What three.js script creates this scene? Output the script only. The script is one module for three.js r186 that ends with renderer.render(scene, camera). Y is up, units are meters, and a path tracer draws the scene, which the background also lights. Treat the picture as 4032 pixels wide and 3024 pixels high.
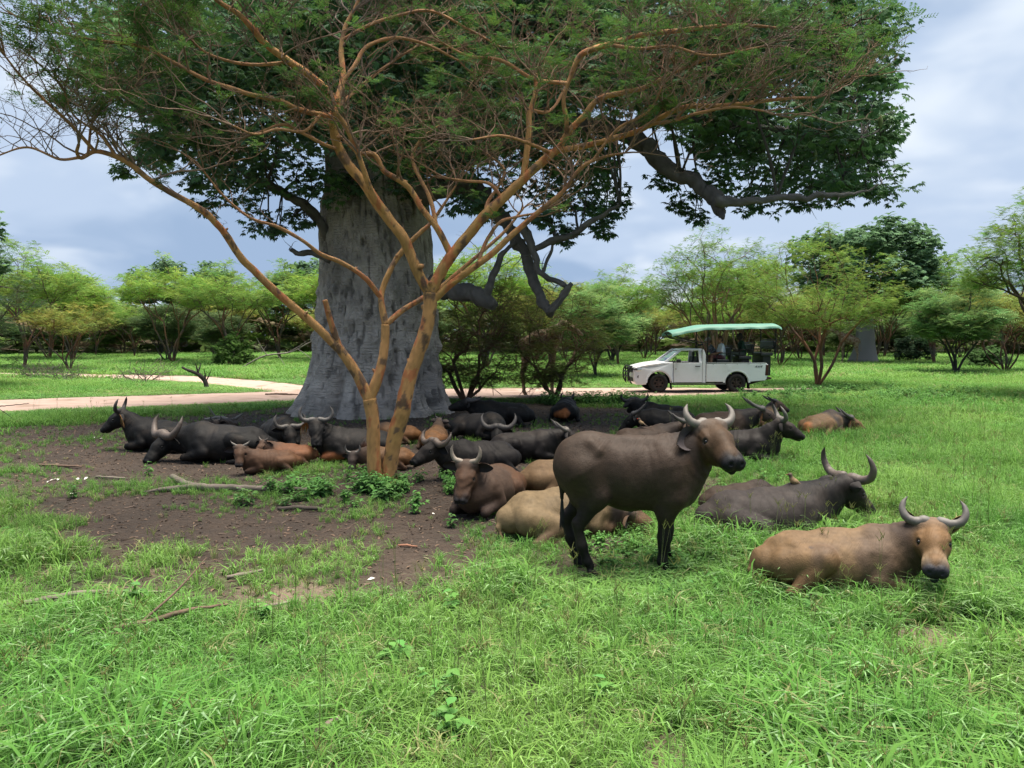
import * as THREE from 'three';
import { mergeGeometries } from 'three/addons/utils/BufferGeometryUtils.js';
import { FontLoader } from 'three/addons/loaders/FontLoader.js';
import { TextGeometry } from 'three/addons/geometries/TextGeometry.js';
import { RoundedBoxGeometry } from 'three/addons/geometries/RoundedBoxGeometry.js';

// ---------------------------------------------------------------- camera
const scene = new THREE.Scene();
const camera = new THREE.PerspectiveCamera(53.08, 4 / 3, 0.1, 2000);
camera.position.set(0, 2.2, 0);
camera.rotation.x = -3.53 * Math.PI / 180;
const renderer = new THREE.WebGLRenderer({ antialias: true });
renderer.toneMapping = THREE.LinearToneMapping;
renderer.toneMappingExposure = 9;
renderer.shadowMap.enabled = true;

// ---------------------------------------------------------------- noise
function rng(seed) { let s = seed | 0; return () => { s = (s + 0x6d2b79f5) | 0; let t = Math.imul(s ^ (s >>> 15), 1 | s); t = (t + Math.imul(t ^ (t >>> 7), 61 | t)) ^ t; return ((t ^ (t >>> 14)) >>> 0) / 4294967296; }; }
function hash3(x, y, z) { let h = Math.imul(x, 374761393) ^ Math.imul(y, 668265263) ^ Math.imul(z, 1274126177); h = Math.imul(h ^ (h >>> 13), 1274126177); return ((h ^ (h >>> 16)) >>> 0) / 4294967296; }
function vnoise(x, y, z = 0) {
  const i = Math.floor(x), j = Math.floor(y), k = Math.floor(z); let u = x - i, v = y - j, w = z - k;
  u = u * u * (3 - 2 * u); v = v * v * (3 - 2 * v); w = w * w * (3 - 2 * w);
  const L = (a, b, t) => a + (b - a) * t;
  return L(L(L(hash3(i, j, k), hash3(i + 1, j, k), u), L(hash3(i, j + 1, k), hash3(i + 1, j + 1, k), u), v),
    L(L(hash3(i, j, k + 1), hash3(i + 1, j, k + 1), u), L(hash3(i, j + 1, k + 1), hash3(i + 1, j + 1, k + 1), u), v), w);
}
function fbm(x, y, z = 0, o = 4) { let a = 0, b = 0.5, s = 0; for (let i = 0; i < o; i++) { a += b * vnoise(x, y, z); s += b; b *= 0.5; x = x * 2.03 + 17.1; y = y * 2.03 + 5.7; z = z * 2.03 + 9.2; } return a / s; }
const clamp = (x, a = 0, b = 1) => Math.min(b, Math.max(a, x));
const smooth = (a, b, x) => { const t = clamp((x - a) / (b - a)); return t * t * (3 - 2 * t); };
const mix = (a, b, t) => a + (b - a) * t;
const V = (x, y, z) => new THREE.Vector3(x, y, z);
const RAD = Math.PI / 180;

// ---------------------------------------------------------------- sky: broken grey-blue monsoon cloud
{
  const W = 2048, H = 1024, data = new Float32Array(W * H * 4);
  const grey = [0.041, 0.056, 0.08], pale = [0.062, 0.076, 0.098], white = [0.1, 0.109, 0.12];
  for (let j = 0; j < H; j++) {
    const el = (j / (H - 1) - 0.5) * Math.PI;
    for (let i = 0; i < W; i++) {
      const az = (i / W) * Math.PI * 2, ce = Math.cos(el), y = Math.abs(Math.sin(el));
      const x = Math.cos(az) * ce, z = Math.sin(az) * ce, q = 1 / (y + 0.22);
      const px = x * q * 1.25, pz = z * q * 1.25;
      const wx = fbm(px * 0.9 + 3, pz * 0.9, 2.2, 3) - 0.5, wz = fbm(px * 0.9, pz * 0.9 + 8, 7.1, 3) - 0.5;
      const a = fbm(px * 0.75 + wx * 1.6 + 4.2, pz * 0.75 + wz * 1.6 + 1.3, y * 1.1, 6);
      const b = fbm(px * 1.9 + wx * 2 + 30.2, pz * 1.9 + wz * 2 + 11.3, y * 2.4, 6);
      const t = smooth(0.36, 0.58, a), w = smooth(0.52, 0.74, b * 0.62 + a * 0.4);
      const o = (j * W + i) * 4;
      for (let c = 0; c < 3; c++) data[o + c] = mix(mix(grey[c], pale[c], t), white[c], w);
      data[o + 3] = 1;
    }
  }
  const sky = new THREE.DataTexture(data, W, H, THREE.RGBAFormat, THREE.FloatType);
  sky.mapping = THREE.EquirectangularReflectionMapping; sky.magFilter = THREE.LinearFilter; sky.needsUpdate = true;
  scene.background = sky; scene.environment = sky;
}
// ---------------------------------------------------------------- sun, veiled by cloud
const sun = new THREE.DirectionalLight(0xfff5e6, 1.3);
sun.position.set(7, 60, -19); sun.target.position.set(0, 0, -14); scene.add(sun, sun.target);
sun.castShadow = true; sun.shadow.radius = 95; sun.shadow.mapSize.set(4096, 4096);
Object.assign(sun.shadow.camera, { left: -60, right: 60, top: 60, bottom: -60, near: 1, far: 160 });

// ---------------------------------------------------------------- bookkeeping
const taken = new Map();
function numbered(n) { const k = taken.get(n) || 0; taken.set(n, k + 1); return k ? n + '_' + String(k).padStart(3, '0') : n; }
function tag(o, label, category, group, kind) { o.userData = { label, category }; if (group) o.userData.group = group; if (kind) o.userData.kind = kind; return o; }
function thing(name, label, category, x = 0, y = 0, z = 0, turn = 0, group) { const g = new THREE.Group(); g.name = numbered(name); g.position.set(x, y, z); g.rotation.y = turn; scene.add(g); return tag(g, label, category, group); }
function part(name, geo, m, parent) { const o = new THREE.Mesh(geo, m); o.name = name; o.castShadow = o.receiveShadow = true; parent.add(o); return o; }
function single(name, geo, m, label, category, group, kind) { const o = part(numbered(name), geo, m, scene); return tag(o, label, category, group, kind); }
function instanced(name, geo, m, list, parent, tint) { // list of [x,y,z, rx,ry,rz, s(or sx,sy,sz), r,g,b]
  const o = new THREE.InstancedMesh(geo, m, list.length), M = new THREE.Matrix4(), Q = new THREE.Quaternion(), E = new THREE.Euler(), P = V(0, 0, 0), S = V(1, 1, 1), C = new THREE.Color();
  list.forEach((e, i) => { P.set(e[0], e[1], e[2]); if (e[3] && e[3].isQuaternion) Q.copy(e[3]); else Q.setFromEuler(E.set(e[3], e[4], e[5], 'YXZ')); S.set(e[6], e[7], e[8]); o.setMatrixAt(i, M.compose(P, Q, S)); if (tint) o.setColorAt(i, C.setRGB(e[9], e[10], e[11])); });
  o.name = name; o.castShadow = o.receiveShadow = true; o.userData.kind = 'stuff'; parent.add(o); return o;
}

// ---------------------------------------------------------------- geometry tools
class Geo { // growing triangle soup with optional vertex colours and uv
  constructor() { this.p = []; this.i = []; this.c = []; this.u = []; }
  v(x, y, z, c, u = 0, w = 0) { this.p.push(x, y, z); if (c) this.c.push(c[0], c[1], c[2]); this.u.push(u, w); return this.p.length / 3 - 1; }
  tri(a, b, c) { this.i.push(a, b, c); }
  quad(a, b, c, d) { this.i.push(a, b, c, a, c, d); }
  build() {
    const g = new THREE.BufferGeometry();
    g.setAttribute('position', new THREE.Float32BufferAttribute(this.p, 3));
    if (this.c.length) g.setAttribute('color', new THREE.Float32BufferAttribute(this.c, 3));
    g.setAttribute('uv', new THREE.Float32BufferAttribute(this.u, 2));
    g.setIndex(this.i); g.computeVertexNormals(); return g;
  }
}
// tapered tube through points [x,y,z,r]; opt: seg, close, col(t,angle,p), rough (relative radius noise)
function tube(G, pts, opt = {}) {
  const seg = opt.seg || 8, n = pts.length, P = pts.map((p) => V(p[0], p[1], p[2]));
  let N = null, vlen = 0; const rings = [];
  for (let k = 0; k < n; k++) {
    const T = P[Math.min(n - 1, k + 1)].clone().sub(P[Math.max(0, k - 1)]).normalize();
    if (!N) { N = Math.abs(T.y) < 0.9 ? V(0, 1, 0) : V(1, 0, 0); N.addScaledVector(T, -N.dot(T)).normalize(); } else { N.addScaledVector(T, -N.dot(T)); if (N.lengthSq() < 1e-6) N.set(T.y, -T.x, 0.1); N.normalize(); }
    const B = T.clone().cross(N);
    if (k) vlen += P[k].distanceTo(P[k - 1]);
    const ring = [];
    for (let s = 0; s <= seg; s++) {
      const a = (s % seg) / seg * Math.PI * 2, ca = Math.cos(a), sa = Math.sin(a);
      let r = pts[k][3];
      if (opt.rough) r *= 1 + opt.rough * (vnoise(P[k].x * 9 + ca * 1.5, P[k].y * 9 + sa * 1.5, P[k].z * 9) - 0.5);
      const x = P[k].x + (N.x * ca + B.x * sa) * r, y = P[k].y + (N.y * ca + B.y * sa) * r, z = P[k].z + (N.z * ca + B.z * sa) * r;
      ring.push(G.v(x, y, z, opt.col ? opt.col(k / (n - 1), a, [x, y, z], pts[k][3]) : null, s / seg * Math.max(0.06, pts[0][3] * 6.28), vlen));
    }
    rings.push(ring);
  }
  for (let k = 0; k + 1 < n; k++) for (let s = 0; s < seg; s++) G.quad(rings[k][s], rings[k][s + 1], rings[k + 1][s + 1], rings[k + 1][s]);
  for (const [k, flip] of [[0, 1], [n - 1, 0]]) {
    if (pts[k][3] < 0.004) continue;
    const c = G.v(P[k].x, P[k].y, P[k].z, opt.col ? opt.col(k / (n - 1), 0, [P[k].x, P[k].y, P[k].z], pts[k][3]) : null, 0, vlen);
    for (let s = 0; s < seg; s++) flip ? G.tri(c, rings[k][s + 1], rings[k][s]) : G.tri(c, rings[k][s], rings[k][s + 1]);
  }
}
// resample control points [x,y,z,r] with a Catmull-Rom curve at about step metres
function curve(pts, step) {
  const c = new THREE.CatmullRomCurve3(pts.map((p) => V(p[0], p[1], p[2])), false, 'centripetal'), out = [];
  for (let k = 0; k + 1 < pts.length; k++) {
    const d = Math.hypot(pts[k + 1][0] - pts[k][0], pts[k + 1][1] - pts[k][1], pts[k + 1][2] - pts[k][2]), m = Math.max(1, Math.round(d / step));
    for (let i = 0; i < m; i++) { const p = c.getPoint((k + i / m) / (pts.length - 1)); out.push([p.x, p.y, p.z, mix(pts[k][3], pts[k + 1][3], i / m)]); }
  }
  const l = pts[pts.length - 1]; out.push([l[0], l[1], l[2], l[3]]); return out;
}
// naive surface nets over a field f(x,y,z) (negative inside)
function surfaceNets(f, lo, hi, h, colour) {
  const B = 6, nb = [0, 1, 2].map((a) => Math.ceil((hi[a] - lo[a]) / (h * B))), n = nb.map((b) => b * B + 1), [nx, ny, nz] = n;
  const F = new Float32Array(nx * ny * nz).fill(1), at = (i, j, k) => (k * ny + j) * nx + i;
  const reach = B * h * 0.5 * 1.75 * 1.35;
  const live = [];
  for (let bk = 0; bk < nb[2]; bk++) for (let bj = 0; bj < nb[1]; bj++) for (let bi = 0; bi < nb[0]; bi++) {
    const d = f(lo[0] + (bi + 0.5) * B * h, lo[1] + (bj + 0.5) * B * h, lo[2] + (bk + 0.5) * B * h), far = Math.abs(d) > reach;
    if (!far) live.push([bi, bj, bk]); else if (d < 0) for (let k = 0; k <= B; k++) for (let j = 0; j <= B; j++) for (let i = 0; i <= B; i++) F[at(bi * B + i, bj * B + j, bk * B + k)] = -1;
  }
  for (const [bi, bj, bk] of live) for (let k = 0; k <= B; k++) for (let j = 0; j <= B; j++) for (let i = 0; i <= B; i++) {
    const I = bi * B + i, J = bj * B + j, K = bk * B + k; F[at(I, J, K)] = f(lo[0] + I * h, lo[1] + J * h, lo[2] + K * h);
  }
  const G = new Geo(), id = new Map();
  const corner = [[0, 0, 0], [1, 0, 0], [0, 1, 0], [1, 1, 0], [0, 0, 1], [1, 0, 1], [0, 1, 1], [1, 1, 1]], edges = [[0, 1], [2, 3], [4, 5], [6, 7], [0, 2], [1, 3], [4, 6], [5, 7], [0, 4], [1, 5], [2, 6], [3, 7]];
  const val = new Float32Array(8);
  for (const [bi, bj, bk] of live) for (let k = bk * B; k < (bk + 1) * B; k++) for (let j = bj * B; j < (bj + 1) * B; j++) for (let i = bi * B; i < (bi + 1) * B; i++) {
    let m = 0; for (let c = 0; c < 8; c++) { val[c] = F[at(i + corner[c][0], j + corner[c][1], k + corner[c][2])]; if (val[c] < 0) m |= 1 << c; }
    if (m === 0 || m === 255) continue;
    let x = 0, y = 0, z = 0, q = 0;
    for (const [a, b] of edges) if ((val[a] < 0) !== (val[b] < 0)) { const t = val[a] / (val[a] - val[b]); x += corner[a][0] + (corner[b][0] - corner[a][0]) * t; y += corner[a][1] + (corner[b][1] - corner[a][1]) * t; z += corner[a][2] + (corner[b][2] - corner[a][2]) * t; q++; }
    const X = lo[0] + (i + x / q) * h, Y = lo[1] + (j + y / q) * h, Z = lo[2] + (k + z / q) * h;
    id.set(at(i, j, k), G.v(X, Y, Z, colour ? colour(X, Y, Z) : null, X + 0.7 * Z, Y + 0.7 * Z));
  }
  const quad = (a, b, c, d, flip) => { if (a === undefined || b === undefined || c === undefined || d === undefined) return; flip ? G.quad(a, d, c, b) : G.quad(a, b, c, d); };
  for (const key of id.keys()) {
    const i = key % nx, j = Math.floor(key / nx) % ny, k = Math.floor(key / (nx * ny)), s = F[key] < 0;
    if (j && k && s !== F[at(i + 1, j, k)] < 0) quad(id.get(at(i, j, k)), id.get(at(i, j - 1, k)), id.get(at(i, j - 1, k - 1)), id.get(at(i, j, k - 1)), s);
    if (i && k && s !== F[at(i, j + 1, k)] < 0) quad(id.get(at(i, j, k)), id.get(at(i, j, k - 1)), id.get(at(i - 1, j, k - 1)), id.get(at(i - 1, j, k)), s);
    if (i && j && s !== F[at(i, j, k + 1)] < 0) quad(id.get(at(i, j, k)), id.get(at(i - 1, j, k)), id.get(at(i - 1, j - 1, k)), id.get(at(i, j - 1, k)), s);
  }
  return G.build();
}
// a body: list of tapered bones joined by a smooth minimum
class Body {
  constructor() { this.b = []; this.cut = []; }
  // a,b points; ra,rb radii; role colour key; k blend width; sz flattening across z
  bone(a, b, ra, rb, role, k = 0.06, sz = 1) { this.b.push({ a, ab: [b[0] - a[0], b[1] - a[1], b[2] - a[2]], l2: Math.max(1e-9, (b[0] - a[0]) ** 2 + (b[1] - a[1]) ** 2 + ((b[2] - a[2]) / sz) ** 2), ra, rb, role, k, sz, b }); return this; }
  carve(p, r, k = 0.01) { this.cut.push([p, r, k]); }
  one(e, x, y, z) {
    const px = x - e.a[0], py = y - e.a[1], pz = (z - e.a[2]) / e.sz, bx = e.ab[0], by = e.ab[1], bz = e.ab[2] / e.sz;
    let t = (px * bx + py * by + pz * bz) / e.l2; t = t < 0 ? 0 : t > 1 ? 1 : t;
    const dx = px - bx * t, dy = py - by * t, dz = pz - bz * t; return Math.sqrt(dx * dx + dy * dy + dz * dz) - (e.ra + (e.rb - e.ra) * t);
  }
  field(x, y, z) {
    let d = 9;
    for (const e of this.b) { const v = this.one(e, x, y, z), k = e.k, h = k - Math.abs(d - v); d = Math.min(d, v); if (h > 0) d -= h * h / k * 0.25; }
    for (const [p, r, k] of this.cut) { const v = r - Math.hypot(x - p[0], y - p[1], z - p[2]), h = k - Math.abs(d - v); d = Math.max(d, v); if (h > 0) d += h * h / k * 0.25; }
    return this.bump && d < 0.03 && d > -0.03 ? d + this.bump(x, y, z) : d;
  }
  bounds(m = 0.06) { const lo = [9, 9, 9], hi = [-9, -9, -9]; for (const e of this.b) for (const [p, r] of [[e.a, e.ra], [e.b, e.rb]]) for (let c = 0; c < 3; c++) { const R = r * (c === 2 ? e.sz : 1); lo[c] = Math.min(lo[c], p[c] - R - m); hi[c] = Math.max(hi[c], p[c] + R + m); } return [lo, hi]; }
  roles(x, y, z, width = 0.035) { const w = {}; let s = 0, m = 9; const ds = this.b.map((e) => { const d = this.one(e, x, y, z); m = Math.min(m, d); return d; }); this.b.forEach((e, i) => { const q = Math.exp(-(ds[i] - m) / width); if (q > 0.01) { w[e.role] = (w[e.role] || 0) + q; s += q; } }); for (const k in w) w[k] /= s; return w; }
}
// tiled grey noise for bump and colour grain
function noiseTexture(size, fn, srgb) {
  const d = new Uint8Array(size * size * 4);
  for (let j = 0; j < size; j++) for (let i = 0; i < size; i++) { const q = fn(i / size, j / size), o = (j * size + i) * 4; const a = Array.isArray(q) ? q : [q, q, q]; for (let c = 0; c < 3; c++) d[o + c] = clamp(a[c]) * 255; d[o + 3] = 255; }
  const t = new THREE.DataTexture(d, size, size); t.wrapS = t.wrapT = THREE.RepeatWrapping; t.magFilter = THREE.LinearFilter; t.needsUpdate = true; if (srgb) t.colorSpace = THREE.SRGBColorSpace; return t;
}
// noise that wraps at period n in both axes
function tiled(u, v, n, seed) { const x = u * n, y = v * n, i = Math.floor(x), j = Math.floor(y); let a = x - i, b = y - j; a = a * a * (3 - 2 * a); b = b * b * (3 - 2 * b); const h = (p, q) => hash3(((p % n) + n) % n, ((q % n) + n) % n, seed); return mix(mix(h(i, j), h(i + 1, j), a), mix(h(i, j + 1), h(i + 1, j + 1), a), b); }
const tfbm = (u, v, n, seed, o = 4) => { let s = 0, a = 0.5, w = 0; for (let k = 0; k < o; k++) { s += a * tiled(u, v, n, seed + k); w += a; a *= 0.55; n *= 2; } return s / w; };
const repeated = (t, x, y) => { const c = t.clone(); c.repeat.set(x, y); c.needsUpdate = true; return c; };
const std = (o) => new THREE.MeshStandardMaterial({ roughness: 0.8, metalness: 0, ...o });
const lin = (r, g, b) => new THREE.Color().setRGB(r, g, b);
// ---------------------------------------------------------------- surveyed positions, metres
const ACACIA = [ // [twig growth, control points x, y, z, radius]
[0,[[-2.039,-0.1,-11.4,0.1167],[-2.073,0.593,-11.4,0.0995],[-2.075,1.01,-11.4,0.0961],[-2.12,1.273,-11.4,0.103]]],
[0,[[-2.121,1.259,-11.4,0.0892],[-2.312,1.668,-11.35,0.0752],[-2.475,1.942,-11.3,0.068],[-2.57,2.099,-11.25,0.0643]]],
[1,[[-2.491,1.977,-11.25,0.0643],[-2.782,2.3,-11.135,0.0603],[-3.079,2.589,-11.021,0.0564],[-3.369,2.865,-10.906,0.0542],[-3.587,3.108,-10.791,0.052],[-3.736,3.288,-10.676,0.0498],[-3.878,3.564,-10.562,0.0477],[-3.988,3.734,-10.447,0.0456],[-4.094,3.857,-10.332,0.0435],[-4.258,3.965,-10.218,0.04],[-4.477,4.093,-10.103,0.038],[-4.659,4.218,-9.988,0.0361],[-4.805,4.362,-9.874,0.0342],[-4.948,4.445,-9.759,0.0323],[-5.145,4.48,-9.644,0.0261],[-5.256,4.375,-9.529,0.0229],[-5.241,4.409,-9.415,0.0198],[-5.152,4.48,-9.3,0.0168]]],
[2,[[-5.121,4.481,-9.6,0.0231],[-5.281,4.747,-9.35,0.0197],[-5.426,4.943,-9.1,0.0164],[-5.502,5.097,-8.85,0.0133],[-5.539,5.262,-8.6,0.0091]]],
[2,[[-5.257,4.374,-9.5,0.02],[-5.397,4.314,-9.333,0.0155],[-5.676,4.415,-9.167,0.0124],[-5.95,4.27,-9.0,0.0081]]],
[2,[[-5.403,4.544,-9.7,0.0175],[-5.337,4.974,-9.867,0.0149],[-5.183,5.224,-10.033,0.0121],[-4.964,5.421,-10.2,0.0092]]],
[2,[[-4.969,4.454,-9.8,0.0177],[-5.058,4.676,-9.6,0.0144],[-5.251,4.843,-9.4,0.0113],[-5.238,5.052,-9.2,0.0083]]],
[0,[[-2.497,1.991,-11.25,0.0474],[-2.616,2.381,-11.175,0.0437],[-2.687,2.725,-11.1,0.0368]]],
[0,[[-2.107,1.273,-11.4,0.0824],[-1.962,1.697,-11.467,0.0725],[-1.915,1.992,-11.533,0.066],[-1.901,2.374,-11.6,0.0629]]],
[1,[[-1.901,2.374,-11.6,0.0524],[-1.974,2.703,-11.678,0.0457],[-1.978,2.882,-11.756,0.046],[-1.882,3.168,-11.833,0.0427],[-1.778,3.386,-11.911,0.0412],[-1.616,3.607,-11.989,0.0397],[-1.446,3.794,-12.067,0.0363],[-1.273,3.969,-12.144,0.0292],[-1.061,4.282,-12.222,0.0221],[-0.884,4.584,-12.3,0.0148]]],
[1,[[-1.959,2.845,-11.6,0.0384],[-2.169,3.091,-11.475,0.038],[-2.481,3.29,-11.35,0.0342],[-2.787,3.411,-11.225,0.0304],[-2.985,3.568,-11.1,0.0267],[-3.308,3.747,-10.975,0.0231],[-3.655,3.857,-10.85,0.0196],[-3.989,4.153,-10.725,0.0161],[-4.187,4.44,-10.6,0.0112]]],
[1,[[-1.901,2.374,-11.6,0.0419],[-1.662,2.601,-11.743,0.0407],[-1.381,2.783,-11.886,0.0394],[-1.123,2.955,-12.029,0.0362],[-0.844,3.21,-12.171,0.033],[-0.485,3.535,-12.314,0.0297],[-0.119,3.882,-12.457,0.0244],[0.18,4.272,-12.6,0.019]]],
[0,[[-1.866,-0.1,-11.45,0.1172],[-1.776,0.587,-11.443,0.1137],[-1.645,1.075,-11.436,0.117],[-1.558,1.457,-11.429,0.1066],[-1.416,1.905,-11.421,0.1031],[-1.289,2.248,-11.414,0.0996],[-1.218,2.589,-11.407,0.0996],[-1.201,2.848,-11.4,0.1098]]],
[0,[[-1.202,2.82,-11.4,0.0824],[-1.371,3.115,-11.35,0.0752],[-1.491,3.425,-11.3,0.0748],[-1.57,3.62,-11.25,0.0745],[-1.741,3.844,-11.2,0.0742],[-1.929,4.099,-11.15,0.0738],[-2.115,4.384,-11.1,0.0702],[-2.331,4.651,-11.05,0.0665],[-2.461,4.91,-11.0,0.0662],[-2.497,5.183,-10.95,0.0626],[-2.471,5.328,-10.9,0.0591]]],
[1,[[-1.729,3.88,-11.0,0.0464],[-1.945,4.213,-10.88,0.0426],[-2.029,4.462,-10.76,0.0389],[-2.129,4.771,-10.64,0.0368],[-2.244,5.048,-10.52,0.0348],[-2.357,5.184,-10.4,0.0313]]],
[1,[[-2.51,5.265,-10.9,0.0394],[-2.644,5.245,-10.764,0.0373],[-2.923,5.28,-10.627,0.0352],[-3.131,5.356,-10.491,0.0332],[-3.424,5.381,-10.355,0.0312],[-3.649,5.421,-10.218,0.0292],[-3.953,5.5,-10.082,0.0258],[-4.304,5.673,-9.945,0.024],[-4.529,5.772,-9.809,0.0207],[-4.663,5.777,-9.673,0.0189],[-5.072,5.782,-9.536,0.0144],[-5.547,5.838,-9.4,0.0099]]],
[1,[[-2.471,5.315,-10.9,0.0459],[-2.401,5.637,-10.983,0.043],[-2.377,5.886,-11.067,0.04],[-2.417,6.221,-11.15,0.0369],[-2.378,6.586,-11.233,0.0304],[-2.226,6.941,-11.317,0.0238],[-2.037,7.429,-11.4,0.0172]]],
[1,[[-2.52,5.485,-10.9,0.0525],[-2.64,5.646,-10.775,0.0519],[-2.857,5.809,-10.65,0.0497],[-3.038,5.912,-10.525,0.0475],[-3.273,6.07,-10.4,0.0438],[-3.381,6.2,-10.275,0.0402],[-3.514,6.337,-10.15,0.0336],[-3.702,6.428,-10.025,0.0272],[-3.968,6.629,-9.9,0.0179]]],
[2,[[-3.086,5.996,-10.8,0.026],[-3.241,5.911,-10.68,0.0241],[-3.515,5.851,-10.56,0.0223],[-3.781,5.858,-10.44,0.0189],[-4.038,5.934,-10.32,0.0155],[-4.283,6.182,-10.2,0.0123]]],
[2,[[-2.422,5.299,-10.8,0.0293],[-2.264,5.61,-11.1,0.0267],[-2.054,5.932,-11.4,0.024],[-1.761,6.286,-11.7,0.0194],[-1.452,6.611,-12.0,0.0144]]],
[2,[[-2.541,5.18,-10.6,0.0223],[-2.729,4.9,-10.35,0.0203],[-3.021,4.864,-10.1,0.0182],[-3.239,4.741,-9.85,0.0133],[-3.438,4.788,-9.6,0.0101]]],
[2,[[-2.524,4.758,-10.9,0.0262],[-2.641,4.811,-10.725,0.0258],[-2.845,4.921,-10.55,0.0206],[-3.041,4.997,-10.375,0.0187],[-3.293,4.861,-10.2,0.0123]]],
[0,[[-1.202,2.834,-11.4,0.0892],[-1.063,3.119,-11.4,0.0824],[-0.892,3.389,-11.4,0.0789],[-0.652,3.672,-11.4,0.0755],[-0.38,3.995,-11.4,0.0721],[-0.108,4.242,-11.4,0.0686],[0.095,4.429,-11.4,0.0669],[0.439,4.742,-11.4,0.0635],[0.675,4.928,-11.4,0.0583]]],
[1,[[-0.926,3.403,-11.4,0.0515],[-1.109,3.786,-11.35,0.0461],[-1.317,4.059,-11.3,0.0425],[-1.51,4.367,-11.25,0.0406],[-1.701,4.489,-11.2,0.0388],[-1.825,4.557,-11.15,0.0369],[-1.959,4.779,-11.1,0.0334],[-2.166,4.793,-11.05,0.0266],[-2.382,4.974,-11.0,0.0166]]],
[1,[[-1.117,3.793,-11.3,0.034],[-1.208,4.212,-11.42,0.0309],[-1.41,4.625,-11.54,0.0278],[-1.492,4.868,-11.66,0.0246],[-1.366,5.17,-11.78,0.0177],[-1.097,5.408,-11.9,0.0143]]],
[1,[[0.675,4.928,-11.4,0.048],[0.838,5.177,-11.338,0.0461],[1.039,5.37,-11.275,0.0441],[1.223,5.573,-11.213,0.0405],[1.577,5.657,-11.15,0.0369],[1.855,5.702,-11.088,0.03],[2.232,5.872,-11.025,0.0266],[2.803,6.091,-10.963,0.0198],[3.29,6.206,-10.9,0.0148]]],
[1,[[0.634,4.915,-11.4,0.0446],[1.1,4.962,-11.267,0.0424],[1.409,5.007,-11.133,0.0402],[1.821,5.108,-11.0,0.0381],[2.079,5.243,-10.867,0.036],[2.375,5.336,-10.733,0.0339],[2.814,5.315,-10.6,0.0303],[3.173,5.312,-10.467,0.0252],[3.595,5.326,-10.333,0.0202],[3.963,5.298,-10.2,0.0123]]],
[2,[[1.859,5.053,-10.7,0.0258],[2.211,5.1,-10.575,0.0239],[2.468,5.162,-10.45,0.022],[2.925,5.21,-10.325,0.0171],[3.275,5.127,-10.2,0.0123]]],
[1,[[0.161,4.469,-11.3,0.0476],[0.209,4.8,-11.36,0.0462],[0.25,5.199,-11.42,0.0447],[0.258,5.454,-11.48,0.0415],[0.347,5.778,-11.54,0.0347],[0.355,6.064,-11.6,0.0279]]],
[2,[[0.301,5.502,-11.6,0.0279],[0.516,5.545,-11.8,0.0249],[0.666,5.713,-12.0,0.0217],[0.805,6.018,-12.2,0.0184]]],
[1,[[0.795,5.089,-11.2,0.0371],[0.778,5.26,-11.16,0.0336],[0.734,5.551,-11.12,0.0301],[0.841,5.891,-11.08,0.0284],[0.973,6.144,-11.04,0.0432],[1.356,6.268,-11.0,0.0397],[1.801,6.379,-10.96,0.0363],[2.306,6.426,-10.92,0.0329],[2.743,6.46,-10.88,0.0278],[3.178,6.469,-10.84,0.0212],[3.635,6.417,-10.8,0.0146]]],
[2,[[1.344,6.231,-10.9,0.0262],[1.734,6.129,-10.775,0.0227],[2.152,6.114,-10.65,0.0192],[2.623,5.948,-10.525,0.0158],[3.323,6.022,-10.4,0.0125]]],
[2,[[0.745,5.77,-11.1,0.0301],[0.291,5.874,-11.225,0.027],[-0.173,6.176,-11.35,0.0239],[-0.647,6.286,-11.475,0.0173],[-1.062,6.53,-11.6,0.014]]],
[2,[[0.557,4.894,-11.2,0.027],[0.156,4.974,-11.0,0.0215],[-0.166,4.986,-10.8,0.0179],[-0.539,4.873,-10.6,0.0128]]],
[1,[[-1.144,2.696,-11.5,0.0554],[-0.826,2.998,-11.411,0.0515],[-0.514,3.227,-11.322,0.0477],[-0.255,3.418,-11.233,0.0457],[0.0,3.652,-11.144,0.0419],[0.427,4.005,-11.056,0.0366],[0.71,4.229,-10.967,0.0297],[0.967,4.55,-10.878,0.0262],[1.24,4.669,-10.789,0.0195],[1.546,4.711,-10.7,0.0129]]],
[2,[[-0.509,3.235,-11.2,0.0303],[-0.414,3.535,-11.375,0.0274],[-0.179,3.896,-11.55,0.0243],[0.028,3.991,-11.725,0.0212],[0.382,4.087,-11.9,0.0143]]],
[2,[[-0.377,3.979,-11.3,0.0306],[-0.372,4.176,-11.6,0.0279],[-0.113,4.715,-11.9,0.0197],[-0.405,5.063,-12.2,0.0147]]],
[2,[[-0.105,4.171,-11.0,0.0265],[-0.305,4.397,-11.167,0.0235],[-0.646,4.463,-11.333,0.0205],[-0.928,4.53,-11.5,0.0138]]],
[2,[[1.058,4.872,-10.9,0.023],[1.425,5.165,-10.767,0.0194],[1.845,5.313,-10.633,0.016],[2.004,5.577,-10.5,0.0126]]],
[1,[[-2.308,6.456,-10.9,0.0262],[-1.987,6.652,-11.08,0.0233],[-1.689,6.789,-11.26,0.022],[-1.179,6.928,-11.44,0.0207],[-0.654,6.737,-11.62,0.0175],[-0.18,6.537,-11.8,0.0142]]],
[1,[[-2.342,5.799,-10.9,0.0295],[-2.181,6.068,-11.04,0.0282],[-2.075,6.309,-11.18,0.0269],[-1.701,6.49,-11.32,0.0239],[-1.252,6.445,-11.46,0.0207],[-0.791,6.264,-11.6,0.0157]]]
];
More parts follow.
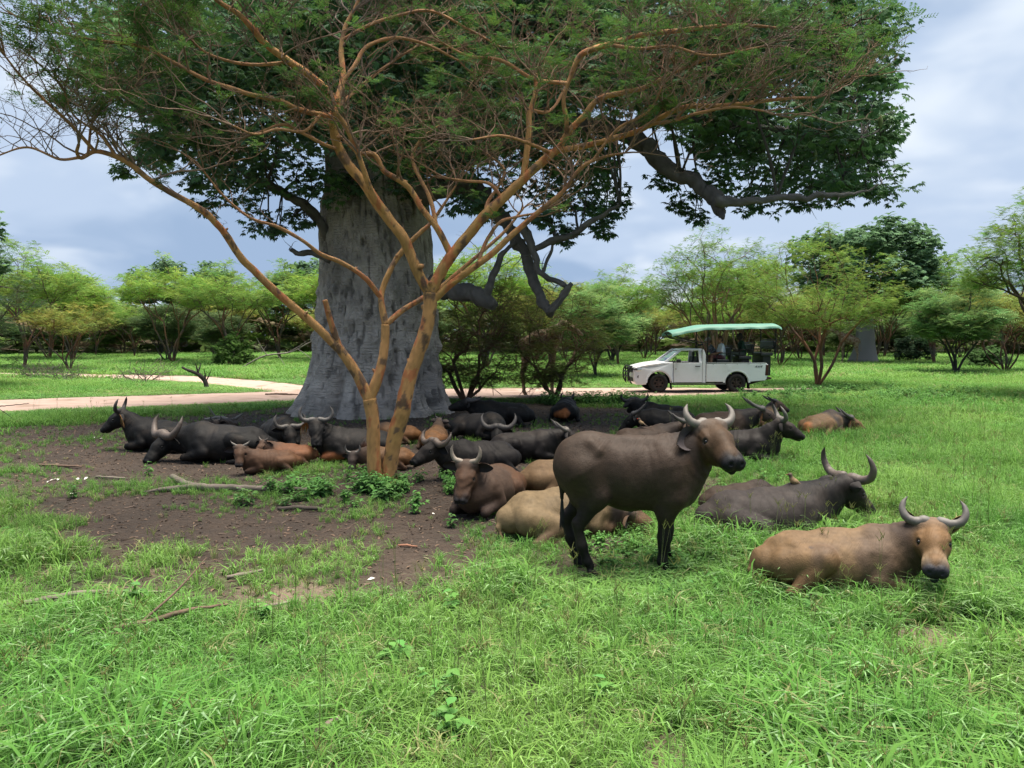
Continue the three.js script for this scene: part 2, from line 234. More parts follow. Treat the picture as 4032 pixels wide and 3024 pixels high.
const LOBES = [[7.48,9.08,-17.35,0.89],[9.01,10.17,-20.71,1.07],[11.36,12.18,-25.79,1.33],[6.57,9.06,-17.33,1.09],[8.19,10.5,-21.57,1.36],[9.92,12.07,-25.55,1.61],[5.84,9.04,-18.2,1.25],[6.77,10.01,-20.89,1.43],[8.03,11.87,-25.62,1.76],[8.24,8.4,-18.01,0.46],[9.99,9.38,-21.51,0.55],[11.64,10.86,-25.36,0.65],[7.82,7.89,-18.36,1.1],[9.08,8.88,-21.64,1.3],[11.23,10.62,-26.76,1.61],[6.01,7.38,-17.46,1.3],[7.68,8.79,-22.13,1.65],[8.78,9.74,-25.09,1.87],[8.94,7.28,-19.6,0.78],[9.92,7.9,-21.7,0.87],[11.75,8.87,-25.33,1.01],[10.07,6.57,-21.0,0.78],[7.7,6.43,-18.66,1.07],[8.88,7.14,-21.73,1.24],[10.69,8.17,-26.03,1.49],[6.63,6.6,-19.3,1.16],[7.46,7.52,-22.4,1.34],[9.15,8.3,-26.41,1.59],[5.3,7.05,-19.01,0.87],[6.06,7.88,-22.44,1.03],[6.93,8.73,-25.74,1.18],[8.76,6.23,-22.0,0.53],[6.4,5.65,-19.71,0.51],[9.12,5.99,-20.51,0.47],[4.88,6.18,-22.05,0.45],[5.2,6.12,-19.75,0.56],[4.11,6.46,-21.29,0.37],[4.02,7.69,-17.74,1.22],[4.96,8.74,-21.0,1.44],[6.46,10.58,-27.0,1.85],[2.98,8.44,-17.36,1.39],[3.8,9.69,-21.32,1.71],[4.33,11.29,-25.07,2.01],[1.71,8.0,-17.38,1.29],[2.04,9.44,-20.98,1.56],[2.76,10.79,-25.42,1.89],[2.14,9.34,-18.49,1.48],[2.5,10.52,-21.31,1.71],[2.89,12.77,-26.8,2.15],[4.73,9.1,-18.31,1.36],[5.91,10.61,-22.3,1.66],[7.12,12.37,-26.85,2.0],[7.81,5.82,-21.24,0.3],[6.58,5.93,-21.91,0.28],[5.31,5.64,-22.03,0.25],[1.68,5.89,-19.71,0.85],[2.66,6.09,-22.02,0.65],[0.92,5.41,-20.02,0.63],[2.48,5.29,-21.47,0.49],[1.28,4.81,-19.61,0.36],[1.74,6.67,-19.48,0.95],[1.86,7.16,-21.62,1.05],[2.12,8.27,-26.12,1.27],[0.4,6.56,-20.43,0.93],[-0.56,5.76,-20.78,0.59],[-1.21,5.67,-19.69,0.51],[-1.17,8.86,-18.3,1.57],[-1.34,10.33,-21.72,1.86],[-1.45,11.38,-25.28,2.17],[-2.01,8.05,-17.13,1.47],[-2.7,9.52,-21.59,1.85],[-2.95,11.07,-25.76,2.21],[-1.17,7.15,-18.71,1.28],[-1.27,7.95,-22.12,1.52],[-1.81,8.99,-26.27,1.8],[-2.54,6.53,-18.8,0.97],[-3.02,7.2,-21.8,1.12],[-3.62,8.47,-26.17,1.35],[-3.1,7.14,-17.74,1.22],[-3.97,8.21,-21.18,1.45],[-4.7,9.54,-26.08,1.79],[-4.38,8.55,-18.07,1.55],[-5.17,9.77,-21.47,1.84],[-5.83,11.11,-25.15,2.16],[0.04,7.79,-18.02,1.44],[0.05,8.99,-21.72,1.74],[0.04,10.04,-25.63,2.05],[-5.28,7.27,-17.92,1.23],[-6.34,8.32,-21.38,1.47],[-7.7,9.43,-25.28,1.74],[-6.33,6.58,-21.62,0.99],[-4.92,6.28,-20.53,0.65],[-4.34,6.33,-21.15,0.54],[-2.78,6.4,-21.94,0.63],[-7.16,6.11,-20.42,0.64],[-6.83,6.49,-18.62,0.91],[-8.18,7.58,-22.45,1.09],[-9.67,8.34,-26.16,1.27],[-8.62,6.51,-21.03,0.51],[-7.43,7.33,-18.45,1.06],[-8.37,7.93,-20.73,1.19],[-10.73,9.44,-26.3,1.5],[-8.68,6.77,-19.01,0.57],[-10.24,7.5,-22.1,0.66],[-12.04,8.26,-26.29,0.78],[-10.73,6.98,-21.85,0.35],[-8.24,8.14,-18.23,1.15],[-9.37,8.92,-21.07,1.33],[-11.46,10.55,-25.82,1.62],[-9.39,8.64,-18.43,1.05],[-10.79,9.82,-21.75,1.24],[-12.69,11.28,-25.31,1.45],[-8.0,8.9,-17.14,1.18],[-9.84,10.63,-21.02,1.44],[-12.11,12.35,-25.44,1.75],[-7.05,8.96,-18.42,1.48],[-7.89,9.92,-20.83,1.67],[-10.23,12.09,-26.58,2.13],[-5.58,9.0,-17.15,1.37],[-6.44,10.29,-20.56,1.65],[-8.07,12.14,-25.63,2.05],[-6.92,5.4,-21.43,0.47],[-5.98,5.51,-21.8,0.4],[-6.36,5.07,-21.33,0.22],[-8.12,5.65,-20.86,0.31]];
const BAOBAB_LIMBS = [
[[-4.68,3.78,-22.60,0.215],[-5.07,4.62,-22.31,0.190],[-5.33,5.17,-22.03,0.177],[-5.77,5.84,-21.74,0.152],[-6.32,6.17,-21.46,0.126],[-7.11,6.55,-21.17,0.101],[-7.87,6.98,-20.89,0.070],[-8.60,7.39,-20.60,0.044]],
[[-4.90,4.29,-21.00,0.139],[-5.42,4.47,-20.93,0.107],[-5.74,4.45,-20.87,0.082],[-5.98,4.52,-20.80,0.057]],
[[-2.21,3.57,-21.00,0.329],[-1.63,3.43,-20.80,0.291],[-1.18,3.35,-20.60,0.278],[-0.75,3.20,-20.40,0.253],[-0.44,2.99,-20.20,0.152]],
[[-0.68,3.20,-20.30,0.126],[-0.53,3.62,-20.30,0.114],[-0.38,4.00,-20.30,0.095],[-0.19,4.37,-20.30,0.076],[0.17,4.64,-20.30,0.063]],
[[-2.63,6.11,-21.50,0.379],[-1.34,6.31,-21.21,0.316],[-0.57,5.77,-20.93,0.253],[-0.07,5.11,-20.64,0.202],[0.29,4.41,-20.36,0.171],[0.59,3.72,-20.07,0.158],[0.76,3.11,-19.79,0.145],[0.96,2.80,-19.50,0.126]],
[[0.94,2.82,-19.50,0.101],[1.21,3.10,-19.43,0.089],[1.41,3.42,-19.37,0.101],[1.47,3.55,-19.30,0.051]],
[[0.28,4.99,-19.80,0.126],[0.52,4.52,-19.74,0.114],[0.61,4.04,-19.68,0.101],[0.81,3.78,-19.62,0.089],[1.16,3.54,-19.56,0.076],[1.35,3.42,-19.50,0.063]],
[[0.77,3.80,-19.60,0.057],[0.92,4.15,-19.60,0.051],[1.01,4.50,-19.60,0.038]],
[[-2.24,7.25,-21.50,0.506],[-0.07,7.52,-21.09,0.379],[1.52,7.77,-20.68,0.303],[2.68,7.60,-20.27,0.266],[3.22,7.15,-19.86,0.240],[3.85,6.42,-19.44,0.228],[4.45,5.94,-19.03,0.215],[4.80,5.54,-18.62,0.202],[4.92,5.14,-18.21,0.139],[4.83,4.92,-17.80,0.051]],
[[4.67,5.33,-17.90,0.152],[5.13,5.24,-17.82,0.126],[5.63,5.31,-17.74,0.107],[6.44,5.36,-17.66,0.082],[7.56,5.38,-17.58,0.051],[8.25,5.59,-17.50,0.025]],
[[0.52,4.41,-19.80,0.076],[1.09,4.60,-19.48,0.114],[1.64,4.79,-19.15,0.101],[2.17,5.07,-18.82,0.063],[2.57,5.35,-18.50,0.038]],
[[-4.24,7.75,-22.00,0.506],[-5.22,8.71,-21.80,0.379],[-6.44,9.15,-21.60,0.284],[-7.88,9.45,-21.40,0.190],[-9.42,9.87,-21.20,0.114],[-10.68,10.04,-21.00,0.051]],
[[-3.71,9.02,-22.00,0.569],[-3.27,10.79,-22.67,0.443],[-2.81,12.90,-23.33,0.316],[-2.04,15.10,-24.00,0.190]],
[[-3.46,8.39,-22.00,0.506],[-1.83,9.40,-21.25,0.348],[0.17,10.20,-20.50,0.253],[1.78,10.59,-19.75,0.177],[3.26,10.91,-19.00,0.101]],
[[-0.08,7.62,-21.50,0.253],[1.76,8.63,-20.75,0.202],[3.69,8.98,-20.00,0.164],[5.59,8.94,-19.25,0.114],[7.11,8.89,-18.50,0.063]],
[[2.71,7.67,-20.50,0.152],[4.06,7.71,-20.00,0.126],[5.69,7.46,-19.50,0.101],[7.24,7.10,-19.00,0.070],[8.25,6.86,-18.50,0.038]]
];
const BARE = [[-12.36,-17.50],[-12.31,-18.39],[-10.15,-20.83],[-7.67,-23.23],[-6.80,-24.16],[-1.61,-25.17],[1.16,-25.89],[4.04,-23.53],[3.12,-17.50],[2.85,-14.08],[2.96,-11.22],[2.44,-9.44],[1.46,-8.15],[1.07,-7.79],[0.57,-6.95],[-0.44,-6.72],[-1.01,-6.44],[-2.04,-6.56],[-2.86,-6.81],[-4.01,-7.23],[-5.38,-7.96],[-6.18,-8.54]];
// ---------------------------------------------------------------- ground
const ROAD = [[-40, -15.5], [-24, -21.6], [-17, -24.7], [-13, -26.5], [-9.4, -28.1], [-6.6, -29.4], [-3.7, -30.0], [0, -30.4], [3.6, -30.7], [7.4, -31.1], [10.6, -32.0], [12.6, -32.7]];
const SPUR = [[-6.2, -29.8], [-9.3, -32.6], [-11.6, -35.4], [-14.2, -38.2], [-18.5, -41.3], [-27, -44.5], [-42, -47]];
function nearLine(line, x, z) { let m = 1e9; for (let i = 0; i + 1 < line.length; i++) { const [ax, az] = line[i], [bx, bz] = line[i + 1], dx = bx - ax, dz = bz - az, t = clamp(((x - ax) * dx + (z - az) * dz) / (dx * dx + dz * dz)); m = Math.min(m, Math.hypot(x - ax - dx * t, z - az - dz * t)); } return m; }
const roadHalf = (x) => mix(2.35, 0.4, smooth(5, 12.5, x)), spurHalf = 1.35;
function roadDist(x, z) { if (z > -10 || z < -60) return 9; return Math.min(nearLine(ROAD, x, z) - roadHalf(x), nearLine(SPUR, x, z) - spurHalf) + (fbm(x * 0.7, z * 0.7, 3, 3) - 0.5) * 1.1; }
function inBare(x, z) { // signed distance to the trampled ground, negative inside
  let m = 1e9, c = false;
  for (let i = 0, j = BARE.length - 1; i < BARE.length; j = i++) { const [ax, az] = BARE[j], [bx, bz] = BARE[i], dx = bx - ax, dz = bz - az, t = clamp(((x - ax) * dx + (z - az) * dz) / (dx * dx + dz * dz)); m = Math.min(m, Math.hypot(x - ax - dx * t, z - az - dz * t)); if ((az > z) !== (bz > z) && x < (bx - ax) * (z - az) / (bz - az) + ax) c = !c; }
  return c ? -m : m;
}
// 1 on bare trampled earth, 0 on full grass
function bare(x, z) {
  const n = fbm(x * 0.9 + 3, z * 0.9, 1, 4) - 0.5, d = inBare(x, z) + n * 2.2;
  let b = 1 - smooth(-0.75, 0.85, d);
  if (z > -11) { // thin grass in front of the trees, with worn patches
    const p = fbm(x * 0.75 + 9, z * 0.75 + 4, 6, 4), k = smooth(-3.9, -6.6, z) * (1 - smooth(-1.5, 1.6, x));
    b = Math.max(b, k * smooth(0.47, 0.7, p) * 0.85, 0.8 * smooth(0.64, 0.75, fbm(x * 1.1 + 40, z * 1.1, 2, 3)));
  }
  return clamp(b);
}
function tuftiness(x, z) { return smooth(0.45, 0.64, fbm(x * 1.1 + 21, z * 0.8 + 7, 4, 3)); } // green islands on the bare earth
function ground(x, z) { const r = Math.hypot(x, z), k = 1 - smooth(60, 120, r); return (fbm(x * 0.22, z * 0.22, 5, 3) - 0.5) * 0.09 * k + (fbm(x * 1.6, z * 1.6, 8, 2) - 0.5) * 0.03 * k - 0.02; }
{
  const G = new Geo(), rings = [0.6]; while (rings[rings.length - 1] < 600) rings.push(rings[rings.length - 1] * (rings[rings.length - 1] < 40 ? 1.0125 : 1.05));
  const angs = []; for (let a = -180; a < 180; a += Math.abs(a + 90) < 44 ? 0.45 : 6) angs.push(a);
  const earth = [0.047, 0.032, 0.022], sod = [0.055, 0.07, 0.025], lawn = [0.075, 0.105, 0.03], sand = [0.3, 0.215, 0.165];
  const idx = rings.map((r) => angs.map((a) => {
    const x = r * Math.cos(a * RAD), z = r * Math.sin(a * RAD), far = r > 75, b = far ? 0 : bare(x, z), n = fbm(x * 1.3, z * 1.3, 12, 4), m = vnoise(x * 9, z * 9, 2), rd = far ? 9 : roadDist(x, z);
    const green = [mix(sod[0], lawn[0], smooth(0.35, 0.6, n)), mix(sod[1], lawn[1], smooth(0.35, 0.6, n)), mix(sod[2], lawn[2], smooth(0.35, 0.6, n))], pink = smooth(0.62, 0.75, fbm(x * 1.1 + 40, z * 1.1, 2, 3)) * (z > -7.5 ? 1 : 0), q = 0.42 + 0.85 * n + 0.3 * m, s = 1 - smooth(-0.4, 0.5, rd);
    const c = [0, 1, 2].map((i) => mix(mix(mix(green[i], earth[i], b), sand[i] * 0.6, pink * 0.7) * q, sand[i] * (0.8 + 0.4 * n), s));
    return G.v(x, ground(x, z), z, c, x, z);
  }));
  const c0 = G.v(0, ground(0, 0), 0, [0.07, 0.08, 0.03], 0, 0), n = angs.length;
  for (let j = 0; j < n; j++) { const k = (j + 1) % n; G.tri(c0, idx[0][k], idx[0][j]); for (let i = 0; i + 1 < rings.length; i++) G.quad(idx[i][j], idx[i][k], idx[i + 1][k], idx[i + 1][j]); }
  const clods = noiseTexture(512, (u, v) => { const a = tfbm(u, v, 8, 31, 6), b = tfbm(u, v, 40, 77, 3); return 0.6 * a + 0.4 * b; });
  const grain = noiseTexture(512, (u, v) => { const a = tfbm(u, v, 10, 5, 6), b = tfbm(u, v, 60, 15, 2), s = smooth(0.66, 0.74, b) * 0.3; const q = 0.55 + 0.5 * a + s; return [q, q * 0.985, q * 0.97]; });
  const m = std({ vertexColors: true, roughness: 1, map: repeated(grain, 0.55, 0.55), bumpMap: repeated(clods, 0.7, 0.7), bumpScale: 0.11 });
  const o = part('ground', G.build(), m, scene); tag(o, 'flat earth with green turf and bare brown soil under the trees', 'ground', null, 'structure');
}
function ribbon(name, line, half, label) { // a worn dirt track lying on the ground
  const P = new THREE.CatmullRomCurve3(line.map(([x, z]) => V(x, 0, z)), false, 'centripetal'), G = new Geo(), n = 260, m = 22, rows = [];
  for (let i = 0; i <= n; i++) {
    const c = P.getPoint(i / n), t = P.getTangent(i / n), nx = -t.z, nz = t.x, row = [];
    for (let j = 0; j <= m; j++) {
      const v = j / m * 2 - 1, e = 1 + (fbm(c.x * 0.9, c.z * 0.9 + v * 3, 3, 3) - 0.5) * 0.35, w = v * half(c.x) * e, x = c.x + nx * w, z = c.z + nz * w;
      const rut = -0.035 * (Math.exp(-(((Math.abs(v) - 0.42) / 0.13) ** 2))) * (0.5 + vnoise(c.x * 0.6, v * 3)), s = fbm(x * 0.9, z * 2.6, 9, 4), q = 0.78 + 0.42 * s, f = smooth(0.6, 0.85, fbm(x * 1.5, z * 1.5, 21, 4));
      row.push(G.v(x, ground(x, z) + 0.03 + rut * 0.7 + (vnoise(x * 6, z * 6) - 0.5) * 0.02 - 0.05 * smooth(0.9, 1, Math.abs(v)), z, [0.34 * q, 0.245 * q, 0.2 * q].map((a, k) => mix(a, [0.2, 0.14, 0.1][k], f)), x, z));
    }
    rows.push(row);
  }
  for (let i = 0; i < n; i++) for (let j = 0; j < m; j++) G.quad(rows[i][j], rows[i + 1][j], rows[i + 1][j + 1], rows[i][j + 1]);
  const o = part(name, G.build(), std({ vertexColors: true, roughness: 1 }), scene); return tag(o, label, 'dirt track', null, 'structure');
}
ribbon('dirt_road', ROAD, roadHalf, 'pinkish sandy dirt track passing behind the big tree');
ribbon('dirt_path', SPUR, () => spurHalf, 'narrow sandy side track curving away to the left');

// ---------------------------------------------------------------- grass and weeds
function bladeTuft(seed, n, len, wid, spread, lie) {
  const R = rng(seed), G = new Geo();
  for (let k = 0; k < n; k++) {
    const a = R() * 6.283, r = spread * Math.sqrt(R()), x0 = Math.cos(a) * r, z0 = Math.sin(a) * r, h = len * (0.45 + 0.75 * R()), w = wid * (0.6 + 0.7 * R()), d = R() * 6.283, b = (lie + 0.5 * R()) * h, tw = d + 1.57 + (R() - 0.5), cx = Math.cos(tw) * w * 0.5, cz = Math.sin(tw) * w * 0.5, q = 0.75 + 0.5 * R();
    const y = [0, 0.45, 0.8, 0.92 - 0.25 * lie * R()], o = [0, 0.12, 0.45, 1], ww = [0.8, 1, 0.7, 0.06]; let prev = null;
    for (let i = 0; i < 4; i++) { const x = x0 + Math.cos(d) * b * o[i], z = z0 + Math.sin(d) * b * o[i], c = [q, q, q * (0.9 + 0.2 * R())], p = G.v(x - cx * ww[i], y[i] * h - 0.02, z - cz * ww[i], c), s = G.v(x + cx * ww[i], y[i] * h - 0.02, z + cz * ww[i], c); if (prev) G.quad(prev[0], prev[1], s, p); prev = [p, s]; }
  }
  return G.build();
}
function seedStalk(seed) { // bent stems with a spike or fingers of seed
  const R = rng(seed), G = new Geo();
  for (let k = 0; k < 3; k++) {
    const d = R() * 6.283, h = 0.3 + 0.22 * R(), b = 0.12 * R(), pts = []; for (let i = 0; i <= 4; i++) { const t = i / 4; pts.push([Math.cos(d) * b * t * t, h * t, Math.sin(d) * b * t * t, 0.0013 * (1 - 0.4 * t)]); }
    const c = () => [0.95, 1, 0.8]; tube(G, pts, { seg: 3, col: c });
    const e = pts[4], f = 2 + Math.floor(R() * 3); for (let j = 0; j < f; j++) { const a = R() * 6.283, l = 0.05 + 0.05 * R(), s = []; for (let i = 0; i <= 3; i++) { const t = i / 3; s.push([e[0] + Math.cos(a) * l * 0.55 * t, e[1] + l * (t - 0.35 * t * t), e[2] + Math.sin(a) * l * 0.55 * t, 0.0026 * (1 - 0.7 * t)]); } tube(G, s, { seg: 3, col: () => [1.35, 1.2, 0.9] }); }
  }
  return G.build();
}
function leafPlant(seed, n, h, ll, lw) { // broad-leaved weed: thin stems with opposite pointed leaves
  const R = rng(seed), G = new Geo();
  for (let k = 0; k < n; k++) {
    const d = R() * 6.283, H = h * (0.6 + 0.6 * R()), b = h * 0.6 * R(), q = 0.8 + 0.4 * R(); tube(G, [[0, -0.02, 0, 0.003], [Math.cos(d) * b * 0.4, H * 0.6, Math.sin(d) * b * 0.4, 0.002], [Math.cos(d) * b, H, Math.sin(d) * b, 0.001]], { seg: 3, col: () => [0.9, 0.9, 0.6] });
    for (let j = 0; j < 6; j++) {
      const t = 0.25 + 0.15 * j, a = j * 1.6 + d, x = Math.cos(d) * b * t * t, y = H * Math.min(1, t * 1.05), z = Math.sin(d) * b * t * t, L = ll * (0.6 + 0.6 * R()), W = lw * (0.7 + 0.5 * R()), dx = Math.cos(a), dz = Math.sin(a), up = 0.5 - 0.6 * R(), cc = [q * (0.85 + 0.3 * R()), q, q];
      const v = (u, w, l) => G.v(x + dx * L * u - dz * W * w, y + L * (up * u - 0.5 * u * u) + l, z + dz * L * u + dx * W * w, cc);
      const s0 = v(0, 0, 0), m1 = v(0.3, 0, -0.004), m2 = v(0.65, 0, -0.003), t1 = v(1, 0, 0), l1 = v(0.3, 0.5, 0.006), l2 = v(0.65, 0.38, 0.005), r1 = v(0.3, -0.5, 0.006), r2 = v(0.65, -0.38, 0.005);
      G.tri(s0, l1, m1); G.quad(m1, l1, l2, m2); G.tri(m2, l2, t1); G.tri(s0, m1, r1); G.quad(m1, m2, r2, r1); G.tri(m2, t1, r2);
    }
  }
  return G.build();
}
const grassMat = new THREE.MeshPhysicalMaterial({ vertexColors: true, roughness: 1, specularIntensity: 0.4, side: THREE.DoubleSide, transmission: 0.35, thickness: 0 });
{
  const R = rng(77);
  const shade = (x, z) => { const n = fbm(x * 0.5 + 2, z * 0.5, 9, 3), r = R(), d = R() < 0.05; const y = clamp(n * 1.3 - 0.25 + 0.35 * (r - 0.5)); return d ? [0.24, 0.25, 0.1] : [mix(0.085, 0.19, y), mix(0.235, 0.33, y), mix(0.036, 0.064, y)]; };
  const kinds = [bladeTuft(1, 16, 0.24, 0.0075, 0.07, 0.45), bladeTuft(2, 14, 0.18, 0.011, 0.09, 0.6), bladeTuft(3, 18, 0.30, 0.006, 0.06, 0.4), bladeTuft(4, 15, 0.13, 0.008, 0.1, 0.7), bladeTuft(5, 14, 0.2, 0.014, 0.08, 0.65), bladeTuft(6, 11, 0.27, 0.016, 0.09, 0.75), bladeTuft(7, 10, 0.2, 0.019, 0.1, 0.9)];
  const wide = [bladeTuft(11, 26, 0.26, 0.02, 0.26, 0.45), bladeTuft(12, 26, 0.2, 0.024, 0.3, 0.55), bladeTuft(13, 28, 0.32, 0.016, 0.24, 0.4)];
  const lists = kinds.map(() => []), wides = wide.map(() => []), seeds = [], weeds = [];
  const put = (list, x, z, s, sy, c) => list.push([x, ground(x, z), z, (R() - 0.5) * 0.2, R() * 6.283, (R() - 0.5) * 0.2, s, sy, s, ...c]);
  const scatter = (z0, z1, per, fn) => { const N = Math.round(per * (z1 - z0) * ((z0 + z1) * 0.5 * 1.62)); for (let i = 0; i < N; i++) { const z = Math.sqrt(mix(z0 * z0, z1 * z1, R())), x = (R() * 2 - 1) * (z * 0.81 + 1); fn(x, -z, z); } };
  const lush = (x, z) => smooth(0.32, 0.7, fbm(x * 0.55 + 60, z * 0.55, 3, 3));
  const plant = (x, z, r) => {
    const b = bare(x, z), t = tuftiness(x, z), keep = Math.max(1 - b, t * 0.66) * (0.62 + 0.38 * lush(x, z)), rd = roadDist(x, z);
    if (rd < 0.15 || R() > keep + 0.012) return;
    const big = mix(0.5, 0.92, smooth(0.15, 0.8, 1 - b)) * (0.66 + 0.62 * lush(x, z)) * 0.95 * mix(0.35, 1, smooth(0.2, 4, rd)), k = Math.floor(R() * (r < 8.5 ? 7 : 5)), leg = mix(0.36, 1, smooth(0.4, 1.0, Math.hypot((x - 1.05) * 0.75, z + 7.0)));
    put(lists[k], x, z, big * (0.8 + 0.5 * R()) * (r < 9 ? 1 : 1.15), big * leg * (0.7 + 0.65 * R()), shade(x, z));
    if (R() < 0.022 * (1 - b)) put(seeds, x, z, 0.9 + 0.5 * R(), 0.8 + 0.6 * R(), [0.2, 0.24, 0.09]);
  };
  scatter(2.6, 6, 560, plant); scatter(6, 9, 360, plant); scatter(9, 14, 190, plant); scatter(14, 22, 72, plant);
  scatter(17, 40, 27, (x, z) => { const rd = roadDist(x, z); if (rd < 0.2 || R() < bare(x, z) * 1.05) return; const k = mix(0.22, 0.62, smooth(0.3, 5, rd)); put(wides[Math.floor(R() * 3)], x, z, 0.75 + 0.5 * R(), k * (0.7 + 0.6 * R()), shade(x, z)); });
  scatter(40, 100, 6, (x, z) => { if (roadDist(x, z) < 0.25) return; put(wides[Math.floor(R() * 3)], x, z, 1.5 + R(), 0.7 + 0.6 * R(), shade(x, z)); });
  kinds.forEach((g, i) => { const o = instanced(numbered('grass'), g, grassMat, lists[i], scene, true); tag(o, ['fine upright green grass blades', 'short soft green grass blades', 'tall thin green grass blades', 'low creeping green grass blades', 'broad green grass blades', 'long arching broad green grass blades', 'wide floppy green grass blades'][i] + ' covering the clearing', 'grass', 'grass of the clearing', 'stuff'); });
  wide.forEach((g, i) => { const o = instanced(numbered('meadow_grass'), g, grassMat, wides[i], scene, true); tag(o, ['mid length', 'short', 'long'][i] + ' light green grass on the meadow beyond the herd', 'grass', 'grass of the far meadow', 'stuff'); });
  tag(instanced('seed_grass', seedStalk(5), grassMat, seeds, scene, true), 'thin pale grass stalks with seed heads in the foreground', 'grass', null, 'stuff');
  // broad-leaved weeds: thick around the foot of the forked tree, scattered elsewhere
  const wk = [leafPlant(21, 5, 0.26, 0.085, 0.042), leafPlant(22, 4, 0.2, 0.11, 0.055), leafPlant(23, 6, 0.16, 0.06, 0.035)], wl = wk.map(() => []);
  const wc = () => { const q = 0.8 + 0.5 * R(); return [0.09 * q, 0.23 * q, 0.045 * q]; };
  for (let i = 0; i < 330; i++) { const a = R() * 6.283, r = Math.sqrt(-2 * Math.log(1 - R() * 0.98)), x = -1.95 + Math.cos(a) * r * 0.82, z = -10.8 + Math.sin(a) * r * 0.45; if (fbm(x * 2.4 + 7, z * 2.4, 3, 3) < 0.5) continue; put(wl[Math.floor(R() * 3)], x, z, 0.8 + 0.6 * R(), 0.6 + 0.6 * R(), wc()); }
  for (let i = 0; i < 110; i++) { const x = 1.75 + (R() + R() - 1) * 1.1, z = -7.9 + (R() + R() - 1) * 0.9; put(wl[Math.floor(R() * 3)], x, z, 0.6 + 0.4 * R(), 0.45 + 0.4 * R(), wc()); }
  for (let i = 0; i < 90; i++) put(wl[Math.floor(R() * 3)], 3.0 + (R() + R() - 1) * 2.4, -25.3 + (R() + R() - 1) * 0.9, 1.3 + 0.8 * R(), 1.2 + 0.8 * R(), wc());
  for (let i = 0; i < 420; i++) { const x = 13.5 + (R() + R() - 1) * 6, z = -29.5 + (R() + R() - 1) * 5; if (roadDist(x, z) > 0.6 && fbm(x * 0.6, z * 0.6, 13, 3) > 0.5) put(wl[Math.floor(R() * 3)], x, z, 1.1 + 0.6 * R(), 0.8 + 0.6 * R(), wc()); }
  scatter(2.8, 14, 3.2, (x, z) => { if (R() < (1 - bare(x, z)) * (0.15 + 0.7 * lush(x + 30, z)) + 0.03) put(wl[Math.floor(R() * 3)], x, z, 0.6 + 0.6 * R(), 0.5 + 0.5 * R(), wc()); });
  wk.forEach((g, i) => tag(instanced(numbered('leafy_weed'), g, grassMat, wl[i], scene, true), ['tall', 'large leaved', 'low'][i] + ' leafy green weeds around the foot of the forked tree', 'weeds', 'leafy weeds', 'stuff'));
  // litter on the bare earth: bark chips, dry leaves and white fallen petals
  const chip = new THREE.BoxGeometry(0.035, 0.006, 0.014), dry = new Geo(); { const c = [1, 1, 1], a = dry.v(-0.03, 0, 0, c), b = dry.v(0, 0.006, 0.014, c), d = dry.v(0.032, 0.004, 0, c), e = dry.v(0, 0.012, -0.014, c); dry.quad(a, b, d, e); }
  const chips = [], leaves = [], petals = [];
  for (let i = 0; i < 30000; i++) { const z = -(6 + 18 * R()), x = -13 + 17.5 * R(); if (bare(x, z) < 0.35) continue; const y = ground(x, z) + 0.004, q = 0.5 + R(), k = R(); if (k < 0.3) chips.push([x, y, z, (R() - 0.5) * 0.5, R() * 6.28, (R() - 0.5) * 0.5, 0.6 + 3.2 * R() ** 3, 0.8 + 2 * R() ** 2, 0.5 + 1.4 * R() ** 2, 0.11 * q, 0.078 * q, 0.058 * q]); else if (k < 0.75) leaves.push([x, y, z, (R() - 0.5) * 0.9, R() * 6.28, (R() - 0.5) * 0.9, 0.4 + 0.9 * R(), 1, 0.4 + 0.9 * R(), 0.115 * q, 0.075 * q, 0.05 * q]); else if (k < 0.7522) petals.push([x, y + 0.006, z, (R() - 0.5) * 1, R() * 6.28, (R() - 0.5) * 1, 0.7 + 0.6 * R(), 1, 0.8 + 0.5 * R(), 0.7, 0.68, 0.62]); }
  for (const [cx, cz, n] of [[-6.8, -11.7, 6], [-1.2, -15.5, 8], [-7.7, -11.4, 4], [-1.75, -13.4, 5], [-9.2, -16.8, 5], [0.9, -18.7, 4]]) for (let i = 0; i < n; i++) { const x = cx + (R() - 0.5) * 0.5, z = cz + (R() - 0.5) * 0.5; petals.push([x, ground(x, z) + 0.015, z, (R() - 0.5) * 1, R() * 6.28, (R() - 0.5) * 1, 0.9 + 0.8 * R(), 1.5, 1 + 0.8 * R(), 0.7, 0.68, 0.62]); }
  const litterMat = std({ roughness: 0.95, side: THREE.DoubleSide });
  tag(instanced('bark_chips', chip, litterMat, chips, scene, true), 'small brown bark chips strewn on the bare earth', 'litter', null, 'stuff');
  tag(instanced('dry_leaves', dry.build(), litterMat, leaves, scene, true), 'dry brown leaves strewn on the bare earth', 'litter', null, 'stuff');
  tag(instanced('fallen_petals', dry.build(), litterMat, petals, scene, true), 'white fallen petals on the bare earth among the herd', 'litter', null, 'stuff');
}
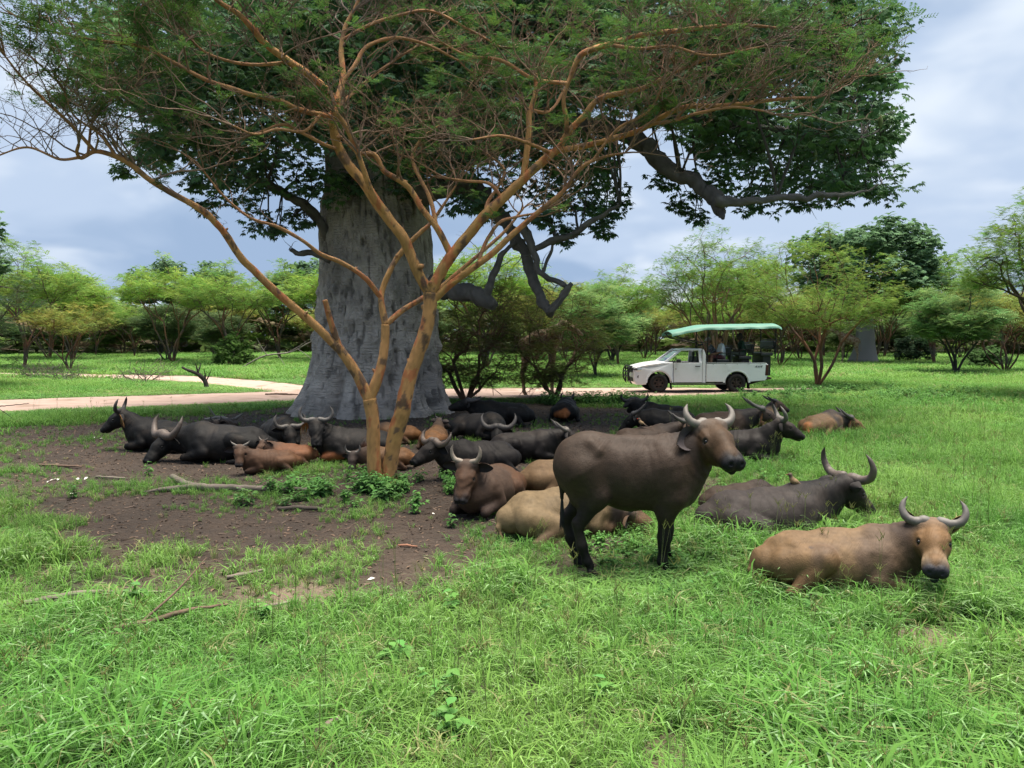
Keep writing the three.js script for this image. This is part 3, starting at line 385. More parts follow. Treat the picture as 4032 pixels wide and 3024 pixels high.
// ---------------------------------------------------------------- trees
const barkBump = noiseTexture(512, (u, v) => { const a = tfbm(u, v, 6, 51, 6), w = tfbm(u, v, 14, 53, 3); return 0.6 * a + 0.4 * Math.abs(Math.sin((v * 9 + 1.6 * tfbm(u, v, 4, 58, 4)) * 6.283)) * w; });
const barkMat = std({ vertexColors: true, roughness: 0.9, bumpMap: repeated(barkBump, 3, 2.2), bumpScale: 0.035 });
const smoothBark = std({ vertexColors: true, roughness: 0.85, bumpMap: repeated(noiseTexture(512, (u, v) => 0.5 * tfbm(u, v, 8, 151, 6) + 0.5 * tfbm(u, v, 50, 157, 3)), 3, 2), bumpScale: 0.016 });
const twigMat = std({ vertexColors: true, roughness: 0.95 });
const leafy = (o) => new THREE.MeshPhysicalMaterial({ vertexColors: true, roughness: 1, specularIntensity: 0.2, side: THREE.DoubleSide, transmission: 0.38, thickness: 0, ...o });
const leafMat = leafy({});
// feathery spray: thin pinnate leaves fanned out, r reach, n leaves, m leaflet pairs
function feather(seed, r, n, m, ll, lw) {
  const R = rng(seed), G = new Geo();
  for (let k = 0; k < n; k++) {
    const a = R() * 6.283, e = (R() - 0.35) * 0.9, L = r * (0.5 + 0.6 * R()), d = V(Math.cos(a) * Math.cos(e), Math.sin(e), Math.sin(a) * Math.cos(e)), side = V(-Math.sin(a), (R() - 0.5) * 0.6, Math.cos(a)).normalize(), o = V((R() - 0.5) * r * 0.5, (R() - 0.5) * r * 0.3, (R() - 0.5) * r * 0.5), q = 0.75 + 0.5 * R();
    for (let j = 0; j < m; j++) for (const s of [-1, 1]) {
      const t = (j + 0.6) / m, p = o.clone().addScaledVector(d, L * t); p.y -= 0.25 * L * t * t; const l = ll * (1 - 0.4 * Math.abs(t - 0.5)) * (0.8 + 0.4 * R()), c = [q * (0.9 + 0.2 * R()), q, q * 0.9], e1 = p.clone().addScaledVector(side, s * l).addScaledVector(d, l * 0.35), w = d.clone().multiplyScalar(lw * 0.5);
      const A = G.v(p.x, p.y, p.z, c), B = G.v((p.x + e1.x) / 2 + w.x, (p.y + e1.y) / 2 + w.y + lw * 0.2, (p.z + e1.z) / 2 + w.z, c), C = G.v(e1.x, e1.y, e1.z, c), D = G.v((p.x + e1.x) / 2 - w.x, (p.y + e1.y) / 2 - w.y + lw * 0.2, (p.z + e1.z) / 2 - w.z, c); G.quad(A, B, C, D);
    }
  }
  return G.build();
}
// rosette of drooping hand-shaped leaves
function palmate(seed, n, ll, lw, reach) {
  const R = rng(seed), G = new Geo();
  for (let k = 0; k < n; k++) {
    const a = k / n * 6.283 + R(), e = (R() - 0.4) * 1.2, d = V(Math.cos(a) * Math.cos(e), Math.sin(e), Math.sin(a) * Math.cos(e)), o = d.clone().multiplyScalar(reach * (0.5 + 0.5 * R())), q = 0.75 + 0.5 * R(), nrm = V((R() - 0.5) * 0.7, 1, (R() - 0.5) * 0.7).normalize(), f = V(d.x, -0.25, d.z).normalize(), s = nrm.clone().cross(f).normalize();
    for (let j = -2; j <= 2; j++) {
      const th = j * 0.62, dir = f.clone().multiplyScalar(Math.cos(th)).addScaledVector(s, Math.sin(th)), L = ll * (1 - 0.13 * Math.abs(j)) * (0.85 + 0.3 * R()), wv = s.clone().multiplyScalar(Math.cos(th)).addScaledVector(f, -Math.sin(th)).multiplyScalar(lw * 0.5), c = [q, q, q * (0.85 + 0.3 * R())];
      const P = (t, w, dy) => { const p = o.clone().addScaledVector(dir, L * t).addScaledVector(wv, w); return G.v(p.x, p.y - 0.35 * L * t * t + dy, p.z, c); };
      const A = P(0.08, 0, 0), B = P(0.6, 1, 0.004), C = P(1, 0, 0), D = P(0.6, -1, 0.004), M = P(0.6, 0, -0.005); G.tri(A, B, M); G.tri(B, C, M); G.tri(C, D, M); G.tri(D, A, M);
    }
  }
  return G.build();
}
// limbs grown from a point towards a cloud of targets, halving the cloud at every fork
function growTo(G, from, targets, R, o) {
  const tip = o.tip, rad = (n) => Math.min(o.max || 9, tip * Math.pow(n, o.pow || 0.5));
  const rec = (p, list, r0, depth) => {
    if (list.length === 1) { const t = list[0], m = [(p[0] + t[0]) / 2 + (R() - 0.5) * o.wig * 2, (p[1] + t[1]) / 2 + (R() - 0.5) * o.wig * 2, (p[2] + t[2]) / 2 + (R() - 0.5) * o.wig * 2]; tube(G, curve([[...p, Math.min(r0, tip * 1.3)], [...m, tip], [t[0], t[1], t[2], tip * 0.4]], o.step), { seg: o.seg || 4, col: o.col }); return; }
    const k = Math.min(list.length, depth === 0 && o.stems ? o.stems : list.length > 5 && R() < 0.4 ? 3 : 2), seeds = []; let c = list[Math.floor(R() * list.length)];
    for (let i = 0; i < k; i++) { seeds.push(c); let best = -1; for (const t of list) { const d = Math.min(...seeds.map((q) => (t[0] - q[0]) ** 2 + (t[1] - q[1]) ** 2 + (t[2] - q[2]) ** 2)); if (d > best) { best = d; c = t; } } }
    const groups = seeds.map(() => []); for (const t of list) { let b = 0, bd = 1e9; seeds.forEach((q, i) => { const d = (t[0] - q[0]) ** 2 + (t[1] - q[1]) ** 2 + (t[2] - q[2]) ** 2; if (d < bd) { bd = d; b = i; } }); groups[b].push(t); }
    for (const g of groups) {
      if (!g.length) continue;
      const q = [0, 1, 2].map((i) => g.reduce((a, t) => a + t[i], 0) / g.length), f = depth === 0 ? (o.first || 0.45) : 0.4 + 0.2 * R(), lift = (o.lift || 0) * (depth === 0 ? 1 : 0.3), dist = Math.hypot(q[0] - p[0], q[1] - p[1], q[2] - p[2]);
      const e = [mix(p[0], q[0], f) + (R() - 0.5) * o.wig * dist * 0.3, mix(p[1], q[1], f + lift * 0.2) + (R() - 0.5) * o.wig * dist * 0.3, mix(p[2], q[2], f) + (R() - 0.5) * o.wig * dist * 0.3], r1 = rad(g.length), m = [mix(p[0], e[0], 0.5) + (R() - 0.5) * o.wig * dist * 0.25, mix(p[1], e[1], 0.5) + lift * dist * 0.06, mix(p[2], e[2], 0.5) + (R() - 0.5) * o.wig * dist * 0.25];
      const ra = Math.min(r0, r1 * 1.18); tube(G, curve([[...p, ra], [...m, (ra + r1) / 2], [...e, r1]], o.step), { seg: r1 > o.tip * 4 ? (o.seg || 4) + 3 : o.seg || 4, col: o.col, rough: 0.2 });
      rec(e, g, r1, depth + 1);
    }
  };
  rec(from, targets, rad(targets.length) * 1.05, 0);
}
const ORANGE = [0.27, 0.125, 0.045], RED = [0.13, 0.05, 0.025], GREYBARK = [0.09, 0.075, 0.062];
const barkTint = (a, b, f = 3) => (t, g, p, r) => { const n = fbm(p[0] * f, p[1] * f, p[2] * f, 3), k = smooth(0.4, 0.62, n), m = 0.75 + 0.5 * vnoise(p[0] * 24, p[1] * 24, p[2] * 24); return [0, 1, 2].map((i) => mix(a[i], b[i], k) * m); };

// ---- the forked acacia in front of the big trunk
{
  const root = thing('acacia_tree', 'two stemmed orange barked acacia standing in front of the huge grey trunk', 'tree', 0, 0, 0), R = rng(808);
  const tw = new Geo(), fine = new Geo(), sprays = [];
  const bark = (t, a, p, r) => { const n = fbm(p[0] * 4, p[1] * 3, p[2] * 4, 4), f = vnoise(p[0] * 40, p[1] * 16, p[2] * 40), rust = smooth(0.57, 0.63, fbm(p[0] * 9 + 9, p[1] * 4.2, p[2] * 9, 4)), moss = smooth(0.5, 0.7, fbm(p[0] * 2.4 + 31, p[1] * 2, p[2] * 2.4, 3)), dark = smooth(0.6, 0.66, fbm(p[0] * 10, p[1] * 6 + 50, p[2] * 10, 4)), thin = 1 - smooth(0.018, 0.05, r); let c = [mix(0.44, 0.36, moss), mix(0.23, 0.2, moss), mix(0.082, 0.062, moss)]; c = c.map((v, i) => mix(v, [0.40, 0.125, 0.045][i], rust * 0.8)); c = c.map((v, i) => mix(v, [0.07, 0.045, 0.035][i], dark * 0.8)); c = c.map((v, i) => mix(v, [0.33, 0.17, 0.085][i], thin * 0.75 * (0.4 + n))); return c.map((v) => v * (0.55 + 0.4 * n + 0.45 * f)); };
  const twigCol = (t, a, p) => { const n = 0.6 + 0.8 * vnoise(p[0] * 6, p[1] * 6, p[2] * 6), k = vnoise(p[0] * 1.3, p[1] * 1.3, p[2] * 1.3); return [mix(0.15, 0.24, k) * n, mix(0.115, 0.13, k) * n, mix(0.095, 0.07, k) * n]; };
  const addSprays = (x, y, z, n, sp) => { if (R() > 0.02 + mix(0.058, 0.2, smooth(-3.2, -5.2, x)) * smooth(4.2, 6, y)) return; n = 2 + Math.floor(R() * 3); for (let i = 0; i < n; i++) sprays.push([x + (R() - 0.5) * sp, y + (R() - 0.3) * sp * 0.6, z + (R() - 0.5) * sp, (R() - 0.5) * 0.7, R() * 6.28, (R() - 0.5) * 0.7, 0.7 + 0.6 * R(), 0.7 + 0.6 * R(), 0.7 + 0.6 * R(), ...(() => { const k = R(), q = 0.75 + 0.5 * R(); return [mix(0.05, 0.1, k * k) * q, mix(0.105, 0.17, k) * q, mix(0.036, 0.036, k) * q]; })()]); };
  const twig = (p, dir, len, r, lvl) => { // crooked thorny twig
    const n = 4 + Math.floor(len * 5), pts = [[p[0], p[1], p[2], r]], d = dir.clone(), q = V(...p);
    for (let i = 1; i <= n; i++) {
      d.x += (R() - 0.5) * 0.75; d.y += (R() - 0.45) * 0.6; d.z += (R() - 0.5) * 0.75; d.y = clamp(d.y, -0.5, 0.8); d.normalize(); q.addScaledVector(d, len / n); pts.push([q.x, q.y, q.z, r * (1 - 0.8 * i / n)]);
      if (lvl > 0 && R() < 0.42) { const e = V(R() - 0.5, R() * 0.7 - 0.15, R() - 0.5).normalize().lerp(d, 0.45).normalize(); twig([q.x, q.y, q.z], e, len * (0.35 + 0.35 * R()), r * 0.55, lvl - 1); }
      if (lvl < 2 && R() < 0.34) addSprays(q.x, q.y, q.z, 1, 0.14);
      if (R() < 0.5) { const e = V(R() - 0.5, R() - 0.4, R() - 0.5).normalize(); tube(fine, [[q.x, q.y, q.z, 0.0028], [q.x + e.x * 0.06, q.y + e.y * 0.06, q.z + e.z * 0.06, 0.0012]], { seg: 3, col: twigCol }); }
    }
    tube(r > 0.006 ? tw : fine, pts, { seg: r > 0.01 ? 6 : 4, col: twigCol, rough: 0.3 });
    if (lvl === 0) addSprays(q.x, q.y, q.z, 1, 0.16);
  };
  const wood = [];
  for (const [grow, ctl] of ACACIA) {
    if (ctl[0][1] > 0.3) { let best = null, bd = 0.8; for (const q of wood) { const d = Math.hypot(q[0] - ctl[0][0], q[1] - ctl[0][1], q[2] - ctl[0][2]); if (d < bd) { bd = d; best = q; } } if (best) { const o = [0, 1, 2].map((i) => best[i] - ctl[0][i]); ctl.forEach((c, k) => { const w = Math.exp(-k * 0.7); for (let i = 0; i < 3; i++) c[i] += o[i] * w; }); } } // each limb springs from the wood of its parent
    const big = ctl[0][3] > 0.04, pts = curve(ctl, big ? 0.022 : 0.045), G = new Geo();
    tube(G, pts, { seg: big ? 30 : 10, col: bark, rough: big ? 0.2 : 0.3 });
    for (let i = 2; i < pts.length - 1; i++) if (R() < (big ? 0.025 : 0.045)) { const p = pts[i], e = V(R() - 0.5, R() * 0.5, R() - 0.5).normalize(), r = p[3] * (0.3 + 0.3 * R()); tube(G, [[p[0], p[1], p[2], r * 1.2], [p[0] + e.x * p[3] * 1.35, p[1] + e.y * p[3] * 1.35, p[2] + e.z * p[3] * 1.35, r], [p[0] + e.x * p[3] * (1.5 + R()), p[1] + e.y * p[3] * 1.7, p[2] + e.z * p[3] * (1.5 + R()), r * 0.6]], { seg: 7, col: bark, rough: 0.3 }); } // knots and stubs
    part(big && ctl[0][1] < 1 ? 'trunk' : 'limb', G.build(), smoothBark, root);
    wood.push(...pts);
    if (!grow) continue;
    const L = pts.length, from = grow === 1 ? 0.42 : 0.2;
    for (let i = Math.floor(L * from); i < L; i++) if (R() < (grow === 1 ? 0.2 : 0.29)) {
      const p = pts[i], q = pts[Math.min(L - 1, i + 3)], d = V(q[0] - p[0], q[1] - p[1], q[2] - p[2]); if (d.lengthSq() < 1e-6) continue; d.normalize().lerp(V((R() - 0.5) * 2, 0.25 + R() * 0.75, (R() - 0.5) * 2).normalize(), 0.72).normalize();
      if (p[1] < 4.15) { if (R() < 0.6) continue; twig(p, d, 0.35 + 0.4 * R(), 0.008, 1); } else twig(p, d, 0.6 + 0.75 * R(), Math.min(0.016, p[3] * 0.55), 2);
    }
    const e = pts[L - 1], dd = V(e[0] - pts[L - 4][0], e[1] - pts[L - 4][1], e[2] - pts[L - 4][2]).normalize(); for (let k = 0; k < 3; k++) twig(e, dd.clone().lerp(V(R() - 0.5, R() * 0.5, R() - 0.5), 0.4).normalize(), 0.8 + 0.6 * R(), 0.012, 2);
  }
  part('twigs', tw.build(), twigMat, root); part('fine_twigs', fine.build(), twigMat, root).userData.kind = 'stuff';
  instanced('crown', feather(61, 0.16, 4, 5, 0.034, 0.017), leafMat, sprays, root, true);
  console.log('acacia sprays', sprays.length, 'tris', (tw.i.length + fine.i.length) / 3);
}

// ---- the huge baobab
const BX = -4.12, BZ = -22.9;
{
  const root = thing('baobab_tree', 'huge grey baobab with fluted swollen trunk and wide dark green crown', 'tree', 0, 0, 0), R = rng(91);
  const prof = [[-0.3, 2.6], [-0.05, 2.42], [0.25, 2.24], [0.62, 2.1], [1.1, 1.98], [1.67, 1.84], [2.72, 1.7], [3.76, 1.62], [4.8, 1.58], [5.85, 1.52], [7.2, 1.4], [8.6, 1.18], [9.8, 0.8], [10.4, 0.3]];
  const rad = (y) => { for (let i = 0; i + 1 < prof.length; i++) if (y <= prof[i + 1][0]) { const t = (y - prof[i][0]) / (prof[i + 1][0] - prof[i][0]); return mix(prof[i][1], prof[i + 1][1], t * t * (3 - 2 * t) * 0.5 + t * 0.5); } return 0.2; };
  const creases = [[1.86, 0.34, 0.10, 2.6], [1.13, 0.30, 0.09, 3.4], [1.52, 0.13, 0.07, 1.9], [0.55, 0.2, 0.1, 2.2], [2.6, 0.22, 0.12, 2.0], [3.6, 0.3, 0.1, 3], [4.6, 0.3, 0.1, 3], [5.5, 0.25, 0.1, 2.5]]; // angle, depth, half width, height it reaches
  const G = new Geo(), NA = 300, ys = []; for (let y = -0.3; y < 10.41; y += y < 3 ? 0.045 : 0.09) ys.push(y);
  const pos = (a, y) => {
    let r = rad(y); const ca = Math.cos(a), sa = Math.sin(a), root = 1 - smooth(-0.2, 1.1, y);
    for (const [ang, dep, w, hgt] of creases) { let d = Math.abs(a - ang); d = Math.min(d, 6.2832 - d); const wob = (fbm(ang * 9, y * 1.2, 3, 2) - 0.5) * 0.16, k = 1 - smooth(hgt * 0.25, hgt, y); let dd = Math.abs(((a - ang - wob + 9.4248) % 6.2832) - 3.1416); r -= dep * k * Math.exp(-((dd / w) ** 1.4)); r += dep * 0.28 * k * Math.exp(-(((dd - w * 2.4) / (w * 1.5)) ** 2)); }
    r += root * 0.34 * (fbm(ca * 3.2 + 5, sa * 3.2, 1, 3) - 0.35) + (fbm(ca * 1.3, sa * 1.3, y * 0.28, 3) - 0.5) * 0.3 + (fbm(ca * 4, sa * 4, y * 0.9, 3) - 0.5) * 0.12 + (fbm(ca * 14 + y * 0.4, sa * 14, y * 3.4, 3) - 0.5) * 0.085 + (fbm(ca * 7, sa * 7, y * 0.35 + 4, 3) - 0.5) * 0.16;
    r -= smooth(0.7, 0.78, fbm(a * 9, y * 1.7, 41, 2)) * 0.07; r += smooth(0.7, 0.8, fbm(a * 5 + 40, y * 1.4, 11, 2)) * 0.1; r -= 0.05 * smooth(0.66, 0.72, fbm(a * 17, y * 3.2 + a * 4, 17, 2)); r += 0.022 * Math.sin(y * 9 + 5 * fbm(ca * 3, sa * 3, y * 0.7, 2)) * smooth(0.45, 0.65, fbm(ca * 4 + 9, sa * 4, y * 0.8, 2));
    return [BX + ca * r + 0.12 * Math.sin(y * 0.35), y, BZ + sa * r];
  };
  const rows = ys.map((y) => { const row = []; for (let i = 0; i <= NA; i++) { const a = (i % NA) / NA * 6.28319, p = pos(a, y), n = fbm(p[0] * 1.5, y * 1.3, p[2] * 1.5, 4), f = fbm(p[0] * 6, y * 8, p[2] * 6, 3), scar = smooth(0.66, 0.72, fbm(a * 17, y * 3.2 + a * 4, 17, 2)), pale = smooth(0.42, 0.62, fbm(p[0] * 0.8 + 3, y * 0.9, p[2] * 0.8, 4)); const q = (0.66 + 0.6 * n + 0.45 * (f - 0.5)) * (1 - 0.5 * scar); row.push(G.v(...p, [mix(0.29, 0.42, pale) * q, mix(0.258, 0.37, pale) * q, mix(0.23, 0.325, pale) * q], a * 1.8, y)); } return row; });
  for (let j = 0; j + 1 < ys.length; j++) for (let i = 0; i < NA; i++) G.quad(rows[j][i], rows[j + 1][i], rows[j + 1][i + 1], rows[j][i + 1]);
  const wrinkle = noiseTexture(512, (u, v) => { const a = tfbm(u, v, 5, 61, 6), g = Math.abs(tfbm(u, (v * 3) % 1, 7, 67, 4) - 0.5) * 2, s = smooth(0.62, 0.7, tfbm((u * 3) % 1, v, 8, 71, 3)); return clamp(0.35 * a + 0.5 * Math.pow(g, 0.5) - 0.35 * s + 0.15); });
  part('trunk', G.build(), std({ vertexColors: true, roughness: 0.88, bumpMap: repeated(wrinkle, 0.8, 0.6), bumpScale: 0.09 }), root);
  const col = (t, a, p) => { const q = 0.6 + 0.7 * fbm(p[0] * 4, p[1] * 4, p[2] * 4, 4), s = vnoise(p[0] * 2, p[1] * 14, p[2] * 14); return [0.13 * q, 0.118 * q, 0.108 * q].map((v) => v * (0.6 + 0.8 * s)); };
  for (const ctl of BAOBAB_LIMBS) { const L = new Geo(), c2 = curve(ctl, 0.1); c2.forEach((p, i) => { const k = Math.min(i, 8) / 8; p[0] += k * (vnoise(i * 0.35, p[1] * 3, ctl[0][0]) - 0.5) * 0.16; p[1] += k * (vnoise(i * 0.35, p[0] * 3, 9 + ctl[0][0]) - 0.5) * 0.16; p[3] *= (0.72 + 0.3 * vnoise(i * 0.45, 5, ctl[0][1])); }); tube(L, c2, { seg: 14, col, rough: 0.55 }); part('limb', L.build(), barkMat, root); }
  { const tw = new Geo(); for (const i of [1, 3, 4, 5, 6, 7, 9]) { const c2 = curve(BAOBAB_LIMBS[i], 0.2); for (let k = 2; k < c2.length; k++) if (R() < 0.5) { const p = c2[k], d = V(R() - 0.5, R() - 0.55, R() - 0.5).normalize(), q = [[p[0], p[1], p[2], 0.016]]; for (let m = 1; m <= 5; m++) { d.x += (R() - 0.5) * 0.7; d.y += (R() - 0.55) * 0.6; d.normalize(); const l = q[m - 1]; q.push([l[0] + d.x * 0.14, l[1] + d.y * 0.14, l[2] + d.z * 0.14, 0.016 * (1 - m / 6)]); } tube(tw, q, { seg: 4, col }); } } part('dead_twigs', tw.build(), twigMat, root).userData.kind = 'stuff'; }
  // branches inside the crown reach every lobe of leaves from the nearest limb
  const Bc = new Geo(), nodes = []; BAOBAB_LIMBS.forEach((c, i) => { if (![1, 2, 3, 5, 6, 7].includes(i)) curve(c, 0.5).forEach((p) => nodes.push(p)); });
  for (let y = 6; y < 10; y += 0.7) nodes.push([BX, y, BZ, 0.5]);
  const lobes = LOBES.slice(); for (let i = 0; i < 70; i++) { const a = R() * 6.283, r = Math.sqrt(R()) * 8.5, y = 9.6 + 3.8 * (1 - (r / 9) ** 2) * R(); lobes.push([BX + 3 + Math.cos(a) * r, y, BZ - 0.6 + Math.sin(a) * r * 0.8, 1.1 + 0.7 * R()]); }
  const sprays = [], small = [];
  const bcol = (t, a, p) => { const q = 0.6 + 0.7 * vnoise(p[0] * 5, p[1] * 5, p[2] * 5); return [0.06 * q, 0.053 * q, 0.048 * q]; };
  for (const [x, y, z, r] of lobes) {
    let best = null, bd = 1e9; for (const p of nodes) { const d = (p[0] - x) ** 2 + (p[1] - y) ** 2 * 0.7 + (p[2] - z) ** 2; if (d < bd) { bd = d; best = p; } }
    const targets = [], nT = Math.max(5, Math.round(9 * r)); for (let i = 0; i < nT; i++) { const d = V(R() - 0.5, R() - 0.5, R() - 0.5).normalize().multiplyScalar(r * (0.55 + 0.4 * R())); targets.push([x + d.x, y + d.y * 0.85, z + d.z]); }
    growTo(Bc, [best[0], best[1], best[2]], targets, R, { tip: 0.012, wig: 0.25, step: 0.3, seg: 4, max: Math.max(0.03, best[3] * 0.6), pow: 0.55, col: bcol, first: 0.6 });
    const N = Math.round(34 * r * r + 44 * r); // clumps of leaves, most of them near the skin of the lobe
    for (let i = 0; i < N; i++) {
      const t = targets[Math.floor(R() * nT)], w = R() < 0.72, d = V(R() - 0.5, R() - 0.5, R() - 0.5).normalize(), rr = w ? r * 0.42 * Math.cbrt(R()) : r * (0.5 + 0.6 * R()), c = w ? t : [x, y, z], k = R(), q = 0.75 + 0.5 * R();
      sprays.push([c[0] + d.x * rr, c[1] + d.y * rr * 0.85, c[2] + d.z * rr, (R() - 0.5) * 1.1, R() * 6.28, (R() - 0.5) * 1.1, 0.8 + 0.5 * R(), 0.8 + 0.5 * R(), 0.8 + 0.5 * R(), mix(0.055, 0.088, k) * q, mix(0.13, 0.19, k) * q, mix(0.062, 0.055, k) * q]);
    }
  }
  part('branches', Bc.build(), twigMat, root);
  instanced('crown', palmate(71, 5, 0.135, 0.056, 0.16), leafy({ specularIntensity: 0.7, transmission: 0.3 }), sprays, root, true);
  console.log('baobab clumps', sprays.length, 'branch tris', Bc.i.length / 3);
  // long green pods hanging from the right-hand limb
  for (const [x, y, z] of [[7.05, 6.55, -18.2], [7.6, 7.2, -18.6], [8.6, 7.35, -18.3]]) { const P = new Geo(), pr = []; for (let i = 0; i <= 8; i++) { const t = i / 8; pr.push([x + 0.01 * Math.sin(t * 3), y - 0.3 * t, z, 0.055 * Math.pow(Math.sin(Math.PI * (0.06 + 0.9 * t)), 0.8)]); } tube(P, [[x, y + 0.5, z, 0.004], [x, y + 0.02, z, 0.004]].concat(pr), { seg: 9, col: (t, a, p) => { const q = 0.8 + 0.4 * vnoise(p[0] * 40, p[1] * 40, p[2] * 40); return [0.11 * q, 0.15 * q, 0.05 * q]; } }); part('fruit_pod', P.build(), twigMat, root); }
}

// ---- trees of the surrounding bush
const TREES = [];
const nearSpray = [feather(81, 0.34, 6, 6, 0.05, 0.03), feather(82, 0.3, 5, 6, 0.045, 0.028)], farSpray = [feather(83, 0.55, 6, 5, 0.1, 0.065)];
function bushTree(seed, o) { // acacia with a broad layered crown; unit metres at its base
  const R = rng(seed), H = o.h, W = o.w, root = new THREE.Group(), T = new Geo(), targets = [];
  const dome = (n) => { for (let i = 0; i < n; i++) { const a = R() * 6.283, r = Math.sqrt(R()), k = o.flat || 0.5, top = H * (1 - (1 - k) * 0.75 * r * r), y = mix(o.low * H, top, o.shell ? Math.pow(R(), 0.55) : R()); const rr = r * W * 0.5 * (0.55 + 0.45 * smooth(o.low * H * 0.8, H * 0.75, y)); targets.push([Math.cos(a) * rr + (o.lean || 0) * y, y * (0.92 + 0.16 * vnoise(Math.cos(a) * 2 + 4, Math.sin(a) * 2, seed)), Math.sin(a) * rr]); } };
  dome(o.n);
  const col = barkTint(o.bark || RED, o.bark2 || GREYBARK, 1.2);
  growTo(T, [0, -0.1, 0], targets, R, { tip: o.tip || 0.011, wig: o.wig || 0.5, step: 0.35, seg: 4, stems: o.stems || 4, pow: o.pow || 0.52, first: o.first || 0.42, lift: o.lift || 0.5, col, max: o.max });
  part('trunk', T.build(), twigMat, root);
  const L = [], g = o.leaf || [0.075, 0.14, 0.03], sp = o.spread || 0.55;
  for (const t of targets) for (let i = 0; i < o.per; i++) { const q = 0.7 + 0.6 * R(), k = R(); L.push([t[0] + (R() - 0.5) * 2 * sp, t[1] + (R() - 0.35) * sp * 0.8, t[2] + (R() - 0.5) * 2 * sp, (R() - 0.5) * 0.5, R() * 6.28, (R() - 0.5) * 0.5, 0.7 + 0.6 * R(), 0.7 + 0.6 * R(), 0.7 + 0.6 * R(), g[0] * q * (0.8 + 0.5 * k), g[1] * q, g[2] * q]); }
  instanced('crown', o.spray, o.mat || leafMat, L, root, true);
  return root;
}
let triCount = 0;
function plantTree(proto, name, label, x, z, turn, s, group, sy) { const t = proto.clone(); t.name = numbered(name); t.position.set(x, ground(x, z) - 0.02, z); t.rotation.y = turn; t.scale.set(s, sy || s, s); scene.add(t); tag(t, label, 'tree', group); TREES.push([x, z]); return t; }
{
  const bright = [0.17, 0.3, 0.055], mid = [0.135, 0.245, 0.052], olive = [0.18, 0.22, 0.055], blue = [0.13, 0.24, 0.085], dark = [0.07, 0.12, 0.05];
  const umb = bushTree(301, { h: 7.8, w: 8.5, low: 0.62, n: 130, per: 6, stems: 4, leaf: bright, spray: farSpray[0], flat: 0.68, bark: [0.17, 0.085, 0.045] });
  const umb2 = bushTree(302, { h: 7.0, w: 7.5, low: 0.58, n: 115, per: 5, stems: 5, leaf: mid, spray: farSpray[0], flat: 0.6, bark: [0.14, 0.065, 0.035] });
  const umb3 = bushTree(303, { h: 6.2, w: 7.2, low: 0.55, n: 110, per: 4, stems: 6, leaf: olive, spray: farSpray[0], flat: 0.7, wig: 0.7 });
  const bushy = bushTree(304, { h: 5.4, w: 5.4, low: 0.36, n: 100, per: 9, stems: 4, leaf: blue, spray: farSpray[0], flat: 0.35, bark: [0.045, 0.04, 0.036], bark2: [0.03, 0.027, 0.025], spread: 0.5 });
  const shade = bushTree(305, { h: 4.2, w: 5.4, low: 0.45, n: 70, per: 10, stems: 4, leaf: dark, spray: farSpray[0], flat: 0.6, bark: [0.06, 0.045, 0.035] });
  const tall = bushTree(306, { h: 9.4, w: 10.5, low: 0.42, n: 230, per: 14, stems: 7, leaf: mid, spray: nearSpray[0], flat: 0.4, bark: [0.23, 0.125, 0.07], bark2: [0.11, 0.08, 0.06], first: 0.34, tip: 0.013, shell: 1 });
  const thinT = bushTree(307, { h: 7.2, w: 8.4, low: 0.38, n: 170, per: 12, stems: 4, leaf: [0.14, 0.235, 0.05], spray: nearSpray[1], flat: 0.3, bark: [0.17, 0.075, 0.04], bark2: [0.1, 0.06, 0.045], tip: 0.009, first: 0.36 });
  const edge = bushTree(308, { h: 7.4, w: 8.6, low: 0.55, n: 190, per: 14, stems: 6, leaf: [0.13, 0.24, 0.045], spray: nearSpray[0], flat: 0.4, bark: [0.12, 0.06, 0.04], bark2: [0.07, 0.05, 0.04], tip: 0.012, first: 0.5, lift: 0.2, shell: 1 });
  const thorn = bushTree(309, { h: 4.3, w: 5.6, low: 0.12, n: 190, per: 7, stems: 5, leaf: [0.085, 0.115, 0.03], spray: nearSpray[1], flat: 0.5, bark: [0.13, 0.07, 0.045], bark2: [0.07, 0.05, 0.04], tip: 0.008, wig: 0.8, spread: 0.35 });
  const darkBig = bushTree(310, { h: 7.6, w: 9, low: 0.08, n: 170, per: 10, stems: 4, leaf: [0.05, 0.095, 0.04], spray: nearSpray[0], flat: 0.4, bark: [0.05, 0.04, 0.033], spread: 0.6, shell: 1 });
  const G1 = 'acacias of the surrounding bush', P = (k, n, l, x, z, t, s, sy) => plantTree(k, n, l, x, z, t, s, G1, sy);
  P(umb, 'acacia_tree', 'bright green umbrella acacia on an orange trunk, left meadow behind the dead stump', -27.8, -63, 0.4, 1.05);
  P(umb2, 'acacia_tree', 'acacia on a leaning reddish trunk just left of the huge grey trunk', -21.4, -58, 2.1, 1.05);
  P(umb3, 'acacia_tree', 'low spreading olive acacia with bare lower twigs at the left meadow edge', -28.2, -49, 0, 0.72);
  P(umb2, 'acacia_tree', 'green acacia rising behind the dark bush at the left edge', -33, -52, 4, 1.15);
  P(umb, 'acacia_tree', 'yellow green acacia crown between the left umbrella acacia and the dark bush', -40, -70, 1, 1.0);
  P(shade, 'acacia_tree', 'small dark shaded acacia with four stems in the left background', -30.5, -68, 1, 1.15);
  P(tall, 'acacia_tree', 'tall many stemmed acacia right behind the white pickup', 13.5, -52, 0.5, 1.0);
  P(thinT, 'acacia_tree', 'slender red stemmed acacia behind the tail of the pickup', 13.84, -34.8, 2.6, 1.0);
  P(bushy, 'acacia_tree', 'rounded blue green tree on a dark trunk in the right meadow', 26.1, -45.2, 0, 1.08);
  P(edge, 'acacia_tree', 'reddish stemmed acacia leaning in from the right edge of the view', 20.2, -28.2, 1.1, 1.0);
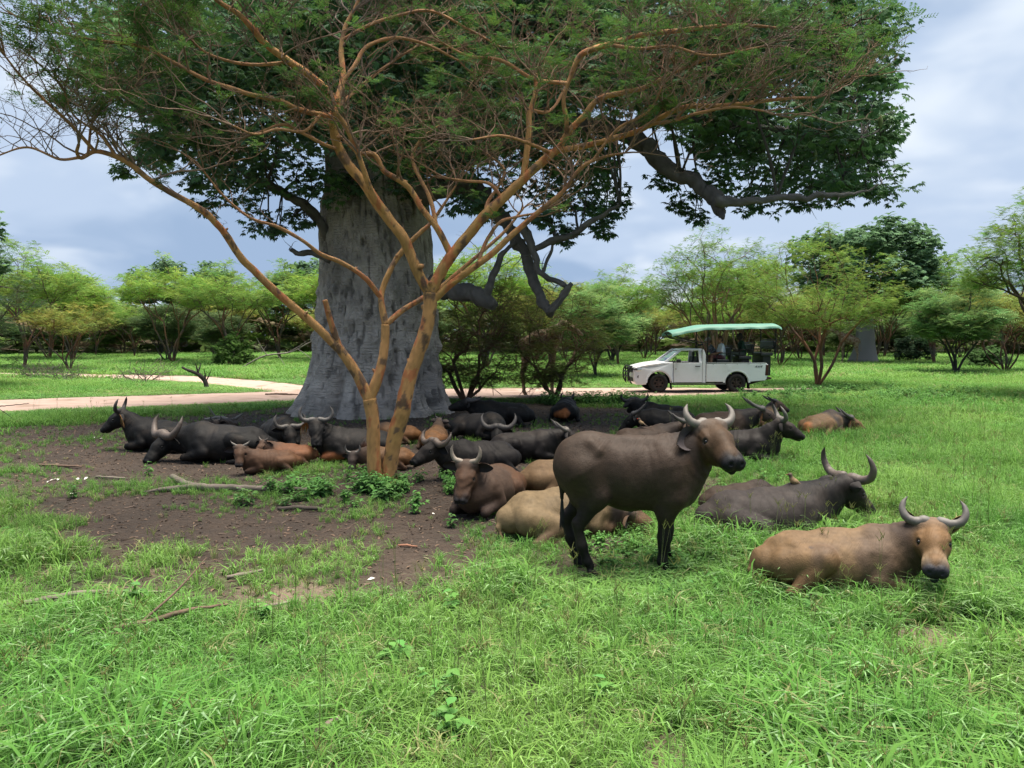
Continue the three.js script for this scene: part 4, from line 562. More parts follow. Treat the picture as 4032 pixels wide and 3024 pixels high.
  P(bushy, 'acacia_tree', 'dark stemmed small acacia right of the thorn thicket', 4.5, -41.5, 1.5, 0.98);
  P(thorn, 'thorn_tree', 'tangled brownish thorn tree standing between the huge trunk and the giraffe', -1.6, -26.6, 0, 1.02);
  P(thorn, 'thorn_tree', 'tangled brownish thorn tree overhanging the sandy track', 1.5, -27.6, 2.2, 0.95);
  P(darkBig, 'acacia_tree', 'big dark green thorn tree at the left edge with foliage down to the grass', -24.6, -33.5, 0, 0.92);
  P(umb2, 'acacia_tree', 'light green acacia behind the small dark stemmed acacia', 8, -58, 0.7, 1.0);
  P(bushy, 'acacia_tree', 'dark bluish crown above the acacias left of the pickup', 8.6, -66, 2.4, 1.35);
  P(umb, 'acacia_tree', 'light green acacia crown directly right of the huge trunk', -1.8, -52, 3, 1.05);
  P(umb, 'acacia_tree', 'light green acacia crown showing left of the huge trunk', -14.5, -66, 5, 1.1);
  P(umb2, 'acacia_tree', 'pale green acacia right of the distant grey baobab trunk', 33, -60, 5.2, 1.1);
  P(tall, 'acacia_tree', 'broad pale acacia behind the rounded blue green tree', 41, -66, 2, 0.85);
  P(umb3, 'acacia_tree', 'brown stemmed acacia clump at the right meadow edge', 30.5, -47.5, 1.2, 0.9);
  P(umb3, 'acacia_tree', 'low twiggy acacia behind the rear seats of the pickup', 19.5, -56, 3.3, 0.95);
  // woodland standing behind, tree by tree
  const R = rng(555), kinds = [[umb, 'bright green umbrella'], [umb2, 'mid green'], [umb3, 'olive twiggy'], [shade, 'small dark'], [bushy, 'rounded bluish'], [umb, 'yellow green'], [umb2, 'reddish stemmed'], [umb3, 'brown twiggy']];
  const side = ['left of the huge trunk', 'behind the huge trunk', 'between the huge trunk and the pickup', 'behind the pickup', 'in the right background']; const used = {};
  const far = [];
  for (let i = 0; i < 700 && far.length < 112; i++) { const z = -(66 + 52 * R()), x = z * 0.86 * (R() * 2 - 1); if (TREES.some(([a, b]) => Math.hypot(a - x, b - z) < 4.6)) continue; TREES.push([x, z]); far.push([x, z]); }
  far.sort((a, b) => b[1] - a[1]);
  const nth = far.slice().sort((a, b) => a[0] / -a[1] - b[0] / -b[1]), ord = (n) => n + (n % 100 > 10 && n % 100 < 14 ? 'th' : ['th', 'st', 'nd', 'rd'][n % 10] || 'th');
  for (const [x, z] of far) { const k = kinds[Math.floor(R() * kinds.length)], u = x / -z, sd = u < -0.3 ? 0 : u < -0.08 ? 1 : u < 0.2 ? 2 : u < 0.36 ? 3 : 4; plantTree(k[0], 'woodland_acacia', k[1] + ' acacia ' + ['left of the huge trunk', 'behind the huge trunk', 'right of the huge trunk', 'behind the pickup', 'in the right background'][sd] + ', ' + ord(nth.findIndex((q) => q[0] === x) + 1) + ' far tree from the left', x, z, R() * 6.28, 0.8 + 0.45 * R(), 'acacias of the far woodland'); }
  // beyond it the wood closes to one mass
  const L = []; const Rw = rng(9); for (let i = 0; i < 4600; i++) { const a = (Rw() * 2 - 1) * 0.95, d = 104 + 70 * Rw(), x = Math.sin(a) * d, z = -Math.cos(a) * d, y = 0.2 + 6.2 * Rw() * (0.75 + 0.5 * vnoise(x * 0.08, z * 0.08)), q = 0.7 + 0.6 * Rw(); L.push([x, y, z, (Rw() - 0.5) * 0.6, Rw() * 6.28, (Rw() - 0.5) * 0.6, 3.2 + 2 * Rw(), 2 + Rw(), 3.2 + 2 * Rw(), ...(Rw() < 0.35 ? [0.2 * q, 0.16 * q, 0.12 * q] : [0.16 * q, 0.25 * q, 0.07 * q])]); }
  tag(instanced('distant_woodland', feather(88, 0.55, 9, 5, 0.16, 0.12), leafMat, L, scene, true), 'hazy green acacia wood closing the view far behind', 'woodland', null, 'stuff');
  // distant baobabs over the acacias
  const bao = (seed, h, w, leafC, tr = 0.075) => {
    const r = rng(seed), root = new THREE.Group(), T = new Geo(), tg = []; const pr = []; for (let i = 0; i <= 12; i++) { const t = i / 12; pr.push([0.1 * Math.sin(t * 5), -0.2 + h * 0.6 * t, 0.08 * Math.cos(t * 4), h * tr * (1 - 0.6 * t) * (1 + 0.6 * Math.exp(-t * 11))]); }
    tube(T, pr, { seg: 20, rough: 0.16, col: (t, a, p) => { const q = 0.8 + 0.4 * fbm(p[0] * 2, p[1] * 1.2, p[2] * 2, 3); return [0.22 * q, 0.2 * q, 0.19 * q]; } }); part('trunk', T.build(), twigMat, root);
    for (let i = 0; i < 46; i++) { const a = r() * 6.283, q = Math.sqrt(r()); tg.push([Math.cos(a) * q * w * 0.5, h * (0.5 + 0.46 * r() * (1 - 0.45 * q * q)), Math.sin(a) * q * w * 0.5]); }
    const Bc = new Geo(); growTo(Bc, [0, h * 0.42, 0], tg, r, { tip: 0.03, wig: 0.4, step: 0.6, seg: 5, stems: 5, pow: 0.6, col: (t, a, p) => { const q = 0.7 + 0.6 * vnoise(p[0] * 3, p[1] * 3, p[2] * 3); return [0.09 * q, 0.08 * q, 0.075 * q]; }, max: h * 0.035 }); part('branches', Bc.build(), twigMat, root);
    const L2 = []; for (const t of tg) { const lr = 0.9 + 0.7 * r(); for (let i = 0; i < 34; i++) { const d = V(r() - 0.5, r() - 0.5, r() - 0.5).normalize().multiplyScalar(lr * (0.5 + 0.5 * r())), q = 0.75 + 0.5 * r(); L2.push([t[0] + d.x, t[1] + d.y * 0.8, t[2] + d.z, r() - 0.5, r() * 6.28, r() - 0.5, 2.6, 2.2, 2.6, leafC[0] * q, leafC[1] * q, leafC[2] * q]); } }
    instanced('crown', palmate(72, 5, 0.14, 0.07, 0.18), leafMat, L2, root, true); return root;
  };
  const b1 = bao(401, 12, 11.5, [0.12, 0.22, 0.1]), b2 = bao(402, 12, 12.5, [0.11, 0.2, 0.095], 0.032);
  plantTree(b1, 'baobab_tree', 'distant baobab with pale grey trunk in the right background', 29, -63.5, 0, 1.02, 'distant baobabs'); plantTree(b2, 'baobab_tree', 'distant baobab crown rising over the left umbrella acacia', -43.5, -102, 2, 1.1, 'distant baobabs'); plantTree(b2, 'baobab_tree', 'distant baobab crown just left of the huge trunk', -27, -106, 4, 1.1, 'distant baobabs'); plantTree(b2, 'baobab_tree', 'small far baobab crown above the acacias left of the pickup', 11.4, -128, 1, 0.95, 'distant baobabs'); plantTree(b1, 'baobab_tree', 'tall baobab just outside the left edge, a few leaves in view', -24.8, -30.5, 3, 0.72, 'distant baobabs');
}
// ---- dead wood and shrubs
function deadBranch(name, label, ctl, forks, seed, colour, cat, group) {
  const R = rng(seed), G = new Geo(), col = (t, a, p) => { const q = 0.6 + 0.8 * fbm(p[0] * 9, p[1] * 9, p[2] * 9, 3); return colour.map((v) => v * q); };
  const y = (p) => [p[0], p[1] + ground(p[0], p[2]), p[2], p[3]], pts = curve(ctl.map(y), 0.06); pts.forEach((p) => { p[0] += (R() - 0.5) * 0.012; p[1] += (R() - 0.5) * 0.01; }); tube(G, pts, { seg: 8, col, rough: 0.4 });
  for (const [at, dx, dy, dz, r] of forks) { const p = pts[Math.floor(at * (pts.length - 1))]; tube(G, curve([[p[0], p[1], p[2], r], [p[0] + dx * 0.55 + (R() - 0.5) * 0.05, p[1] + dy * 0.5, p[2] + dz * 0.5, r * 0.75], [p[0] + dx, p[1] + dy, p[2] + dz, r * 0.25]], 0.06), { seg: 6, col, rough: 0.4 }); }
  return single(name, G.build(), twigMat, label, cat || 'dead branch', group || 'fallen dead branches');
}
{
  const grey = [0.17, 0.14, 0.115], brown = [0.13, 0.085, 0.06], black = [0.03, 0.026, 0.024];
  deadBranch('dead_stump', 'dark leafless forked stump standing in the grass beyond the track', [[-13.0, -0.1, -32.8, 0.1], [-13.15, 0.35, -32.8, 0.1], [-13.4, 0.62, -32.7, 0.085], [-13.75, 0.78, -32.6, 0.06], [-14.0, 0.9, -32.6, 0.05]], [[0.5, -0.1, 0.5, 0.1, 0.05], [0.55, 0.12, 0.45, -0.1, 0.05], [0.25, 0.28, 0.6, 0, 0.03], [0.3, 0.05, 0.55, 0.2, 0.04]], 3, black, 'stump');
  deadBranch('fallen_branch', 'thick forked grey branch lying before the brown calf', [[-5.15, 0.1, -11.55, 0.045], [-4.85, 0.05, -11.3, 0.05], [-4.55, 0.05, -11.05, 0.055], [-4.0, 0.05, -10.95, 0.05], [-3.4, 0.05, -10.9, 0.04], [-2.9, 0.06, -10.85, 0.025]], [[0.33, -0.62, -0.02, 0.32, 0.045], [0.6, 0.25, 0.02, 0.3, 0.03]], 5, grey);
  deadBranch('fallen_branch', 'long thin grey stick at the left edge of the foreground grass', [[-4.2, 0.03, -5.95, 0.018], [-3.9, 0.07, -6.05, 0.022], [-3.55, 0.08, -6.25, 0.022], [-3.2, 0.06, -6.35, 0.016], [-2.95, 0.05, -6.4, 0.008]], [[0.4, 0.2, 0.05, 0.15, 0.01]], 6, grey);
  deadBranch('fallen_branch', 'pair of crossed brown sticks in the left foreground grass', [[-3.35, 0.05, -5.45, 0.022], [-3.0, 0.06, -5.5, 0.026], [-2.7, 0.09, -5.62, 0.022], [-2.45, 0.13, -5.75, 0.016], [-2.2, 0.15, -5.85, 0.008]], [[0.2, 0.45, 0.02, 0.08, 0.02], [0.5, 0.3, 0.35, -0.5, 0.012]], 7, brown);
  deadBranch('fallen_branch', 'short pale stick lying in the grass left of centre', [[-2.1, 0.04, -6.05, 0.014], [-1.95, 0.06, -6.1, 0.016], [-1.75, 0.08, -6.2, 0.012]], [], 8, grey);
  deadBranch('fallen_branch', 'bleached forked branch lying left of the huge trunk', [[-8.1, 0.05, -20.2, 0.03], [-7.6, 0.12, -20, 0.045], [-7.2, 0.08, -19.7, 0.04], [-6.9, 0.25, -19.6, 0.025]], [[0.3, -0.2, 0.3, 0, 0.025], [0.7, 0.2, 0.1, 0.3, 0.025]], 9, [0.2, 0.18, 0.16]);
  deadBranch('fallen_branch', 'dark stick lying on the sandy track left of the huge trunk', [[-9.2, 0.05, -28.6, 0.03], [-8.6, 0.06, -28.5, 0.035], [-7.9, 0.07, -28.3, 0.02]], [[0.4, 0.5, 0.05, 0.4, 0.02]], 10, brown);
  deadBranch('fallen_branch', 'thin brown stick on bare earth left of the bull', [[-8.0, 0.03, -12.9, 0.02], [-7.6, 0.04, -12.8, 0.022], [-7.2, 0.03, -12.75, 0.015]], [], 11, brown);
  deadBranch('fallen_branch', 'short grey stick on bare earth below the bull', [[-6.5, 0.03, -11.9, 0.018], [-6.2, 0.03, -11.85, 0.018], [-6.0, 0.03, -11.8, 0.012]], [], 12, grey);
  deadBranch('fallen_branch', 'thick dark log half hidden in leafy weeds left of the forked tree', [[-3.0, 0.03, -9.75, 0.026], [-2.7, 0.045, -9.7, 0.03], [-2.4, 0.03, -9.66, 0.02]], [], 13, [0.07, 0.055, 0.045]);
  deadBranch('fallen_branch', 'reddish wood splinter on the bare earth right of centre', [[-1.2, 0.015, -8.0, 0.012], [-1.1, 0.025, -7.98, 0.014], [-1.0, 0.015, -7.95, 0.008]], [], 14, [0.27, 0.13, 0.08]);
  deadBranch('fallen_branch', 'pale curved bark piece on the earth in the middle distance', [[-2.6, 0.02, -6.9, 0.018], [-2.45, 0.04, -6.95, 0.018], [-2.3, 0.04, -7.1, 0.012]], [], 15, grey);
  deadBranch('fallen_branch', 'small grey wood chunk deep in the bottom foreground grass', [[-1.09, 0.05, -4.12, 0.018], [-1.03, 0.08, -4.15, 0.02], [-0.97, 0.1, -4.2, 0.012]], [], 16, [0.2, 0.16, 0.13]);
  deadBranch('fallen_branch', 'toppled dead tree with bare pale limbs left of the huge trunk', [[-18.3, 0.1, -52, 0.05], [-16.6, 0.9, -51.5, 0.05], [-14.6, 1.2, -51, 0.045], [-13, 1.9, -50.6, 0.03], [-11.6, 1.6, -50.2, 0.015]], [[0.5, 1.6, 0.9, 0.5, 0.03], [0.62, 1.2, -0.8, 0.6, 0.03], [0.3, -0.6, 1.2, 0.3, 0.03], [0.4, 0.7, -0.9, 0.3, 0.025], [0.75, 0.4, 0.8, 0.2, 0.02], [0.2, 0.5, 0.9, -0.3, 0.02]], 17, [0.2, 0.17, 0.15]);
  deadBranch('fallen_branch', 'dark bare twig reaching in at the left edge near the track', [[-13.6, 0.55, -18.6, 0.02], [-12.9, 0.5, -18.5, 0.018], [-12.2, 0.55, -18.4, 0.012], [-11.6, 0.62, -18.4, 0.006]], [[0.4, 0.4, -0.25, 0, 0.01], [0.6, 0.5, -0.3, 0.1, 0.01]], 18, black);
  const shrub = (label, x, z, w, h, seed, c) => { const R = rng(seed), G = new Geo(), tg = []; for (let i = 0; i < 70; i++) { const a = R() * 6.283, r = Math.sqrt(R()); tg.push([Math.cos(a) * r * w, h * (0.35 + 0.65 * R()) * (1.1 - 0.5 * r), Math.sin(a) * r * w]); } growTo(G, [0, -0.05, 0], tg, R, { tip: 0.008, wig: 0.6, step: 0.15, seg: 3, stems: 8, pow: 0.4, first: 0.45, col: () => c.map((v) => v * (0.6 + 0.8 * R())) }); const t = thing('dry_shrub', label, 'shrub', x, ground(x, z), z, 0, 'grey leafless shrubs on the left meadow'); part('twigs', G.build(), twigMat, t); };
  shrub('wide grey leafless shrub on the meadow left of the dead stump', -17.9, -37.5, 1.5, 0.95, 31, [0.13, 0.105, 0.09]); shrub('grey leafless shrub below the low olive acacia', -22.6, -38.5, 1.3, 0.9, 32, [0.12, 0.1, 0.085]); shrub('small grey leafless shrub right of the dark tree at the left edge', -25.5, -41, 1.1, 0.9, 33, [0.12, 0.1, 0.085]);
  const green = (label, x, z, w, h, seed, c) => { const R = rng(seed), t = thing('green_bush', label, 'bush', x, ground(x, z), z, 0, 'green bushes in the background'), L = [], G = new Geo(), tg = []; for (let i = 0; i < 40; i++) { const a = R() * 6.283, r = Math.sqrt(R()); tg.push([Math.cos(a) * r * w * 0.5, h * (0.2 + 0.8 * R()) * (1.05 - 0.4 * r), Math.sin(a) * r * w * 0.5]); } growTo(G, [0, -0.05, 0], tg, R, { tip: 0.012, wig: 0.5, step: 0.3, seg: 4, stems: 6, pow: 0.45, col: () => [0.08, 0.06, 0.045] }); part('stems', G.build(), twigMat, t); for (const p of tg) for (let i = 0; i < 9; i++) { const q = 0.7 + 0.6 * R(); L.push([p[0] + (R() - 0.5) * 0.6, p[1] + (R() - 0.5) * 0.5, p[2] + (R() - 0.5) * 0.6, R() - 0.5, R() * 6.28, R() - 0.5, 1.4, 1.3, 1.4, c[0] * q, c[1] * q, c[2] * q]); } instanced('leaves', palmate(73, 6, 0.11, 0.06, 0.14), leafMat, L, t, true); };
  green('bright green leafy bush beside the toppled dead tree', -20.2, -56, 2.6, 2.4, 41, [0.1, 0.19, 0.04]); green('round dark green bush right of the distant baobab trunk', 35, -67, 3.0, 2.6, 42, [0.035, 0.07, 0.035]); green('low green bush under the right thorn trees', 34, -55, 2.2, 1.5, 43, [0.07, 0.14, 0.04]);
}
// ---------------------------------------------------------------- buffalo
const hideBump = noiseTexture(512, (u, v) => 0.4 * tfbm(u, v, 12, 3, 5) + 0.6 * tfbm(u, v, 90, 9, 2));
const hideMat = new THREE.MeshPhysicalMaterial({ vertexColors: true, roughness: 0.6, specularIntensity: 0.3, bumpMap: repeated(hideBump, 2.2, 2.2), bumpScale: 0.004 });
const hornMat = std({ vertexColors: true, roughness: 0.6 }), eyeMat = std({ color: 0x0a0706, roughness: 0.12 });
const earMat = std({ vertexColors: true, roughness: 0.85, side: THREE.DoubleSide });
const hairMat = std({ vertexColors: true, roughness: 0.9, side: THREE.DoubleSide });
const COAT = {
  brown: { body: [0.0376, 0.0249, 0.0182], neck: [0.0254, 0.0182, 0.0152], leg: [0.0173, 0.0132, 0.0122], foot: [0.0081, 0.0077, 0.0081], face: [0.0498, 0.0295, 0.0163], muzzle: [0.0092, 0.0096, 0.0117], rump: [0.0396, 0.0264, 0.0187], ear: [0.0152, 0.0122, 0.0122], belly: [0.0355, 0.0213, 0.0132] },
  tan: { body: [0.136, 0.088, 0.048], neck: [0.0562, 0.0382, 0.0288], leg: [0.118, 0.07, 0.036], foot: [0.0360, 0.0252, 0.0202], face: [0.135, 0.078, 0.037], muzzle: [0.0187, 0.0194, 0.0245], rump: [0.136, 0.084, 0.043], ear: [0.0324, 0.0216, 0.0173], belly: [0.1440, 0.0720, 0.0288] },
  fawn: { body: [0.1368, 0.0972, 0.0540], neck: [0.0360, 0.0288, 0.0259], leg: [0.1008, 0.0648, 0.0396], foot: [0.0216, 0.0187, 0.0173], face: [0.0936, 0.0540, 0.0288], muzzle: [0.0144, 0.0144, 0.0173], rump: [0.1512, 0.1080, 0.0590], ear: [0.0288, 0.0216, 0.0187], belly: [0.1224, 0.0792, 0.0432] },
  dark: { body: [0.0138, 0.0115, 0.0111], neck: [0.0107, 0.0092, 0.0092], leg: [0.0100, 0.0084, 0.0081], foot: [0.0054, 0.0050, 0.0054], face: [0.0146, 0.0115, 0.0107], muzzle: [0.0058, 0.0061, 0.0073], rump: [0.0130, 0.0107, 0.0104], ear: [0.0077, 0.0065, 0.0065], belly: [0.0130, 0.0104, 0.0096] },
  black: { body: [0.0081, 0.0079, 0.0083], neck: [0.0065, 0.0064, 0.0067], leg: [0.0070, 0.0065, 0.0067], foot: [0.0050, 0.0050, 0.0054], face: [0.0084, 0.0081, 0.0083], muzzle: [0.0054, 0.0058, 0.0070], rump: [0.0081, 0.0079, 0.0081], ear: [0.0058, 0.0054, 0.0054], belly: [0.0073, 0.0070, 0.0070] },
  calf: { body: [0.0756, 0.0389, 0.0223], neck: [0.0612, 0.0338, 0.0216], leg: [0.0576, 0.0324, 0.0216], foot: [0.0144, 0.0122, 0.0122], face: [0.0720, 0.0396, 0.0245], muzzle: [0.0144, 0.0144, 0.0166], rump: [0.0936, 0.0446, 0.0216], ear: [0.0180, 0.0144, 0.0144], belly: [0.0720, 0.0360, 0.0216] },
  rust: { body: [0.1080, 0.0576, 0.0274], neck: [0.0432, 0.0288, 0.0216], leg: [0.0648, 0.0360, 0.0216], foot: [0.0144, 0.0122, 0.0122], face: [0.0432, 0.0317, 0.0274], muzzle: [0.0144, 0.0144, 0.0166], rump: [0.1368, 0.0634, 0.0245], ear: [0.0180, 0.0144, 0.0144], belly: [0.0936, 0.0504, 0.0252] },
};
const HORN = { // [side, rise, forward] in metres for a head of full size, then base radius
  crescent: { p: [[0.055, 0.03, 0.0], [0.15, 0.022, 0.012], [0.235, 0.055, 0.02], [0.275, 0.135, 0.01], [0.262, 0.21, -0.01], [0.228, 0.262, -0.025]], r: 0.052 },
  wide: { p: [[0.04, 0.035, 0.01], [0.15, 0.0, 0.015], [0.27, -0.005, 0.015], [0.37, 0.055, 0.0], [0.405, 0.15, -0.02], [0.375, 0.24, -0.05]], r: 0.068 },
  bull: { p: [[0.02, 0.04, 0.02], [0.13, 0.02, 0.03], [0.26, 0.03, 0.02], [0.36, 0.12, -0.02], [0.40, 0.24, -0.07], [0.37, 0.35, -0.13]], r: 0.085 },
  back: { p: [[0.05, 0.03, 0.0], [0.13, 0.03, -0.03], [0.2, 0.06, -0.09], [0.235, 0.12, -0.16], [0.235, 0.19, -0.22], [0.215, 0.24, -0.26]], r: 0.05 },
  young: { p: [[0.07, 0.03, 0.0], [0.125, 0.05, 0.005], [0.16, 0.105, 0.0], [0.165, 0.17, -0.01], [0.15, 0.215, -0.02]], r: 0.036 },
  spike: { p: [[0.07, 0.03, 0.0], [0.12, 0.06, 0.0], [0.165, 0.09, -0.02], [0.205, 0.14, -0.03]], r: 0.028 },
};
function buffalo(o) {
  // o: x,z place, yaw heading (degrees, 0 faces +x, 180 faces -x, -90 faces the viewer), s size, coat, pose, head {ny, ne, nl, yaw, pitch, roll}
  const g = thing('buffalo', o.label, 'buffalo', o.x, ground(o.x, o.z) - (o.sink || 0), o.z, o.yaw * RAD, o.group || 'buffalo herd resting around the big tree');
  const B = new Body(), s = o.s || 1, coat = { ...COAT[o.coat], ...(o.tint || {}) }, R = rng(Math.round(o.x * 971 + o.z * 313 + 7)), fat = o.fat || 1, lean = o.lean || 0;
  const S = (p) => [p[0] * s, p[1] * s, p[2] * s], bone = (a, b, ra, rb, role, k = 0.06, sz = 1) => B.bone(S(a), S(b), ra * s, rb * s, role, k * s, sz);
  let neckFrom, throatFrom;
  if (o.pose === 'stand') {
    bone([-0.47, 1.045, 0], [-0.4, 1.04, 0], 0.285, 0.295, 'rump', 0.1, 0.86);
    bone([-0.4, 1.03, 0], [0.0, 0.945, 0], 0.3, 0.365 * fat, 'body', 0.12, 0.86);
    bone([0, 0.945, 0], [0.36, 0.95, 0], 0.365 * fat, 0.34, 'body', 0.12, 0.86);
    bone([0.36, 0.95, 0], [0.5, 0.92, 0], 0.33, 0.235, 'body', 0.12, 0.9);
    bone([-0.45, 1.25, 0], [0.0, 1.235, 0], 0.075, 0.06, 'body', 0.1); bone([0, 1.235, 0], [0.36, 1.25, 0], 0.06, 0.075, 'body', 0.1);
    bone([0.42, 1.2, 0], [0.55, 1.16, 0], 0.09, 0.09, 'neck', 0.12);
    for (const d of [-1, 1]) {
      const st = d > 0 ? 0.02 : -0.075, fr = d > 0 ? -0.05 : 0.045; // near and far legs stand apart
      bone([-0.4, 1.26, 0.17 * d], [-0.34, 1.2, 0.215 * d], 0.045, 0.055, 'rump', 0.05); bone([0.26, 1.22, 0.1 * d], [0.4, 0.95, 0.265 * d], 0.05, 0.07, 'body', 0.035);
      bone([-0.46, 1.0, 0.13 * d], [-0.34, 0.79, 0.165 * d], 0.215, 0.14, 'rump', 0.07);
      bone([-0.545, 1.02, 0.08 * d], [-0.53, 0.74, 0.13 * d], 0.15, 0.085, 'rump', 0.09);
      bone([-0.36, 0.78, 0.165 * d], [-0.53 + st, 0.5, 0.165 * d], 0.13, 0.062, 'leg', 0.07);
      bone([-0.56 + st, 0.52, 0.165 * d], [-0.5 + st, 0.3, 0.165 * d], 0.05, 0.05, 'leg', 0.04); bone([-0.5 + st, 0.3, 0.165 * d], [-0.45 + st, 0.15, 0.165 * d], 0.046, 0.043, 'foot', 0.04);
      bone([-0.45 + st, 0.14, 0.165 * d], [-0.42 + st, 0.1, 0.165 * d], 0.052, 0.046, 'foot', 0.03); bone([-0.42 + st, 0.045, 0.148 * d], [-0.37 + st, 0.03, 0.145 * d], 0.04, 0.03, 'foot', 0.02); bone([-0.42 + st, 0.045, 0.188 * d], [-0.37 + st, 0.03, 0.19 * d], 0.04, 0.03, 'foot', 0.02);
      bone([0.38, 1.04, 0.15 * d], [0.42, 0.78, 0.19 * d], 0.19, 0.14, 'body', 0.08);
      bone([0.42, 0.78, 0.18 * d], [0.38 + fr * 0.5, 0.62, 0.165 * d], 0.13, 0.1, 'body', 0.07);
      bone([0.385 + fr * 0.6, 0.64, 0.165 * d], [0.385 + fr, 0.37, 0.15 * d], 0.095, 0.06, 'leg', 0.06); bone([0.39 + fr, 0.38, 0.15 * d], [0.39 + fr, 0.3, 0.15 * d], 0.062, 0.055, 'foot', 0.04);
      bone([0.385 + fr, 0.3, 0.15 * d], [0.375 + fr, 0.14, 0.15 * d], 0.047, 0.044, 'foot', 0.03); bone([0.375 + fr, 0.14, 0.15 * d], [0.395 + fr, 0.1, 0.15 * d], 0.052, 0.047, 'foot', 0.03);
      bone([0.4 + fr, 0.045, 0.132 * d], [0.44 + fr, 0.03, 0.13 * d], 0.042, 0.032, 'foot', 0.02); bone([0.4 + fr, 0.045, 0.172 * d], [0.44 + fr, 0.03, 0.175 * d], 0.042, 0.032, 'foot', 0.02);
    }
    bone([-0.64, 1.2, 0], [-0.69, 1.05, 0.02], 0.03, 0.026, 'rump', 0.05); bone([-0.69, 1.05, 0.02], [-0.675, 0.72, 0.02], 0.026, 0.018, 'leg', 0.03);
    neckFrom = [0.45, 1.05, 0]; throatFrom = [0.5, 0.88, 0];
  } else {
    const L = lean * 0.05, lb = (a, b, ra, rb, role, k = 0.06, sz = 1) => bone([a[0], a[1] * 0.88, a[2]], [b[0], b[1] * 0.88, b[2]], ra * 0.92, rb * 0.92, role, k, sz > 1 ? sz * 1.1 : sz);
    lb([-0.66, 0.33, L], [-0.42, 0.385, L * 0.5], 0.19, 0.265, 'rump', 0.1, 1.08);
    lb([-0.42, 0.385, L * 0.5], [0, 0.345, 0], 0.265, 0.325 * fat, 'body', 0.12, 1.12);
    lb([0, 0.345, 0], [0.36, 0.385, 0], 0.325 * fat, 0.3, 'body', 0.12, 1.08);
    lb([0.36, 0.385, 0], [0.58, 0.4, 0], 0.29, 0.215, 'body', 0.12);
    lb([-0.56, 0.56, L], [-0.1, 0.615, L * 0.5], 0.055, 0.055, 'body', 0.1); lb([-0.1, 0.615, L * 0.5], [0.34, 0.66, 0], 0.055, 0.075, 'body', 0.12); lb([0.34, 0.66, 0], [0.52, 0.62, 0], 0.075, 0.09, 'neck', 0.14);
    lb([0.54, 0.25, 0], [0.62, 0.36, 0], 0.17, 0.15, 'neck', 0.1);
    for (const d of [-1, 1]) {
      const out = lean * d > 0 ? 1 : lean ? 0.55 : 0.8; // the side it leans from shows the whole hind leg
      lb([-0.46, 0.575, 0.16 * d + L], [-0.38, 0.53, 0.2 * d + L], 0.05, 0.055, 'rump', 0.05); lb([0.3, 0.62, 0.1 * d], [0.4, 0.4, 0.29 * d], 0.05, 0.07, 'body', 0.035); lb([0.4, 0.4, 0.29 * d], [0.3, 0.24, 0.33 * d], 0.07, 0.075, 'body', 0.04);
      lb([-0.5, 0.35, 0.2 * d], [-0.2, 0.43 * out + 0.03, 0.315 * d], 0.21, 0.155, 'rump', 0.03);
      lb([-0.2, 0.43 * out + 0.01, 0.33 * d], [-0.5, 0.09, 0.42 * d], 0.14, 0.064, 'leg', 0.03);
      lb([-0.52, 0.085, 0.4 * d], [-0.22, 0.055, 0.43 * d], 0.058, 0.045, 'leg', 0.035); lb([-0.22, 0.055, 0.43 * d], [-0.12, 0.05, 0.43 * d], 0.05, 0.04, 'foot', 0.03);
      lb([0.36, 0.47, 0.19 * d], [0.34, 0.26, 0.27 * d], 0.165, 0.125, 'body', 0.05);
      const fw = o.fore === 'out' && d === (o.foreSide || 1) ? 1 : 0;
      lb([0.32, 0.2, 0.29 * d], [0.66, 0.13, 0.24 * d], 0.105, 0.07, fw ? 'leg' : 'leg', 0.05);
      if (fw) { lb([0.66, 0.12, 0.24 * d], [0.92, 0.06, 0.22 * d], 0.062, 0.045, 'leg', 0.03); lb([0.92, 0.055, 0.22 * d], [1.04, 0.045, 0.21 * d], 0.05, 0.042, 'foot', 0.03); }
      else { lb([0.67, 0.11, 0.24 * d], [0.44, 0.055, 0.17 * d], 0.06, 0.046, 'foot', 0.03); lb([0.44, 0.055, 0.17 * d], [0.36, 0.05, 0.18 * d], 0.05, 0.042, 'foot', 0.03); }
    }
    lb([-0.78, 0.42, L], [-0.845, 0.24, 0.05 + L], 0.034, 0.026, 'rump', 0.06); lb([-0.845, 0.24, 0.05 + L], [-0.8, 0.06, 0.13 + L], 0.026, 0.022, 'rump', 0.05);
    neckFrom = [0.48, 0.44, 0]; throatFrom = [0.54, 0.33, 0];
  }
  // neck and head
  const h = { ny: 0, ne: 40, nl: 0.52, yaw: o.yaw, pitch: -25, roll: 0, ...(o.head || {}) }, hs = (o.hs || 1.12) * s;
  const ny = h.ny * RAD, ne = h.ne * RAD, nf = S(neckFrom);
  const poll = V(nf[0] + Math.cos(ne) * Math.cos(ny) * h.nl * s, nf[1] + Math.sin(ne) * h.nl * s, nf[2] + Math.cos(ne) * Math.sin(ny) * h.nl * s);
  const ly = (o.yaw - h.yaw) * RAD, lp = h.pitch * RAD; // heading relative to the body, to its right positive
  const hx = V(Math.cos(lp) * Math.cos(ly), Math.sin(lp), Math.cos(lp) * Math.sin(ly)), hz = hx.clone().cross(V(0, 1, 0)).normalize();
  if (h.roll) hz.applyAxisAngle(hx, h.roll * RAD);
  const hy = hz.clone().cross(hx).normalize();
  const K = (x, y, z) => { const p = poll.clone().addScaledVector(hx, x * hs).addScaledVector(hy, y * hs).addScaledVector(hz, z * hs); return [p.x, p.y, p.z]; };
  const hb = (a, b, ra, rb, role, k) => B.bone(K(...a), K(...b), ra * hs, rb * hs, role, k * hs);
  const mid = (a, b, t) => [mix(a[0], b[0], t), mix(a[1], b[1], t), mix(a[2], b[2], t)];
